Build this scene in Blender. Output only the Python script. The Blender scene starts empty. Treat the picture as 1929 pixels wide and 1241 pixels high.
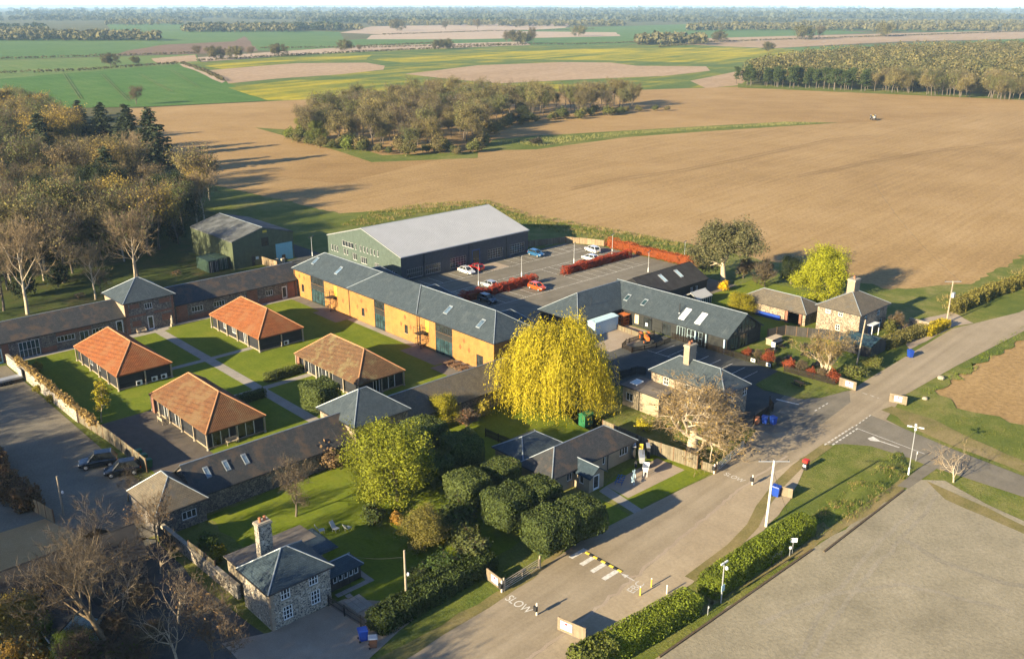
import bpy, math, random
import numpy as np
R = math.radians
scene = bpy.context.scene
# ---------------------------------------------------------------- camera
# world frame: X runs along the lane and the road, Y runs along the long brick range; camera hovers over (0,0)
FPX, CX, CY, HZ, CAMH = 1755., 964.5, 620.5, 10., 55.
PITCH = math.atan((CY-HZ)/FPX); YAW = R(43.0)
cam = bpy.data.cameras.new('camera'); co = bpy.data.objects.new('camera', cam); scene.collection.objects.link(co)
cam.sensor_width = 36.; cam.lens = FPX/1929.*36.; cam.clip_start = .5; cam.clip_end = 60000.
co.location = (0, 0, CAMH); co.rotation_euler = (R(90)-PITCH, 0, -YAW)
scene.camera = co
# ---------------------------------------------------------------- light
SUN_EL, SUN_AZ = 18.5, -2.2            # light travels towards azimuth SUN_AZ from +X
w = bpy.data.worlds.new('World'); scene.world = w; w.use_nodes = True
nt = w.node_tree; bg = nt.nodes['Background']
sky = nt.nodes.new('ShaderNodeTexSky'); sky.sky_type = 'NISHITA'; sky.sun_disc = False
sky.sun_elevation = R(SUN_EL); sky.sun_rotation = R(270. - SUN_AZ); sky.altitude = 50.
sky.air_density = .55; sky.dust_density = .15; sky.ozone_density = 3.
nt.links.new(sky.outputs[0], bg.inputs[0]); bg.inputs[1].default_value = .088
sl = bpy.data.lights.new('sun', 'SUN'); so = bpy.data.objects.new('sun', sl); scene.collection.objects.link(so)
sl.energy = 5.0; sl.angle = R(.55); sl.color = (1., .84, .56)
so.rotation_euler = (0, R(-(90-SUN_EL)), R(SUN_AZ)); so.location = (-50, 0, 90)
vs = scene.view_settings; vs.view_transform = 'Standard'; vs.look = 'None'; vs.exposure = 1.7; vs.gamma = 1.; vs.use_curve_mapping = False
scene.render.engine = 'CYCLES'
cy = scene.cycles; cy.use_denoising = True; cy.max_bounces = 6; cy.diffuse_bounces = 3; cy.glossy_bounces = 2
cy.transmission_bounces = 3; cy.transparent_max_bounces = 6; cy.volume_bounces = 1; cy.caustics_reflective = False; cy.caustics_refractive = False
cy.use_adaptive_sampling = True; cy.adaptive_threshold = .02
# ---------------------------------------------------------------- helpers
_sp, _cp, _sy, _cy = math.sin(PITCH), math.cos(PITCH), math.sin(YAW), math.cos(YAW)
def P(x, y, z=0.):
    "ground position (at height z) of a point measured in the photograph"
    u = x-CX; v = y-CY; dn = FPX*_sp+v*_cp; fw = FPX*_cp-v*_sp; k = (CAMH-z)/dn; f = fw*k; r = u*k
    return (f*_sy+r*_cy, f*_cy-r*_sy)
COL = scene.collection
def lin(r, g, b):
    f = lambda c: ((c/255.+.055)/1.055)**2.4 if c > 10 else c/255./12.92
    return (f(r), f(g), f(b), 1.)
ORG = {}
def link(o, parent=None):
    COL.objects.link(o)
    if parent is not None: o.parent = parent
    return o
def tag(o, label=None, cat=None, group=None, kind=None):
    if label: o['label'] = label
    if cat: o['category'] = cat
    if group: o['group'] = group
    if kind: o['kind'] = kind
    return o
def thing(name, label, cat, loc=(0, 0, 0), rz=0., group=None):
    o = bpy.data.objects.new(name, None); o.empty_display_size = .3; link(o)
    o.location = loc; o.rotation_euler = (0, 0, rz)
    ORG[o.name] = tuple(loc) if rz == 0 else (0, 0, 0)
    return tag(o, label, cat, group)
def org(o):
    while o is not None:
        if o.name in ORG: return ORG[o.name]
        o = o.parent
    return (0, 0, 0)
class MB:
    def __init__(s): s.v = []; s.f = []
    def add(s, vs, fs):
        o = len(s.v); s.v += [tuple(p) for p in vs]; s.f += [tuple(i+o for i in f) for f in fs]; return s
    def poly(s, *p): return s.add(p, [tuple(range(len(p)))])
    def box(s, x0, x1, y0, y1, z0, z1):
        return s.add([(x0,y0,z0),(x1,y0,z0),(x1,y1,z0),(x0,y1,z0),(x0,y0,z1),(x1,y0,z1),(x1,y1,z1),(x0,y1,z1)],
                     [(3,2,1,0),(4,5,6,7),(0,1,5,4),(1,2,6,5),(2,3,7,6),(3,0,4,7)])
    def fbox(s, fr, u0, u1, n0, n1, z0, z1):
        c = [fr(u, n, z) for z in (z0, z1) for (u, n) in ((u0,n0),(u1,n0),(u1,n1),(u0,n1))]
        return s.add(c, [(0,1,2,3),(7,6,5,4),(4,5,1,0),(5,6,2,1),(6,7,3,2),(7,4,0,3)])
    def prism(s, pts, z0, z1):
        n = len(pts); s.add([(x,y,z0) for x,y in pts]+[(x,y,z1) for x,y in pts],
              [tuple(range(n-1,-1,-1)), tuple(range(n,2*n))]+[(i,(i+1)%n,n+(i+1)%n,n+i) for i in range(n)]); return s
    def tube(s, p, q, r0, r1=None, n=6, caps=True):
        r1 = r0 if r1 is None else r1; p = np.array(p, float); q = np.array(q, float); d = q-p; d /= max(np.linalg.norm(d), 1e-9)
        a = np.cross(d, (0,0,1.) if abs(d[2]) < .9 else (1.,0,0)); a /= np.linalg.norm(a); b = np.cross(d, a)
        vs = []
        for c, r in ((p, r0), (q, r1)):
            for i in range(n):
                t = 2*math.pi*i/n; vs.append(tuple(c+(a*math.cos(t)+b*math.sin(t))*r))
        fs = [(i, n+i, n+(i+1)%n, (i+1)%n) for i in range(n)]
        if caps: fs += [tuple(range(n)), tuple(range(2*n-1, n-1, -1))]
        return s.add(vs, fs)
    def lathe(s, c, prof, n=10):
        vs = []; m = len(prof)
        for r, z in prof:
            for i in range(n): t = 2*math.pi*i/n; vs.append((c[0]+r*math.cos(t), c[1]+r*math.sin(t), c[2]+z))
        fs = [(j*n+i, j*n+(i+1)%n, (j+1)*n+(i+1)%n, (j+1)*n+i) for j in range(m-1) for i in range(n)]
        fs += [tuple(range(n-1,-1,-1)), tuple(range((m-1)*n, m*n))]
        return s.add(vs, fs)
    def build(s, name, mat, parent=None, uv=True, smooth=False, at=None):
        o0 = at if at is not None else org(parent)
        me = bpy.data.meshes.new(name)
        me.from_pydata([(x-o0[0], y-o0[1], z-o0[2]) for x, y, z in s.v], [], s.f)
        if uv and s.f:
            lay = me.uv_layers.new(name='UVMap'); A = np.empty((len(me.loops), 2), np.float32); k = 0; V = s.v
            for f in s.f:
                p0 = V[f[0]]; nx = ny = nz = 0.
                for i in range(len(f)):
                    a = V[f[i]]; b = V[f[(i+1) % len(f)]]
                    nx += (a[1]-b[1])*(a[2]+b[2]-2*p0[2]); ny += (a[2]-b[2])*(a[0]+b[0]-2*p0[0]); nz += (a[0]-b[0])*(a[1]+b[1]-2*p0[1])
                l = math.hypot(nx, ny)
                if l > 1e-3*abs(nz)+1e-12: e = (-ny/l, nx/l, 0.)
                else: e = (1., 0., 0.)
                L = math.sqrt(nx*nx+ny*ny+nz*nz)+1e-12; n = (nx/L, ny/L, nz/L)
                q = (n[1]*e[2]-n[2]*e[1], n[2]*e[0]-n[0]*e[2], n[0]*e[1]-n[1]*e[0])
                for i in f:
                    p = V[i]; A[k] = (p[0]*e[0]+p[1]*e[1], p[0]*q[0]+p[1]*q[1]+p[2]*q[2]); k += 1
            lay.data.foreach_set('uv', A.ravel())
        me.materials.append(mat)
        if smooth: me.polygons.foreach_set('use_smooth', [True]*len(me.polygons))
        ob = bpy.data.objects.new(name, me)
        if at is not None and parent is None: ob.location = at
        return link(ob, parent)
def copy_tree(o, parent=None, top=True):
    c = o.copy(); link(c)
    if not top: c.parent = parent; c.matrix_parent_inverse = o.matrix_parent_inverse
    for ch in list(o.children): copy_tree(ch, c, False)
    return c
def place(o, loc, rz=0., sc=None, label=None, group=None):
    o.location = loc; o.rotation_euler = (0, 0, rz)
    if sc is not None: o.scale = (sc, sc, sc) if not isinstance(sc, tuple) else sc
    return tag(o, label, None, group)
def npmesh(name, V, F, mat, parent=None, cv=None, smooth=False):
    "numpy mesh: V (n,3), F (m,k); cv = per face value stored for colour variation"
    V = np.asarray(V, np.float32); F = np.asarray(F, np.int32); m, k = F.shape
    me = bpy.data.meshes.new(name); me.vertices.add(len(V)); me.vertices.foreach_set('co', V.ravel())
    me.loops.add(m*k); me.loops.foreach_set('vertex_index', F.ravel())
    me.polygons.add(m); me.polygons.foreach_set('loop_start', np.arange(0, m*k, k, dtype=np.int32)); 
    if smooth: me.polygons.foreach_set('use_smooth', np.ones(m, bool))
    me.update(calc_edges=True)
    if cv is not None:
        a = me.attributes.new('cv', 'FLOAT', 'FACE'); a.data.foreach_set('value', np.asarray(cv, np.float32))
    me.materials.append(mat)
    ob = bpy.data.objects.new(name, me); link(ob, parent); return ob
# ---------------------------------------------------------------- materials
def nodes(name, rough=.9, spec=.2, metal=0.):
    m = bpy.data.materials.new(name); m.use_nodes = True; t = m.node_tree; b = t.nodes['Principled BSDF']
    b.inputs['Roughness'].default_value = rough; b.inputs['Specular IOR Level'].default_value = spec; b.inputs['Metallic'].default_value = metal
    return m, t, b
def nd(t, typ, **kw):
    n = t.nodes.new(typ)
    for k, v in kw.items():
        if hasattr(n, k): setattr(n, k, v)
        else: n.inputs[k.replace('_', ' ')].default_value = v
    return n
def coord(t, which='Object', scale=(1,1,1), rot=(0,0,0)):
    if which == 'World': g = t.nodes.new('ShaderNodeNewGeometry'); out = g.outputs['Position']
    else: g = t.nodes.new('ShaderNodeTexCoord'); out = g.outputs[which]
    if scale != (1,1,1) or rot != (0,0,0):
        mp = nd(t, 'ShaderNodeMapping'); mp.inputs['Scale'].default_value = scale; mp.inputs['Rotation'].default_value = rot
        t.links.new(out, mp.inputs[0]); out = mp.outputs[0]
    return out
def noise(t, co, scale, detail=4., rough=.6):
    n = nd(t, 'ShaderNodeTexNoise'); n.inputs['Scale'].default_value = scale; n.inputs['Detail'].default_value = detail; n.inputs['Roughness'].default_value = rough
    t.links.new(co, n.inputs['Vector']); return n.outputs['Fac']
def ramp(t, fac, stops, interp='LINEAR'):
    r = nd(t, 'ShaderNodeValToRGB'); r.color_ramp.interpolation = interp; e = r.color_ramp.elements
    while len(e) < len(stops): e.new(.5)
    for i, (p, c) in enumerate(stops): e[i].position = p; e[i].color = c if len(c) == 4 else (*c, 1)
    t.links.new(fac, r.inputs[0]); return r.outputs[0]
def mix(t, fac, a, b, mode='MIX'):
    m = nd(t, 'ShaderNodeMix', data_type='RGBA', blend_type=mode)
    for s, v in ((m.inputs['Factor'], fac), (m.inputs['A'], a), (m.inputs['B'], b)):
        if s.name == 'Factor': s = m.inputs[0]
        elif s.name == 'A': s = m.inputs[6]
        else: s = m.inputs[7]
        if hasattr(v, 'is_linked') or hasattr(v, 'links'): t.links.new(v, s)
        else: s.default_value = v
    return m.outputs[2]
def bump(t, b, h, strength=.5, dist=.05):
    n = nd(t, 'ShaderNodeBump'); n.inputs['Strength'].default_value = strength; n.inputs['Distance'].default_value = dist
    t.links.new(h, n.inputs['Height']); t.links.new(n.outputs[0], b.inputs['Normal'])
def plain(name, c, rough=.6, spec=.3, metal=0., var=.15, scale=3., emis=None):
    m, t, b = nodes(name, rough, spec, metal)
    f = noise(t, coord(t), scale, 5.); lo = tuple(x*(1-var) for x in c[:3]); hi = tuple(min(1, x*(1+var)) for x in c[:3])
    t.links.new(ramp(t, f, [(.3, lo), (.7, hi)]), b.inputs['Base Color']); return m
def soil(name, stops, s1=.004, s2=.05, bumpd=.1, which='World', streak=None, stk=.35, fine=1.2, bs=.5, fc=.26):
    "ground sheet: large patches + streaks + fine grain; stops: 3 colours"
    m, t, b = nodes(name, .95, .1); c = coord(t, which)
    big = noise(t, c, s1, 5., .6); mid = noise(t, c, s2, 6., .65); fn = noise(t, c, fine, 5., .7)
    a = nd(t, 'ShaderNodeMath', operation='MULTIPLY_ADD'); t.links.new(big, a.inputs[0]); a.inputs[1].default_value = .55
    a2 = nd(t, 'ShaderNodeMath', operation='MULTIPLY'); t.links.new(mid, a2.inputs[0]); a2.inputs[1].default_value = .45
    t.links.new(a2.outputs[0], a.inputs[2]); f = a.outputs[0]
    if streak:
        ang, ln, wd = streak
        st = noise(t, coord_rot(t, which, ang, ln, wd), 1., 3., .55)
        a3 = nd(t, 'ShaderNodeMath', operation='MULTIPLY_ADD'); t.links.new(st, a3.inputs[0]); a3.inputs[1].default_value = stk*2; t.links.new(f, a3.inputs[2])
        a4 = nd(t, 'ShaderNodeMath', operation='SUBTRACT'); t.links.new(a3.outputs[0], a4.inputs[0]); a4.inputs[1].default_value = stk; f = a4.outputs[0]
    colr = ramp(t, f, [(.32, stops[0]), (.5, stops[1]), (.68, stops[2])])
    g = ramp(t, fn, [(.3, (1-fc,)*3), (.7, (1+fc*.8,)*3)])
    t.links.new(mix(t, 1., colr, g, 'MULTIPLY'), b.inputs['Base Color'])
    if bumpd: bump(t, b, fn, bs, bumpd)
    return m
def coord_rot(t, which, ang, ln, wd):
    c = coord(t, which); r = nd(t, 'ShaderNodeVectorRotate'); r.rotation_type = 'Z_AXIS'; r.inputs['Angle'].default_value = R(-ang); t.links.new(c, r.inputs[0])
    mp = nd(t, 'ShaderNodeMapping'); mp.inputs['Scale'].default_value = (1/ln, 1/wd, 1.); t.links.new(r.outputs[0], mp.inputs[0]); return mp.outputs[0]
def courses(name, c1, c2, mortar, bw, bh, ms=.012, rough=.85, off=.5, bumpd=.01, patch=None, streak=None, spec=.25):
    "bricks / slates / tiles laid in courses on the metre UV of each face"
    m, t, b = nodes(name, rough, spec); c = coord(t, 'UV')
    br = nd(t, 'ShaderNodeTexBrick', offset=off); t.links.new(c, br.inputs['Vector'])
    br.inputs['Color1'].default_value = c1; br.inputs['Color2'].default_value = c2; br.inputs['Mortar'].default_value = mortar
    br.inputs['Scale'].default_value = 1.; br.inputs['Mortar Size'].default_value = ms; br.inputs['Brick Width'].default_value = bw; br.inputs['Row Height'].default_value = bh; br.inputs['Bias'].default_value = -.1
    out = br.outputs['Color']
    f = noise(t, coord(t), .9, 9., .75); out = mix(t, 1., out, ramp(t, f, [(.25, (.7,.7,.7)), (.75, (1.28,1.27,1.25))]), 'MULTIPLY')
    if patch:
        f2 = noise(t, coord(t), patch[1], 6., .7); out = mix(t, ramp(t, f2, [(patch[2], (0,0,0)), (patch[2]+.12, (1,1,1))]), out, patch[0])
    if streak:
        f3 = noise(t, coord(t, 'UV', (streak[1], streak[2], 1.)), 1., 4., .6); out = mix(t, ramp(t, f3, [(streak[3], (0,0,0)), (streak[3]+.2, (streak[4],)*3)]), out, streak[0])
    t.links.new(out, b.inputs['Base Color'])
    inv = nd(t, 'ShaderNodeMath', operation='SUBTRACT'); inv.inputs[0].default_value = 1.; t.links.new(br.outputs['Fac'], inv.inputs[1]); bump(t, b, inv.outputs[0], .8, bumpd)
    return m
def flint(name, scale=7., cols=None, mort=(.42,.36,.27,1)):
    m, t, b = nodes(name, .85, .3); c = coord(t)
    v = nd(t, 'ShaderNodeTexVoronoi', feature='F1'); v.inputs['Scale'].default_value = scale; t.links.new(c, v.inputs['Vector'])
    e = nd(t, 'ShaderNodeTexVoronoi', feature='DISTANCE_TO_EDGE'); e.inputs['Scale'].default_value = scale; t.links.new(c, e.inputs['Vector'])
    s = nd(t, 'ShaderNodeSeparateColor'); t.links.new(v.outputs['Color'], s.inputs[0])
    cc = cols or [(0., (.06,.06,.065)), (.35, (.17,.155,.14)), (.6, (.36,.31,.24)), (.85, (.5,.45,.38))]
    col = ramp(t, s.outputs[0], cc, 'CONSTANT')
    col = mix(t, ramp(t, e.outputs[0], [(.05, (0,0,0)), (.14, (1,1,1))]), mort, col)
    f = noise(t, c, .8, 5.); col = mix(t, 1., col, ramp(t, f, [(.3, (.75,.75,.75)), (.7, (1.25,1.22,1.18))]), 'MULTIPLY')
    t.links.new(col, b.inputs['Base Color']); bump(t, b, e.outputs[0], .6, .03); return m
def boards(name, c, pitch=.2, vertical=False, var=.25, rough=.75, bumpd=.02):
    m, t, b = nodes(name, rough, .25); c0 = coord(t, 'UV')
    s = nd(t, 'ShaderNodeSeparateXYZ'); t.links.new(c0, s.inputs[0])
    d = nd(t, 'ShaderNodeMath', operation='DIVIDE'); t.links.new(s.outputs[0 if vertical else 1], d.inputs[0]); d.inputs[1].default_value = pitch
    fr = nd(t, 'ShaderNodeMath', operation='FRACT'); t.links.new(d.outputs[0], fr.inputs[0])
    fl = nd(t, 'ShaderNodeMath', operation='FLOOR'); t.links.new(d.outputs[0], fl.inputs[0])
    wn = nd(t, 'ShaderNodeTexWhiteNoise', noise_dimensions='1D'); t.links.new(fl.outputs[0], wn.inputs['W'])
    lo = tuple(x*(1-var) for x in c[:3]); hi = tuple(x*(1+var) for x in c[:3])
    col = ramp(t, wn.outputs['Value'], [(0, lo), (1, hi)])
    f = noise(t, coord(t), 1.3, 6., .7); col = mix(t, 1., col, ramp(t, f, [(.25, (.7,.7,.7)), (.75, (1.3,1.3,1.3))]), 'MULTIPLY')
    gap = ramp(t, fr.outputs[0], [(0., (.25,.25,.25)), (.1, (1,1,1))])
    t.links.new(mix(t, 1., col, gap, 'MULTIPLY'), b.inputs['Base Color']); bump(t, b, fr.outputs[0], .5, bumpd); return m
def leafmat(name, c1, c2, c3=None, rough=.65, trans=.15, tint=.3):
    "foliage: the colour of each leaf varies by its own random value and by plant"
    m, t, b = nodes(name, rough, .2)
    at = nd(t, 'ShaderNodeAttribute', attribute_name='cv'); st = [(0., c1), (.6, c2), (1., c3 or c2)]
    col = ramp(t, at.outputs['Fac'], st); oi = t.nodes.new('ShaderNodeObjectInfo')
    col = mix(t, 1., col, ramp(t, oi.outputs['Random'], [(0, (1-tint, 1-tint*.9, 1-tint)), (1, (1+tint, 1+tint*.8, 1+tint*.6))]), 'MULTIPLY')
    t.links.new(col, b.inputs['Base Color'])
    if trans:
        tr = nd(t, 'ShaderNodeBsdfTranslucent'); t.links.new(col, tr.inputs[0]); ms = nd(t, 'ShaderNodeMixShader'); ms.inputs[0].default_value = trans
        t.links.new(b.outputs[0], ms.inputs[1]); t.links.new(tr.outputs[0], ms.inputs[2]); t.links.new(ms.outputs[0], t.nodes['Material Output'].inputs[0])
    return m
def glassmat(name, c=(.02,.03,.04), rough=.06, var=0):
    m, t, b = nodes(name, rough, .6); 
    f = noise(t, coord(t), .9, 3.); t.links.new(ramp(t, f, [(.35, tuple(x*.6 for x in c)), (.65, tuple(x*1.5 for x in c))]), b.inputs['Base Color']); return m
M = {}
M['yellow_brick'] = courses('yellow_brick', (.37,.178,.048,1), (.30,.14,.038,1), (.26,.145,.062,1), .225, .075, .008, patch=((.40,.185,.05,1), .3, .52), streak=((.24,.115,.035,1), .5, .35, .56, .5))
M['diamond_brick'] = courses('diamond_brick', (.26,.085,.025,1), (.2,.07,.022,1), (.26,.13,.06,1), .225, .075, .01)
M['red_brick'] = courses('red_brick', (.24,.075,.04,1), (.16,.055,.032,1), (.25,.19,.14,1), .225, .075, .012)
M['pale_brick'] = courses('pale_brick', (.36,.27,.185,1), (.28,.205,.14,1), (.33,.27,.2,1), .225, .075, .012)
M['flint'] = flint('flint', 6.)
M['flint_dark'] = flint('flint_dark', 6., [(0., (.05,.05,.055)), (.4, (.10,.098,.095)), (.65, (.20,.175,.145)), (.88, (.30,.27,.225))], (.20,.165,.13,1))
M['flint_pale'] = flint('flint_pale', 5., [(0., (.07,.06,.05)), (.25, (.17,.13,.095)), (.6, (.27,.215,.15)), (.85, (.35,.29,.215))], (.28,.22,.155,1))
SL = dict(streak=((.19,.22,.225,1), 3.2, .14, .60, .45))
M['slate'] = courses('slate', (.052,.068,.076,1), (.036,.05,.058,1), (.022,.03,.036,1), .3, .22, .012, rough=.6, spec=.4, patch=((.062,.076,.08,1), .5, .56), **SL)
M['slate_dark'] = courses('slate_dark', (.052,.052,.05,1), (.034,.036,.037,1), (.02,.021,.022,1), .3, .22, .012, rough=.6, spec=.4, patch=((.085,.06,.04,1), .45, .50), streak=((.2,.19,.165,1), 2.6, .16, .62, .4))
M['slate_brown'] = courses('slate_brown', (.15,.125,.088,1), (.115,.096,.07,1), (.07,.06,.048,1), .3, .2, .014, patch=((.10,.095,.085,1), .5, .56), streak=((.3,.27,.21,1), 2., .2, .66, .35))
M['blue_slate'] = courses('blue_slate', (.04,.062,.078,1), (.03,.048,.062,1), (.018,.027,.036,1), .28, .2, .012, rough=.65, spec=.25, patch=((.09,.11,.13,1), .6, .62))
M['pantile'] = courses('pantile', (.265,.088,.026,1), (.20,.065,.021,1), (.10,.034,.014,1), .24, .31, .018, off=0., bumpd=.02, patch=((.21,.09,.036,1), .35, .5), streak=((.12,.05,.03,1), .9, .9, .6, .4))
M['pantile_brown'] = courses('pantile_brown', (.155,.085,.04,1), (.11,.06,.03,1), (.06,.035,.02,1), .24, .31, .018, off=0., bumpd=.02, patch=((.165,.13,.06,1), .5, .5), streak=((.085,.045,.027,1), .9, .9, .6, .35))
M['pantile_mid'] = courses('pantile_mid', (.165,.076,.031,1), (.13,.058,.025,1), (.07,.032,.016,1), .24, .31, .018, off=0., bumpd=.02, patch=((.15,.09,.042,1), .4, .48), streak=((.10,.05,.03,1), .9, .9, .6, .35))
M['lead'] = plain('lead', (.23,.26,.28), .5, .4, .2, .2, 2.)
M['ridge_clay'] = plain('ridge_clay', (.38,.19,.09), .8, .2, 0, .2, 3.)
M['black_board'] = boards('black_board', (.022,.023,.026), .17)
M['dark_board'] = boards('dark_board', (.045,.040,.036), .15, True)
M['grey_board'] = boards('grey_board', (.028,.029,.027), .16)
M['fence_wood'] = boards('fence_wood', (.165,.137,.09), .125, True, .3)
M['fence_pale'] = boards('fence_pale', (.25,.185,.11), .13, True, .25)
M['fence_dark'] = boards('fence_dark', (.075,.055,.038), .1, True, .35)
M['sign_board'] = boards('sign_board', (.21,.165,.11), .14, True, .15)
M['white_paint'] = plain('white_paint', (.74,.74,.71), .5, .4, 0, .06)
M['cream_render'] = plain('cream_render', (.30,.245,.165), .85, .15, 0, .16, .8)
M['glass'] = glassmat('glass', (.022,.026,.027), .16)
M['glass_blue'] = glassmat('glass_blue', (.025,.05,.055), .18)
M['skylight_glass'] = glassmat('skylight_glass', (.10,.15,.2), .1)
M['green_steel'] = boards('green_steel', (.085,.10,.055), .25, True, .06, .55, .03)
M['shed_steel'] = boards('shed_steel', (.078,.102,.084), .2, True, .04, .5, .02)
M['shed_slate'] = boards('shed_slate', (.055,.06,.068), .2, True, .05, .5, .02)
M['roof_steel'] = plain('roof_steel', (.44,.44,.43), .45, .4, .3, .06, .3)
M['corrugated'] = plain('corrugated', (.10,.105,.105), .75, .3, .1, .5, .5)
M['dark_felt'] = plain('dark_felt', (.035,.033,.033), .85, .2, 0, .3, .6)
M['roof_felt'] = plain('roof_felt', (.14,.12,.10), .85, .2, 0, .25, .6)
M['dark_metal'] = plain('dark_metal', (.03,.03,.032), .5, .4, .3, .1)
M['galv'] = plain('galv', (.45,.46,.46), .45, .5, .5, .1)
M['wood'] = plain('wood', (.17,.10,.055), .8, .2, 0, .3, 6.)
M['pale_wood'] = plain('pale_wood', (.42,.34,.24), .8, .2, 0, .25, 6.)
M['pole_wood'] = plain('pole_wood', (.33,.27,.19), .85, .2, 0, .25, 5.)
M['pole_white'] = plain('pole_white', (.62,.58,.50), .7, .3, 0, .12, 3.)
M['terracotta'] = plain('terracotta', (.42,.16,.08), .8, .2, 0, .15)
M['rubber'] = plain('rubber', (.018,.018,.019), .8, .3, 0, .2)
M['blue_plastic'] = plain('blue_plastic', (.012,.05,.30), .45, .4, 0, .1)
M['green_plastic'] = plain('green_plastic', (.02,.13,.05), .5, .4, 0, .15)
M['brown_plastic'] = plain('brown_plastic', (.16,.075,.045), .5, .4, 0, .15)
M['red_plastic'] = plain('red_plastic', (.5,.03,.02), .45, .4, 0, .1)
M['orange_paint'] = plain('orange_paint', (.6,.16,.03), .5, .4, 0, .2)
M['teal_door'] = plain('teal_door', (.22,.48,.52), .45, .4, 0, .08)
M['blue_door'] = plain('blue_door', (.02,.09,.25), .45, .4, 0, .1)
M['pale_blue'] = plain('pale_blue', (.42,.56,.60), .5, .4, 0, .08)
M['yellow_paint'] = plain('yellow_paint', (.62,.44,.05), .6, .3, 0, .12)
M['line_paint'] = plain('line_paint', (.58,.55,.49), .8, .2, 0, .3, 3.)
M['worn_paint'] = plain('worn_paint', (.52,.49,.44), .85, .2, 0, .3, 4.)
M['poster'] = plain('poster', (.62,.46,.28), .7, .2, 0, .2, 4.)
M['sign_blue'] = plain('sign_blue', (.25,.36,.5), .6, .3, 0, .2, 3.)
M['concrete'] = plain('concrete', (.36,.34,.31), .9, .15, 0, .2, 1.2)
M['kerb'] = plain('kerb', (.27,.24,.20), .9, .15, 0, .25, 2.)
M['stone'] = plain('stone', (.31,.27,.205), .9, .15, 0, .2, 4.)
M['timber_edge'] = plain('timber_edge', (.10,.075,.05), .9, .15, 0, .3, 5.)
M['bark'] = plain('bark', (.13,.105,.08), .95, .1, 0, .35, 4.)
M['bark_pale'] = plain('bark_pale', (.42,.34,.235), .95, .1, 0, .3, 4.)
M['bark_mid'] = plain('bark_mid', (.20,.15,.095), .95, .1, 0, .35, 4.)
M['bark_dark'] = plain('bark_dark', (.06,.05,.04), .95, .1, 0, .35, 4.)
M['interior'] = plain('interior', (.10,.075,.05), .8, .2, 0, .6, 1.5)
# ================================================================ the ground
rng = np.random.default_rng(7); random.seed(7)
def sheet(name, pts, z, mat, parent=None, kind='structure'):
    me = bpy.data.meshes.new(name); me.from_pydata([(x, y, z) for x, y in pts], [], [tuple(range(len(pts)))])
    if me.polygons[0].normal.z < 0: me.flip_normals()
    me.materials.append(mat); o = bpy.data.objects.new(name, me); link(o, parent)
    if parent is None: o['kind'] = kind
    return o
def px(*pts, z=0.): return [P(x, y, z) for x, y in pts]
def jag(pts, step=2., amp=.25, closed=True):
    "roughen a ground outline"
    out = []; n = len(pts)
    for i in range(n if closed else n-1):
        a = np.array(pts[i]); b = np.array(pts[(i+1) % n]); L = np.linalg.norm(b-a); k = max(1, int(L/step))
        d = (b-a)/max(L, 1e-6); nn = np.array([-d[1], d[0]])
        for j in range(k): out.append(tuple(a+(b-a)*j/k+nn*rng.normal()*amp*(0 if j == 0 else 1)))
    return out
M['earth'] = soil('earth', [(.075,.085,.03), (.105,.10,.04), (.14,.115,.055)], .01, .05, 0.)
M['plough'] = soil('plough', [(.25,.158,.064), (.33,.216,.094), (.40,.272,.13)], .005, .035, .12, streak=(7, 60., 1.6), stk=.15, fine=1.4, bs=.7)
M['plough2'] = soil('plough2', [(.245,.15,.058), (.32,.205,.086), (.39,.26,.118)], .006, .04, .12, streak=(-38, 60., 1.6), stk=.13, fine=1.4, bs=.7)
M['plough_far'] = soil('plough_far', [(.30,.205,.12), (.35,.245,.15), (.40,.285,.185)], .003, .02, 0., streak=(20, 200., 9.), stk=.15, fine=.2)
M['pink_far'] = soil('pink_far', [(.36,.26,.185), (.40,.30,.215), (.44,.335,.25)], .003, .02, 0., streak=(20, 200., 9.), stk=.15, fine=.2)
M['brown_far'] = soil('brown_far', [(.15,.095,.06), (.18,.115,.072), (.21,.135,.085)], .004, .02, 0., streak=(60, 200., 8.), stk=.15, fine=.2)
M['crop'] = soil('crop', [(.05,.12,.02), (.07,.145,.026), (.11,.175,.04)], .006, .04, .05, streak=(85, 90., 5.), stk=.16, fine=.5)
M['crop_pale'] = soil('crop_pale', [(.09,.15,.035), (.12,.175,.045), (.17,.19,.06)], .005, .04, 0., streak=(85, 90., 6.), stk=.2, fine=.4)
M['crop_far'] = soil('crop_far', [(.065,.13,.032), (.09,.155,.04), (.125,.18,.052)], .002, .02, 0., fine=.2)
M['rape'] = soil('rape', [(.10,.14,.022), (.27,.24,.02), (.46,.36,.02)], .006, .03, .1, streak=(15, 160., 14.), stk=.38, fine=.3)
M['rape_green'] = soil('rape_green', [(.06,.11,.028), (.11,.145,.03), (.33,.27,.025)], .008, .03, .1, streak=(15, 160., 14.), stk=.25, fine=.3)
M['lawn'] = soil('lawn', [(.09,.128,.011), (.135,.168,.014), (.19,.20,.024)], .05, .35, .04, streak=(90, 14., 1.1), stk=.12, fine=2.5, fc=.22)
M['rough_grass'] = soil('rough_grass', [(.07,.105,.018), (.125,.145,.028), (.25,.215,.075)], .05, .3, .15, fine=3., bs=.8)
M['dry_verge'] = soil('dry_verge', [(.10,.105,.03), (.20,.165,.065), (.30,.225,.115)], .06, .35, .08, fine=4.)
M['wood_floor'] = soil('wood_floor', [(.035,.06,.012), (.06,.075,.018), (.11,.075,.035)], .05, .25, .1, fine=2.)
M['asphalt'] = soil('asphalt', [(.135,.12,.093), (.175,.155,.12), (.215,.19,.147)], .05, .4, .01, fine=3., streak=(2, 30., 2.), stk=.2, fc=.13)
M['asphalt_dark'] = soil('asphalt_dark', [(.06,.062,.058), (.08,.08,.073), (.11,.105,.092)], .05, .4, .01, fine=3., fc=.14)
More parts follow.
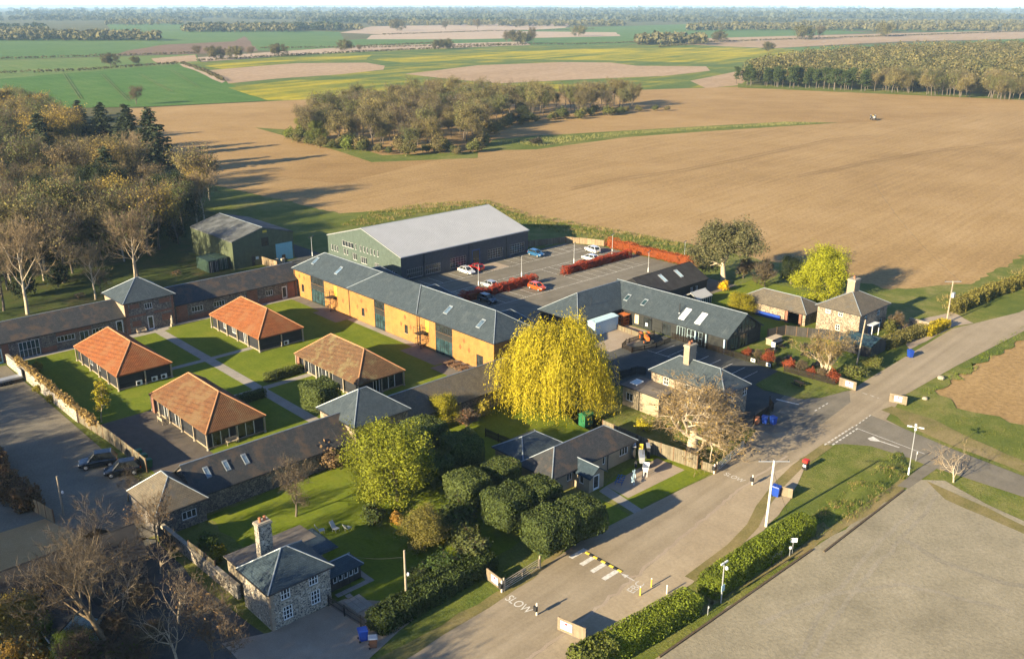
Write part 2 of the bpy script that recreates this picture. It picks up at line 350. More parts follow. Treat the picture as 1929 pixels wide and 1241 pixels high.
M['lane'] = soil('lane', [(.235,.188,.126), (.29,.235,.16), (.345,.282,.197)], .04, .25, .02, fine=3., streak=(3.5, 45., 1.5), stk=.3, fc=.12)
M['hardstanding'] = soil('hardstanding', [(.28,.222,.148), (.35,.28,.188), (.42,.34,.235)], .05, .35, .015, fine=3., streak=(75, 5., .7), stk=.1, fc=.16)
M['gravel'] = soil('gravel', [(.19,.166,.113), (.272,.237,.163), (.35,.303,.215)], .03, .2, .05, fine=2.6, bs=.9, streak=(-25, 10., 3.), stk=.1, fc=.22)
M['gravel_warm'] = soil('gravel_warm', [(.28,.22,.16), (.34,.27,.20), (.40,.33,.25)], .1, .6, .03, fine=12.)
M['yard'] = soil('yard', [(.14,.125,.095), (.19,.168,.128), (.245,.215,.165)], .05, .3, .02, fine=4.)
M['orange_gravel'] = soil('orange_gravel', [(.42,.24,.10), (.48,.29,.13), (.54,.34,.17)], .1, .6, .03, fine=10.)
M['paving'] = courses('paving', (.30,.265,.215,1), (.24,.215,.178,1), (.16,.14,.115,1), .6, .45, .018, bumpd=.008)
M['path_grit'] = soil('path_grit', [(.26,.235,.20), (.31,.28,.235), (.36,.32,.27)], .2, .8, .01, fine=12.)
M['brick_paving'] = courses('brick_paving', (.20,.15,.115,1), (.15,.115,.09,1), (.11,.09,.07,1), .2, .1, .01, bumpd=.005)
# one sheet to the horizon
sheet('ground', [(-3000,-3000),(21000,-3000),(21000,21000),(-3000,21000)], -.5, M['earth'])
zl = [-.47]
def field(name, mat, *pts, **k):
    zl[0] += .012; return sheet(name, jag(px(*pts), 40., k.get('amp', 1.2)), zl[0], M[mat])
# --- far fields (outlines measured in the photograph)
field('green_field', 'crop_far', (-60,78),(0,62),(450,55),(640,60),(660,95),(480,95),(215,104),(-60,115))
field('green_field', 'crop_far', (200,46),(345,44),(348,56),(210,58))
field('pale_field', 'pink_far', (640,62),(700,50),(1080,42),(1060,56),(760,66))
field('green_field', 'crop_far', (640,76),(900,62),(1080,52),(1290,46),(1560,56),(1640,62),(1400,72),(1120,84),(760,92),(640,92))
field('pale_field', 'pink_far', (700,66),(880,58),(1160,61),(1170,68),(880,74),(690,74))
field('pale_field', 'pink_far', (370,108),(520,97),(700,86),(990,78),(1000,85),(720,97),(560,104),(380,116))
field('brown_field', 'brown_far', (213,104),(240,95),(310,84),(440,78),(462,68),(485,96),(380,101))
field('green_field', 'crop_far', (1090,80),(1200,70),(1220,82),(1100,88))
field('green_field', 'crop_far', (1280,52),(1640,58),(1929,64),(1929,60),(1300,44))
field('tan_field', 'plough_far', (1250,90),(1330,72),(1480,68),(1929,57),(1990,57),(1990,72),(1700,78),(1430,92))
field('green_field', 'crop_far', (1340,98),(1500,89),(1760,80),(1990,70),(1990,92),(1620,108),(1400,104))
field('pale_green_field', 'crop_pale', (-80,116),(200,107),(372,102),(378,118),(335,124),(-80,158))
field('tan_strip', 'plough_far', (285,110),(368,103),(372,115),(300,120))
field('green_field', 'crop', (-120,160),(0,148),(150,136),(340,121),(420,152),(505,189),(280,200),(105,203),(-100,240))
field('rapeseed_field', 'rape_green', (345,120),(540,104),(760,94),(960,86),(1290,84),(1480,92),(1600,104),(1440,120),(1400,166),(1240,168),(700,188),(505,190),(420,152))
field('rapeseed_bloom', 'rape', (700,112),(960,97),(1200,90),(1400,90),(1580,103),(1440,116),(1280,117),(960,110),(760,118))
field('rapeseed_bloom', 'rape', (385,124),(560,108),(700,104),(690,112),(560,116),(420,130))
field('rapeseed_bloom', 'rape', (430,165),(560,150),(760,150),(960,158),(1180,160),(1100,172),(700,186),(505,188))
field('bare_patch', 'plough_far', (395,132),(560,119),(690,118),(725,124),(722,131),(640,140),(520,148),(430,157))
field('bare_patch', 'plough_far', (762,139),(900,123),(1060,117),(1150,118),(1200,124),(1330,125),(1338,133),(1250,143),(1080,150),(940,157),(840,148))
field('bare_patch', 'plough_far', (1300,152),(1400,132),(1420,140),(1395,160),(1330,166))
field('farm_track', 'pink_far', (338,121),(352,121),(425,153),(418,156))
# --- the ploughed fields round the site
field('ploughed_field', 'plough2', (230,205),(560,188),(1240,168),(1400,163),(1990,188),(1990,420),(1929,486),(1820,540),(1680,552),(1480,505),(1310,468),(1000,413),(920,386),(640,412),(410,370),(250,330), amp=.6)
field('ploughed_field', 'plough', (390,318),(640,345),(860,292),(1240,258),(1560,234),(1990,205),(1990,440),(1929,486),(1820,540),(1680,552),(1480,505),(1310,468),(1000,413),(920,386),(640,412),(410,370), amp=.6)
field('field_margin', 'rough_grass', (905,283),(930,262),(1000,256),(1170,246),(1330,237),(1480,229),(1580,231),(1470,238),(1330,247),(1180,258),(1010,281), amp=.8)
field('field_margin', 'rough_grass', (480,240),(560,245),(720,292),(900,285),(900,297),(700,305),(640,285), amp=.8)
field('field_margin', 'rough_grass', (1390,157),(1929,180),(1990,185),(1990,192),(1900,187),(1390,165), amp=1.)
field('ploughed_field', 'plough', (1700,742),(1770,728),(1990,588),(1990,900),(1929,812),(1880,796),(1840,786),(1740,760))
# tracks pressed into the field
M['rut'] = soil('rut', [(.20,.12,.055), (.25,.155,.072), (.30,.19,.093)], .02, .1, .1, fine=2.)
def strip(name, mat, pts, wd, z, parent=None):
    P0 = np.array(pts); out = []; back = []
    for i in range(len(P0)):
        d = P0[min(i+1, len(P0)-1)]-P0[max(i-1, 0)]; d = d/np.linalg.norm(d); n = np.array([-d[1], d[0]])*wd/2
        out.append(tuple(P0[i]+n)); back.append(tuple(P0[i]-n))
    return sheet(name, out+back[::-1], z, M[mat], parent)
for pts in ([(1075,353),(1160,336),(1290,318),(1420,292),(1560,262),(1640,255)], [(1500,330),(1640,303),(1760,282),(1929,262)]):
    for k in (0, 4): strip('wheel_rut', 'rut', px(*[(x, y+k) for x, y in pts]), .3, -.06)
for a in ((118,138,150,186),(190,140,240,190),(262,140,320,172),(322,133,372,164)):
    for k in (0, 5): strip('tramline', 'crop_pale', px((a[0]+k, a[1]), (a[2]+k, a[3])), .7, -.06)
# --- near ground
def near(name, mat, pts, z, amp=.15, step=1.5): return sheet(name, jag(pts, step, amp), z, M[mat])
near('grass', 'rough_grass', px((-300,560),(300,330),(420,352),(640,402),(920,384),(1000,410),(1310,462),(1480,498),(1680,545),(1830,535),(1929,480),(2050,420),(2050,590),(1929,640),(1760,735),(1830,775),(1929,800),(2200,900),(1929,1300),(700,1500),(-400,1500)), -.02, .5)
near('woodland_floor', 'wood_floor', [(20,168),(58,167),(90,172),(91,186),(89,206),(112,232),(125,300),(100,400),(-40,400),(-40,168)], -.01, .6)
G0 = 0.
def gr(name, mat, pts, dz, amp=.0, step=2.): return sheet(name, jag(pts, step, amp) if amp else pts, G0+dz, M[mat])
def rect(x0, x1, y0, y1): return [(x0,y0),(x1,y0),(x1,y1),(x0,y1)]
gr('courtyard_lawn', 'lawn', rect(37.9, 90.4, 96, 160), .01)
PAVE = gr('service_yard', 'brick_paving', rect(38.2, 46.0, 98.6, 125.2), .016)
gr('courtyard_path', 'path_grit', rect(60.2, 61.9, 101.5, 158.6), .022)
gr('terrace', 'path_grit', rect(54.6, 63.0, 157.6, 160), .024)
gr('courtyard_path', 'path_grit', rect(53.4, 60.2, 138.2, 139.4), .022); gr('courtyard_path', 'path_grit', rect(61.9, 69.0, 138.2, 139.4), .022)
gr('courtyard_path', 'path_grit', rect(53.4, 60.2, 120.9, 122.2), .022); gr('courtyard_path', 'path_grit', rect(61.9, 70.4, 120.9, 122.2), .022)
gr('wing_path', 'path_grit', rect(38, 54.6, 158.7, 160), .02); gr('wing_path', 'path_grit', rect(63.0, 90.4, 158.7, 160), .02)
gr('range_terrace', 'paving', [(88.3,158.7),(90.5,158.7),(90.5,140.5),(86.8,140.5),(86.8,148.5),(88.3,148.5)], .021)
gr('range_terrace', 'paving', rect(86.6, 90.6, 111.2, 120.6), .021)
gr('range_terrace', 'path_grit', rect(89.3, 90.6, 120.6, 140.5), .02)
gr('picnic_terrace', 'paving', rect(85.2, 90.8, 102.2, 110.6), .12)
gr('yard', 'yard', [(5,92),(35.9,92),(35.9,158.5),(5,164)], .012)
gr('gravel_pen', 'orange_gravel', [(5,105),(24.5,104),(27.5,92),(5,92)], .02)
CARPARK = gr('car_park', 'asphalt', [(97,104),(161,104),(161.5,119),(165.2,119),(165.2,145),(161.4,153.6),(97,153.6)], .012)
gr('service_road', 'asphalt_dark', [(92,168.6),(112,168.6),(112,214),(106,214),(106,186),(92,182)], .008)
gr('service_road', 'asphalt_dark', [(97,153.6),(111,153.6),(111,169),(97,169)], .010)
FRONT = gr('shop_car_park', 'asphalt_dark', [(98,88),(104,100),(112,104.6),(118,104.6),(125.1,104.6),(125.1,72),(117.6,71.4),(116.6,69.2),(118,66),(104,61),(103,70),(104,84)], .012)
gr('shop_forecourt', 'gravel_warm', [(112,96),(125.1,96),(125.1,105),(112,105)], .018, .1)
ROAD = gr('lane', 'lane', [P(640,1330)]+px((760,1245),(1005,1082),(1048,1050),(1100,1014),(1195,966),(1290,918),(1342,894),(1405,836),(1428,806))+[(111.5,64.5),(117,63.6),(126.2,60.2),(132.4,60.6),(166,61.8),(185,57.2),(215,57),(260,56),(260,50.5),(215,51),(185,51.8),(174,52.6),(147.8,53.6),(130,53.8)]+px((1669,790),(1700,806),(1800,848),(1929,897),(2100,965),(2100,1010),(1929,936),(1740,874),(1712,862),(1640,840),(1590,836),(1555,838),(1500,868))+[(88.4,54),(74.6,52.2),(55.5,49.6),(48.1,49.1),(36,48)], .016)
gr('shop_apron', 'asphalt', [(117.2,66),(118,63.2),(126,60.3),(122,58),(112,57),(104,60),(104,64.3),(112,65)], .02)
gr('side_road', 'asphalt', px((1640,782),(1700,806),(1800,848),(1929,897),(2100,965),(2100,1010),(1929,936),(1740,874),(1712,862),(1640,840),(1590,836),(1560,838)), .021)
HARD = gr('hardstanding', 'hardstanding', [(30,46.5),(48,51.0),(55.5,51.5),(74.6,54.1),(88.4,55.9),(103,56),(98,51.5),(92.2,49.5),(88,48.2),(82,47.0),(66,46.4),(52,45.3),(36,43)], .0135, .12)
GRAVEL = gr('gravel_car_park', 'gravel', [(20,41.6),(56.8,41.6),(82.4,41.4),(101.8,40.5),(106,40.6)]+px((1780,905),(1860,950),(1960,995),(2200,1090),(2000,1400),(1300,1500)), .014, .1)
gr('footpath', 'asphalt', px((1740,875),(1765,882),(1712,920),(1690,915)), .024)
gr('dry_verge', 'dry_verge', px((1660,772),(1680,765),(1760,790),(1840,830),(1929,868),(2000,900),(2000,930),(1929,890),(1800,842),(1705,800)), .018, .2)
gr('dry_verge', 'dry_verge', px((1745,905),(1790,925),(1929,990),(2100,1060),(2100,1075),(1929,1005),(1780,940)), .019, .2)
gr('dry_verge', 'dry_verge', px((1340,1140),(1530,1035),(1700,925),(1712,905),(1690,900),(1510,1010),(1480,1040),(1330,1125)), .019, .15)
gr('dry_verge', 'dry_verge', px((1050,1300),(1340,1150),(1345,1130),(1240,1190),(1100,1260)), .019, .15)
gr('dry_verge', 'dry_verge', px((700,1245),(760,1215),(990,1085),(1075,1008),(1085,1015),(1005,1090),(760,1245)), .019, .15)
strip('dry_verge', 'dry_verge', px((1560,838),(1500,880),(1465,915),(1435,955),(1418,990),(1380,1030),(1300,1090)), 1.3, G0+.023)
def mound(name, mat, pts, h, n=14):
    "grassy bank: pts = two edge polylines of equal length (foot, foot), rises to h between them"
    A, B = [np.array(p) for p in pts]; V = []; F = []; k = len(A)
    for i in range(k):
        e = min(1., min(i, k-1-i)/1.5)
        for j in range(n): t = j/(n-1); q = A[i]+(B[i]-A[i])*t; V.append((*q, G0+.012+h*e*math.sin(math.pi*min(1, t*1.15))**1.2*(1+.12*math.sin(i*5+j*3.)) if t < .87 else G0+.012))
    for i in range(k-1):
        for j in range(n-1): a = i*n+j; F.append((a, a+n, a+n+1, a+1))
    me = bpy.data.meshes.new(name); me.from_pydata(V, [], F)
    if me.polygons[0].normal.z < 0: me.flip_normals()
    me.polygons.foreach_set('use_smooth', [True]*len(F)); me.materials.append(M[mat]); o = bpy.data.objects.new(name, me); link(o); o['kind'] = 'structure'; return np.array(V)
_a = px((1540,968),(1575,940),(1612,905),(1650,872),(1680,850),(1700,846)); _b = px((1560,995),(1600,968),(1640,942),(1680,915),(1704,896),(1712,880))
BANKV = mound('grass_bank', 'rough_grass', (_b, _a), .85)
gr('garden_lawn', 'lawn', [(40,63),(57,63.5),(66,64),(68,66),(70,92),(38,92),(38,76),(43,70)], .011, .2)
gr('garden_lawn', 'lawn', [(69,95.5),(91,95.5),(91,80),(88,74.5),(72,74.5)], .011, .2)
gr('cottage_garden', 'rough_grass', [(86.5,64.5),(103,64.5),(103,71),(97,73),(96,81),(91,88),(87,80)], .011, .2)
gr('bungalow_lawn', 'lawn', px((1126,925),(1160,895),(1240,850),(1318,884),(1338,892),(1290,916),(1205,958),(1190,962)), .012, .06)
gr('bungalow_lawn', 'lawn', px((1060,1035),(1100,985),(1128,938),(1188,970),(1105,1010),(1062,1040)), .012, .1)
gr('plough_display', 'gravel_warm', px((1142,915),(1238,863),(1290,885),(1183,938)), .02)
gr('bungalow_path', 'path_grit', px((1128,925),(1142,915),(1210,960),(1195,967)), .022)
gr('cottage_drive', 'gravel_warm', [(29,64),(36,58.5),(44,60.8),(44,64.5),(41,68),(39.6,68.2),(33,68.4),(29,70)], .014, .1)
gr('cottage_lane', 'asphalt_dark', [(14,62),(33,62),(32.6,68),(31.6,80),(31.9,91),(28,98),(24,96),(22,80),(12,72)], .012, .1)
gr('shop_lawn', 'rough_grass', [(117.3,70.6),(118.5,71.4),(124.8,71.7),(126.2,69.7),(126.3,60.4),(120.2,61.8),(117.4,64.0),(116.9,68)], .06, .05)
gr('shop_garden', 'rough_grass', [(125.4,81.5),(144,82),(144,79),(140,66),(126.6,61.5),(125.7,71)], .03, .1)
gr('house_garden', 'lawn', [(137,104),(168,104),(168,80),(146.5,80),(146.5,68),(140,66.5),(141,80),(137,82)], .02, .2)
gr('house_drive', 'gravel_warm', [(150,62.2),(168,62.2),(172,60.5),(176,66),(165,68.6),(158,68.4)], .022, .1)

M['gravel_track'] = soil('gravel_track', [(.19,.168,.122), (.268,.235,.172), (.345,.30,.224)], .05, .3, .05, fine=2.6, bs=.9, fc=.22)
for k, (pts, wd) in enumerate((([(1760,905),(1720,960),(1640,1040),(1560,1130),(1500,1241)],.5),([(1778,912),(1742,968),(1664,1050),(1590,1140),(1530,1245)],.5),([(1690,1010),(1780,1060),(1900,1100),(1990,1110)],.8),([(1430,1175),(1560,1120),(1700,1100),(1900,1150)],.6))):
    strip('wheel_track', 'gravel_track', jag(px(*pts), 1.5, .12, closed=False)+[P(*pts[-1])], wd, .0175+k*.0006, GRAVEL)

for k, pts in enumerate((((560,1400),(1000,1241),(1100,1168),(1200,1085),(1290,1008),(1400,918)),)):
    strip('loose_gravel', 'gravel_warm', jag([(36,48.4),(48.1,49.3),(55.5,49.8),(66,51.2),(74.6,52.4),(88.4,54.2),(98,54.8)], .8, .12, closed=False)+[(100,55)], .35, .0185, ROAD)
# ================================================================ buildings
def frame(p0, p1):
    "local frame of a wall seen from outside: u runs left to right, n outwards"
    d = np.array(p1, float)-np.array(p0, float); L = np.linalg.norm(d); d /= L; n = np.array([d[1], -d[0]])
    def fr(u, nn, z): return (p0[0]+d[0]*u+n[0]*nn, p0[1]+d[1]*u+n[1]*nn, z)
    fr.L = L; return fr
def wall(mb, fr, z0, z1, opens=(), depth=.14):
    us = sorted({0., fr.L, *[o[0] for o in opens], *[o[1] for o in opens]}); zs = sorted({z0, z1, *[o[2] for o in opens], *[o[3] for o in opens]})
    for i in range(len(us)-1):
        for j in range(len(zs)-1):
            u = (us[i]+us[i+1])/2; z = (zs[j]+zs[j+1])/2
            if not any(o[0] < u < o[1] and o[2] < z < o[3] for o in opens):
                mb.poly(fr(us[i],0,zs[j]), fr(us[i+1],0,zs[j]), fr(us[i+1],0,zs[j+1]), fr(us[i],0,zs[j+1]))
    for a, b, c, d in [o[:4] for o in opens]:
        mb.poly(fr(a,0,c), fr(a,0,d), fr(a,-depth,d), fr(a,-depth,c)); mb.poly(fr(b,0,d), fr(b,0,c), fr(b,-depth,c), fr(b,-depth,d))
        mb.poly(fr(a,0,d), fr(b,0,d), fr(b,-depth,d), fr(a,-depth,d)); mb.poly(fr(b,0,c), fr(a,0,c), fr(a,-depth,c), fr(b,-depth,c))
def window(parent, fr, o, nx=2, ny=2, fm='white_paint', gm='glass', name='window', depth=.14, t=.07, sill=True):
    a, b, c, d = o; m = MB(); n0, n1 = -depth+.03, -depth+.10
    m.fbox(fr, a, a+t, n0, n1, c, d); m.fbox(fr, b-t, b, n0, n1, c, d); m.fbox(fr, a+t, b-t, n0, n1, c, c+t); m.fbox(fr, a+t, b-t, n0, n1, d-t, d)
    for i in range(1, nx): u = a+(b-a)*i/nx; m.fbox(fr, u-t*.4, u+t*.4, n0+.005, n1-.01, c+t, d-t)
    for j in range(1, ny): z = c+(d-c)*j/ny; m.fbox(fr, a+t, b-t, n0+.01, n1-.015, z-t*.35, z+t*.35)
    f = m.build(name, M[fm], parent, uv=False)
    g = MB(); g.poly(fr(a+.01,-depth+.045,c+.01), fr(b-.01,-depth+.045,c+.01), fr(b-.01,-depth+.045,d-.01), fr(a+.01,-depth+.045,d-.01)); g.build('pane', M[gm], f, uv=False)
    if sill: s = MB(); s.fbox(fr, a-.06, b+.06, -.1, .06, c-.07, c-.004); s.build('sill', M['stone' if sill is True else sill], f, uv=False)
    return f
def door(parent, fr, o, mat='teal_door', glazed=None, fm='white_paint', depth=.14):
    a, b, c, d = o; m = MB(); t = .07
    m.fbox(fr, a+t, b-t, -depth+.02, -depth+.07, c, d-t); D = m.build('door', M[mat], parent)
    f = MB(); f.fbox(fr, a, a+t, -depth+.02, -depth+.10, c, d); f.fbox(fr, b-t, b, -depth+.02, -depth+.10, c, d); f.fbox(fr, a+t, b-t, -depth+.02, -depth+.10, d-t, d); f.build('door_frame', M[fm], D, uv=False)
    if glazed: g = MB(); g.fbox(fr, a+t+.1, b-t-.1, -depth+.07, -depth+.078, c+.3, d-t-.15); g.build('pane', M[glazed], D, uv=False)
    h = MB(); h.fbox(fr, b-t-.16, b-t-.12, -depth+.08, -depth+.13, c+.95, c+1.1); h.build('handle', M['galv'], D, uv=False)
    return D
def ribbed(mb, poly, per, amp, off=.02):
    p = np.array(poly, float); e = p[1]-p[0]; L = np.linalg.norm(e); e /= L; n = np.cross(p[1]-p[0], p[-1]-p[0]); n /= np.linalg.norm(n)
    if n[2] < 0: n = -n
    s = np.cross(n, e); q = np.stack([(p-p[0])@e, (p-p[0])@s], 1); xs = np.arange(q[:,0].min()+1e-3, q[:,0].max(), per/4); base = len(mb.v); rows = 0
    for k, x in enumerate(xs):
        ys = []
        for i in range(len(q)):
            a, b = q[i], q[(i+1) % len(q)]
            if (a[0]-x)*(b[0]-x) <= 0 and abs(a[0]-b[0]) > 1e-9: ys.append(a[1]+(b[1]-a[1])*(x-a[0])/(b[0]-a[0]))
        if len(ys) < 2: continue
        h = off+amp*(.5+.5*math.cos(2*math.pi*x/per))
        for y in (min(ys), max(ys)): mb.v.append(tuple(p[0]+e*x+s*y+n*h))
        rows += 1
    for k in range(rows-1): i = base+2*k; mb.f.append((i, i+2, i+3, i+1))
def slopes(x0, x1, y0, y1, ze, zr, axis, h0, h1):
    "roof planes (eave edge first) and cap lines"
    if axis == 'x':
        ym = (y0+y1)/2; A, B, C, D = (x0,y0,ze), (x1,y0,ze), (x1,y1,ze), (x0,y1,ze); r0, r1 = (x0+h0,ym,zr), (x1-h1,ym,zr)
        pl = [[A,B,r1,r0], [C,D,r0,r1]]
        if h0: pl.append([D,A,r0])
        if h1: pl.append([B,C,r1])
        caps = [(r0,r1)]+([(A,r0),(D,r0)] if h0 else [])+([(B,r1),(C,r1)] if h1 else [])
    else:
        xm = (x0+x1)/2; A, B, C, D = (x0,y0,ze), (x1,y0,ze), (x1,y1,ze), (x0,y1,ze); r0, r1 = (xm,y0+h0,zr), (xm,y1-h1,zr)
        pl = [[D,A,r0,r1], [B,C,r1,r0]]
        if h0: pl.append([A,B,r0])
        if h1: pl.append([C,D,r1])
        caps = [(r0,r1)]+([(A,r0),(B,r0)] if h0 else [])+([(C,r1),(D,r1)] if h1 else [])
    return pl, caps
def roof(parent, x0, x1, y0, y1, ze, zr, axis, h0, h1, mat, rib=None, cap='lead', capr=.075, th=.14, name='roof', label=None):
    pl, caps = slopes(x0, x1, y0, y1, ze, zr, axis, h0, h1); m = MB()
    for p in pl: m.poly(*p); m.poly(*[(x,y,z-th) for x,y,z in p[::-1]])
    A, B, C, D = (x0,y0,ze), (x1,y0,ze), (x1,y1,ze), (x0,y1,ze); dn = lambda q: (q[0], q[1], q[2]-th)
    if axis == 'x':
        ring = [A,B]+([] if h1 else [((x1),(y0+y1)/2,zr)])+[C,D]+([] if h0 else [(x0,(y0+y1)/2,zr)])
    else: ring = [A]+([] if h0 else [((x0+x1)/2,y0,zr)])+[B,C]+([] if h1 else [((x0+x1)/2,y1,zr)])+[D]
    for i in range(len(ring)): a, b = ring[i], ring[(i+1) % len(ring)]; m.poly(dn(a), dn(b), b, a)
    if rib:
        for p in pl: ribbed(m, p, *rib)
    r = m.build(name, M[mat], parent)
    if cap:
        c = MB()
        up = (rib[1] if rib else 0)+.02
        for a, b in caps: c.tube((a[0],a[1],a[2]+up-.03), (b[0],b[1],b[2]+up-.03), capr, n=6)
        c.build('ridge_tiles', M[cap], r, uv=False)
    return r
def on_roof(parent, fr, zA, rise, u, s, wd, ln, name='skylight', gm='skylight_glass', fm='lead', slope_n=None):
    "rooflight: fr = frame of the eave line, zA eave height, rise per metre run; s = distance up from the eave in plan"
    c = math.sqrt(1+rise*rise); m = MB()
    def q(uu, ss, h): return fr(uu, -ss+(-h*-rise/c)*0, zA+ss*rise+h)
    def bx(mb, u0, u1, s0, s1, h0, h1):
        v = [q(a, b, h) for h in (h0, h1) for a, b in ((u0,s0),(u1,s0),(u1,s1),(u0,s1))]
        mb.add(v, [(3,2,1,0),(4,5,6,7),(0,1,5,4),(1,2,6,5),(2,3,7,6),(3,0,4,7)])
    t = .09; bx(m, u, u+wd, s, s+t, .0, .13); bx(m, u, u+wd, s+ln-t*2, s+ln, 0, .16); bx(m, u, u+t, s+t, s+ln-t*2, 0, .13); bx(m, u+wd-t, u+wd, s+t, s+ln-t*2, 0, .13)
    f = m.build(name, M[fm], parent, uv=False); g = MB(); bx(g, u+t, u+wd-t, s+t, s+ln-2*t, .03, .10); g.build('pane', M[gm], f, uv=False); return f
def bldg(name, label, cat, x0, x1, y0, y1, ze, zr, axis, hip, wm, rm, over=.3, opens=(), rib=None, cap='lead', gutter='dark_metal', group=None, dpipes=(), z0=-.1, gablem=None, capr=.075):
    b = thing(name, label, cat, (round((x0+x1)/2, 2), round((y0+y1)/2, 2), 0), group=group)
    F = {'S': frame((x0,y0),(x1,y0)), 'E': frame((x1,y0),(x1,y1)), 'N': frame((x1,y1),(x0,y1)), 'W': frame((x0,y1),(x0,y0))}
    m = MB(); h0, h1 = hip
    for k, fr in F.items(): wall(m, fr, z0, ze, [o[1] for o in opens if o[0] == k])
    ov0 = over
    pitch = (zr-ze)/(((y1-y0) if axis == 'x' else (x1-x0))/2)
    g = MB() if gablem else m
    if axis == 'x':
        ym = (y0+y1)/2
        if not h0: g.poly((x0,y1,ze),(x0,y0,ze),(x0,ym,zr))
        if not h1: g.poly((x1,y0,ze),(x1,y1,ze),(x1,ym,zr))
    else:
        xm = (x0+x1)/2
        if not h0: g.poly((x0,y0,ze),(x1,y0,ze),(xm,y0,zr))
        if not h1: g.poly((x1,y1,ze),(x0,y1,ze),(xm,y1,zr))
    wl = m.build('wall', M[wm], b)
    if gablem: g.build('gable', M[gablem], b)
    th = .14; dz = th/math.cos(math.atan(pitch))
    zo = ze-over*pitch+dz; hh0 = h0 and h0+over; hh1 = h1 and h1+over
    r = roof(b, x0-over, x1+over, y0-over, y1+over, zo, zr+dz, axis, hh0, hh1, rm, rib, cap, capr, dz)
    for o in opens:
        k, rc, kind = o[0], o[1], o[2]; kw = o[3] if len(o) > 3 else {}
        if kind == 'w': window(b, F[k], rc, **kw)
        elif kind == 'd': door(b, F[k], rc, **kw)
    if gutter:
        gt = MB(); zz = zo-dz*.5
        if axis == 'x' or h0: gt.tube((x0-over, y0-over-.06, zz), (x1+over, y0-over-.06, zz), .07, n=5)
        if axis == 'y' or h0: gt.tube((x0-over-.06, y0-over, zz), (x0-over-.06, y1+over, zz), .07, n=5)
        gt.build('gutter', M[gutter], b, uv=False)
    for k, u in dpipes:
        d = MB(); p = F[k](u, .07, 0); q = F[k](u, .07, ze-.1); d.tube(p, q, .055, n=6); d.build('downpipe', M['dark_metal'], b, uv=False)
    b_info = dict(root=b, F=F, roof=r, zo=zo, pitch=pitch, over=over, wall=wl, fr_eave={'W': frame((x0-over,y1+over),(x0-over,y0-over)), 'S': frame((x0-over,y0-over),(x1+over,y0-over))})
    return b_info
def rooflights(B, side, lst, **k):
    for u, s, wd, ln in lst: on_roof(B['roof'], B['fr_eave'][side], B['zo'], B['pitch'], u, s, wd, ln, **k)
def panel(B, side, u0, u1, z0, z1, mat, name='panel', n0=0., n1=.03):
    m = MB(); m.fbox(B['F'][side], u0, u1, n0, n1, z0, z1); return m.build(name, M[mat], B['root'])
def chimney(parent, x, y, sx, sy, z0, z1, mat, pots=2, axis='x', capm='stone'):
    m = MB(); m.box(x-sx/2, x+sx/2, y-sy/2, y+sy/2, z0, z1-.25); ch = m.build('chimney', M[mat], parent)
    c = MB(); c.box(x-sx/2-.1, x+sx/2+.1, y-sy/2-.1, y+sy/2+.1, z1-.25, z1-.05); c.box(x-sx/2-.03, x+sx/2+.03, y-sy/2-.03, y+sy/2+.03, z1-.05, z1+.05); c.build('chimney_cap', M[capm], ch, uv=False)
    for i in range(pots):
        o = (i-(pots-1)/2)*.5; p = MB(); p.lathe((x+(o if axis == 'x' else 0), y+(0 if axis == 'x' else o), z1+.05), [(.16,0),(.13,.3),(.15,.42),(.11,.45)], 9); p.build('chimney_pot', M['terracotta'], ch, uv=False)
    return ch
W = lambda s, u, wd, z, h, nx=2, ny=2, **k: (s, (u, u+wd, z, z+h), 'w', dict(nx=nx, ny=ny, **k))
D_ = lambda s, u, wd, h, **k: (s, (u, u+wd, -.02, h), 'd', dict(**k))
# ---- long yellow brick range (X 90.7 facade)
X0, X1, Y0, Y1 = 90.7, 99.9, 101.4, 161.3
U = lambda y: Y1-y
bays = [(150.2,155.0),(130.4,133.6),(111.6,116.0)]
op = []
for a, b in bays:
    op.append(('W', (U(b), U(a), -.02, 2.7), 'w', dict(nx=4, ny=2, fm='dark_metal', gm='glass_blue', sill=False)))
    op.append(('W', (U(b), U(a), 3.75, 5.15), 'w', dict(nx=4, ny=1, fm='dark_metal', gm='glass', sill=False)))
for y in (158.6, 137.7, 124.6): op.append(('W', (U(y), U(y)+.9, 1.2, 2.7), 'w', dict(nx=1, ny=2, fm='dark_metal', sill=True)))
op += [D_('W', U(146.9), 1.1, 2.2), D_('W', U(119.2), 1.1, 2.2)] and []
for y in (146.9, 118.9): op.append(('W', (U(y), U(y)+1.1, 2.9, 5.0), 'd', dict(mat='yellow_paint', fm='yellow_brick')))
op.append(('W', (U(105.6), U(104.0), -.02, 2.5), 'w', dict(nx=2, ny=1, fm='dark_metal', sill=False)))
YB = bldg('brick_office_range', 'long yellow brick two storey office range with hipped slate roof beside the courtyard', 'building', X0, X1, Y0, Y1, 5.5, 8.5, 'y', (4.6,4.6), 'yellow_brick', 'slate', .3, op, dpipes=[('W', .35), ('W', U(141.6)), ('W', U(120.9)), ('W', U(120.3))])
for a, b in bays: panel(YB, 'W', U(b)+.02, U(a)-.02, 2.72, 3.73, 'grey_board', 'spandrel', -.1, .02)
